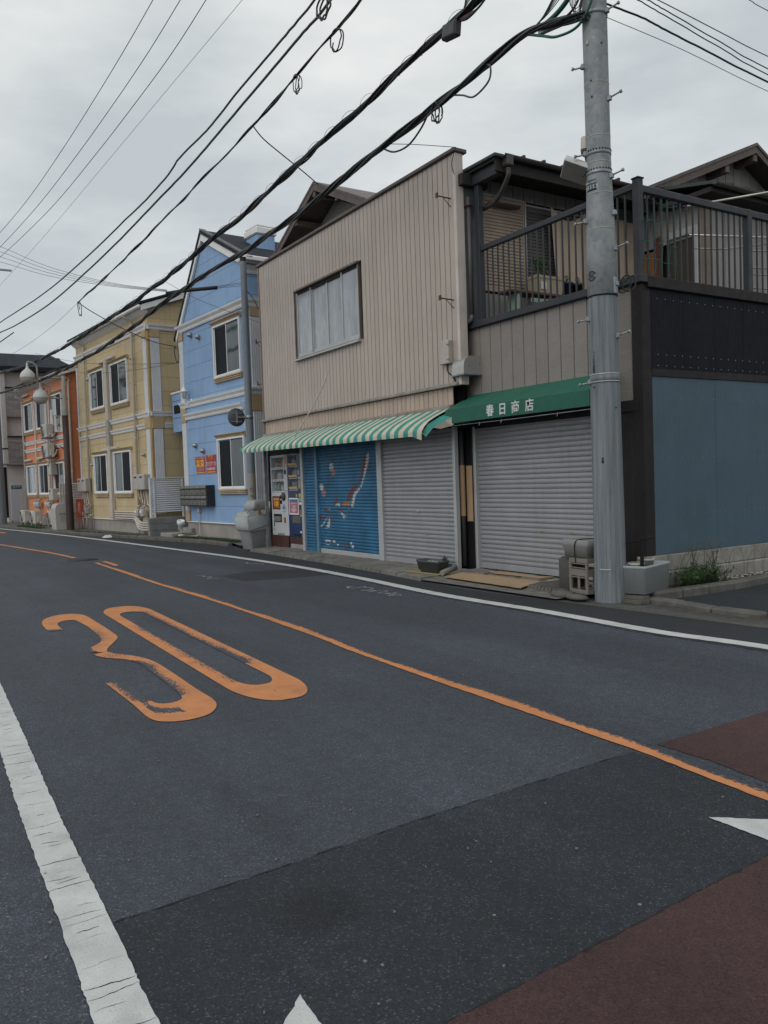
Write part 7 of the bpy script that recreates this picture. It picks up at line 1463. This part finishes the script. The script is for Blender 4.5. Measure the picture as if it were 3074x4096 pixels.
for k in range(9): mb = MB(); mb.prism([(-0.22, 0.031), (0.30, 0.061), (0.30, 0.083), (-0.20, 0.053)], -0.39 + k * 0.088, -0.34 + k * 0.088, 'x'); mb.build('rib', CONCD, gr)
for i, (x, y, sx, sy, sz, lab) in enumerate(((-7.58, 7.38, 0.20, 0.12, 0.08, 'rounded stone at the foot of the crate'), (-7.32, 7.36, 0.18, 0.10, 0.06, 'flat stone between crate and utility pole'))):
    rn = random.Random(20 + i); mb = MB(); mb.lathe([(0.0, -0.02), (0.85, 0.0), (1.0, 0.3), (0.8, 0.75), (0.35, 1.0), (0.0, 1.02)], n=12); mb.v = [(a * sx * (1 + rn.uniform(-0.08, 0.08)), b * sy * (1 + rn.uniform(-0.08, 0.08)), c * sz) for a, b, c in mb.v]; tag(mb.build('stone', CONCD, None, (x, y, 0.03)), lab, 'stone')
for i, (x0, x1, y0, y1, z0, z1, lab) in enumerate(((-6.98, -6.55, 7.62, 7.80, 0.01, 0.055, 'broken paving slab beside the utility pole, lower one'), (-6.96, -6.58, 7.66, 7.82, 0.058, 0.098, 'broken paving slab beside the utility pole, upper one'))):
    mb = MB(); mb.prism(wobble([(x0, y0), (x1, y0 + 0.02), (x1 - 0.02, y1), (x0, y1)], 0.08, 0.012), z0, z1, 'z'); tag(mb.build('broken_slab', CONCD), lab, 'slab')
# bottle crate, canister and tub lashed together
CRM = mat('crate_grey', (0.17, 0.155, 0.135), 0.7, var=0.15, grime=0.2); cr = thing('bottle_crate', 'grey upright bottle crate beside the utility pole', 'crate', (-7.40, 7.62, 0.075), R(-6))
hx, hy, hz = 0.155, 0.12, 0.44
for sx in (-1, 1):
    for sy in (-1, 1): box('corner_post', sx * hx - 0.018, sx * hx + 0.018, sy * hy - 0.018, sy * hy + 0.018, 0.0, hz, CRM, cr, 0.006)
for z0, z1 in ((0, 0.05), (0.22, 0.31), (0.385, 0.44)):
    for sy in (-1, 1): box('rail', -hx, hx, sy * hy - 0.010, sy * hy + 0.010, z0, z1, CRM, cr, 0.004)
    for sx in (-1, 1): box('rail', sx * hx - 0.010, sx * hx + 0.010, -hy, hy, z0, z1, CRM, cr, 0.004)
for sy in (-1, 1): box('bar', -0.018, 0.018, sy * hy - 0.008, sy * hy + 0.008, 0.05, 0.22, CRM, cr, 0.004); box('bar', -0.018, 0.018, sy * hy - 0.008, sy * hy + 0.008, 0.05, 0.22, CRM, cr, 0.004) if False else None
for sx in (-1, 1): box('bar', sx * hx - 0.008, sx * hx + 0.008, -0.015, 0.015, 0.05, 0.22, CRM, cr, 0.004)
for z in (0.20, 0.32, 0.37): box('rib', -hx - 0.024, hx + 0.024, -hy - 0.022, -hy - 0.011, z, z + 0.012, CRM, cr, 0.003); 
cn = thing('canister', 'dark grey plastic canister standing left of the bottle crate', 'canister', (-7.72, 7.72, 0.07), R(-6)); loft([rrect(0.13, 0.15, 0.06, 0.0), rrect(0.14, 0.16, 0.06, 0.03), rrect(0.14, 0.16, 0.06, 0.40), rrect(0.11, 0.13, 0.05, 0.44)], mat('canister_grey', (0.055, 0.052, 0.05), 0.6), 'body', cn); MB().lathe([(0.035, 0.44), (0.035, 0.47), (0.0, 0.47)], (0.05, 0, 0), 10).build('screw_cap', mat('brown_cap_plastic', (0.13, 0.08, 0.04), 0.6), cn)
gt = thing('upturned_tub', 'upturned grey plastic tub tied on the bottle crate', 'tub', (-7.46, 7.66, 0.535), R(-6)); loft([rrect(0.22, 0.16, 0.04, 0.0), rrect(0.23, 0.165, 0.04, 0.10), rrect(0.255, 0.185, 0.04, 0.13), rrect(0.255, 0.185, 0.04, 0.20), rrect(0.235, 0.17, 0.04, 0.215)], mat('tub_grey', (0.20, 0.20, 0.195), 0.6, var=0.1), 'tub', gt); box('board_under', -0.22, 0.22, -0.15, 0.15, -0.022, -0.002, WOOD, gt, 0.003)
tube('cord', smooth([(0.02, -0.165, -0.10), (0.025, -0.185, 0.08), (0.06, -0.19, 0.2), (0.10, -0.1, 0.225), (0.14, 0.1, 0.225)], 5), 0.007, BLACKC, gt, 6)
# foam box with pots
fb = thing('foam_box', 'pale grey foam box holding two pots beside the utility pole', 'box', (-6.841, 8.046, 0.115), R(15.8)); FO = mat('foam_grey', (0.30, 0.33, 0.34), 0.75, var=0.08, streak=0.15, grime=0.1)
a = 0.165; b = 0.35
loft([rrect(a, b, 0.035, 0.0), rrect(a * 1.04, b * 1.02, 0.035, 0.30), rrect(a * 1.09, b * 1.045, 0.04, 0.305), rrect(a * 1.09, b * 1.045, 0.04, 0.335), rrect(a * 0.96, b * 0.97, 0.035, 0.335), rrect(a * 0.93, b * 0.95, 0.03, 0.19)], FO, 'box', fb, True, True)
for (x, y, z, lab) in ((-0.03, -0.17, 0.20, 'pale round pot of gravel in the foam box, front one'), (-0.02, 0.10, 0.23, 'pale round pot of gravel in the foam box, rear one')):
    w = fb.location + Vector((x * math.cos(R(15.8)) - y * math.sin(R(15.8)), x * math.sin(R(15.8)) + y * math.cos(R(15.8)), z)); pt = thing('gravel_pot', lab, 'pot', w); MB().lathe([(0.0, 0.0), (0.075, 0.0), (0.09, 0.13), (0.103, 0.13), (0.103, 0.16), (0.092, 0.16), (0.090, 0.145), (0.0, 0.145)], n=22).build('pot', mat('pot_white', (0.38, 0.37, 0.35), 0.6, var=0.08), pt)
    mb = MB(); rn = random.Random(int(100 * y + 50))
    for _ in range(26): mb.T = Matrix.Translation((rn.uniform(-0.06, 0.06), rn.uniform(-0.06, 0.06), 0.145)); s = rn.uniform(0.008, 0.02); mb.box(-s, s, -s, s, 0, s * 1.1, 0, s * 0.4)
    stuff(mb.build('gravel', mat('brown_gravel', (0.17, 0.145, 0.12), 0.9, var=0.4, vscale=40), pt))
stk = thing('metal_stake', 'black upright metal stake with a short crossbar in the foam box', 'stake', (-6.70, 7.84, 0.29)); box('upright', -0.018, 0.018, -0.018, 0.018, 0.0, 0.50, DARKM, stk, 0.003); tube('crossbar', [(-0.14, -0.12, 0.43), (0.10, 0.10, 0.50)], 0.012, DARKM, stk, 6)
# weeds
wd = thing('weed_clump', 'bushy green weed clump at the foot of the block wall', 'plant', (-6.80, 9.0, 0.1)); 
def weed(n, seed, spread, hmax):
    """feathery weed: arching stems set with pairs of narrow leaflets"""
    rn = random.Random(seed); lv = MB(); st_ = MB()
    for _ in range(n):
        y0 = rn.gauss(0, spread * 0.45); x0 = rn.uniform(-0.08, 0.08); L_ = rn.uniform(0.45, 1.0) * hmax; az = rn.uniform(0, 6.28); lean = rn.uniform(0.1, 0.9)
        d = Vector((math.cos(az) * lean * 0.6 + 0.12, math.sin(az) * lean, 1)).normalized(); P = []
        for k in range(7): t = k / 6; P.append(Vector((x0, y0, 0)) + d * L_ * t + Vector((0, 0, -0.35 * L_ * lean * t * t)))
        st_.tube(P, 0.0022, 4)
        for k in range(1, 7):
            for sgn in (-1, 1):
                for rep in range(2):
                    p = P[k] - (P[k] - P[k - 1]) * rn.random(); ax = (P[k] - P[k - 1]).normalized(); sd = ax.cross(Vector((rn.uniform(-1, 1), rn.uniform(-1, 1), rn.uniform(-0.3, 1)))).normalized() * sgn; q = (ax * 0.7 + sd).normalized(); l = rn.uniform(0.025, 0.06); w_ = q.cross(ax).normalized() * l * 0.12
                    lv.face([p, p + q * l * 0.5 + w_, p + q * l], 0 if rn.random() < 0.55 else 1); lv.face([p, p + q * l, p + q * l * 0.5 - w_], 0 if rn.random() < 0.5 else 1)
    return lv, st_
lv, st_ = weed(190, 7, 0.42, 0.34); lv.build('foliage', [LEAF, LEAF2], wd); st_.build('stems', STEM, wd)
mb = MB(); rn = random.Random(2)
for k in range(14): y = rn.uniform(-0.3, 0.4); mb.tube(smooth([(rn.uniform(-0.05, 0.05), y, 0.0), (rn.uniform(-0.08, 0.05), y + rn.uniform(-0.05, 0.08), 0.25), (rn.uniform(-0.1, 0.06), y + rn.uniform(-0.06, 0.2), rn.uniform(0.4, 0.58))], 4), [0.004] * 8 + [0.002], 4)
mb.build('stems', STEM, wd); mb = MB()
for k in range(60): mb.T = Matrix.Translation((rn.uniform(-0.1, 0.06), rn.uniform(-0.2, 0.55), rn.uniform(0.36, 0.58))); mb.box(-0.006, 0.006, -0.006, 0.006, 0, 0.014, 0, 0.003)
mb.build('seed_heads', mat('dry_seed', (0.16, 0.13, 0.05), 0.8), wd)
for i, (y, h, lab) in enumerate(((9.62, 0.30, 'thin wire hoop nearest the weed clump'), (10.0, 0.40, 'tall thin wire hoop in the soil bed'), (10.42, 0.34, 'thin wire hoop further along the soil bed'), (10.8, 0.36, 'thin wire hoop at the right edge of the picture'))):
    tag(tube('wire_hoop', smooth([(-6.93, y - 0.18, 0.1), (-6.92, y - 0.15, 0.1 + h * 0.7), (-6.92, y, 0.1 + h), (-6.92, y + 0.15, 0.1 + h * 0.7), (-6.93, y + 0.18, 0.1)], 6), 0.0022, RUST, None, 5), lab, 'hoop')
gs = thing('verge_grass', 'thin green grass along the foot of the blue house', 'grass', (0, 0, 0))
def grass(x0, x1, yfn, n, h, seed, root):
    rn = random.Random(seed); mb = MB()
    for _ in range(n):
        x = rn.uniform(x0, x1); y = yfn(x) + rn.uniform(0, 0.42) * rn.random(); hh = h * rn.uniform(0.4, 1.2); d = Vector((rn.uniform(-0.5, 0.5), rn.uniform(-0.5, 0.5), 1)).normalized() * hh; s = Vector((rn.uniform(-1, 1), rn.uniform(-1, 1), 0)).normalized() * 0.006
        p = Vector((x, y, 0.085)); mb.face([p - s, p + s, p + d], 0 if rn.random() < 0.6 else 1)
    return mb.build('blades', [LEAF, LEAF2], root)
grass(-23.6, -20.0, lambda x: at_x(EDGE, x) + 0.16, 5200, 0.07, 3, gs); grass(-31.5, -26, lambda x: at_x(EDGE, x) + 0.18, 700, 0.08, 4, gs); grass(-38.5, -35, lambda x: at_x(EDGE, x) + 0.2, 1200, 0.12, 5, gs); gs['kind'] = 'stuff'
sp = thing('garden_spotlight', 'small white garden spotlight on the step by the blue house', 'lamp', (-23.75, 7.75, 0.09)); MB().lathe([(0.0, 0.0), (0.11, 0.0), (0.10, 0.07), (0.0, 0.08)], n=14).build('base', PIPEW, sp); tube('stem', [(0, 0, 0.06), (0, 0, 0.26)], 0.014, PIPEW, sp, 6); mb = MB(); mb.T = Matrix.Translation((-0.05, 0, 0.30)) @ Matrix.Rotation(R(18), 4, 'Y') @ Matrix.Translation((0, 0, -0.10)); mb.lathe([(0.0, 0.0), (0.07, 0.0), (0.075, 0.17), (0.115, 0.19), (0.115, 0.30), (0.10, 0.30), (0.09, 0.22), (0, 0.22)], n=16); mb.build('head', WHITEM, sp)
tag(MB().prism([(-0.14, 0), (0.14, 0), (0.05, 0.08)], -0.1, 0.12, 'y').build('litter', WHITEM, None, (-27.4, 6.45, 0.006), R(20)), 'white scrap of litter lying at the kerb by the yellow house', 'litter')
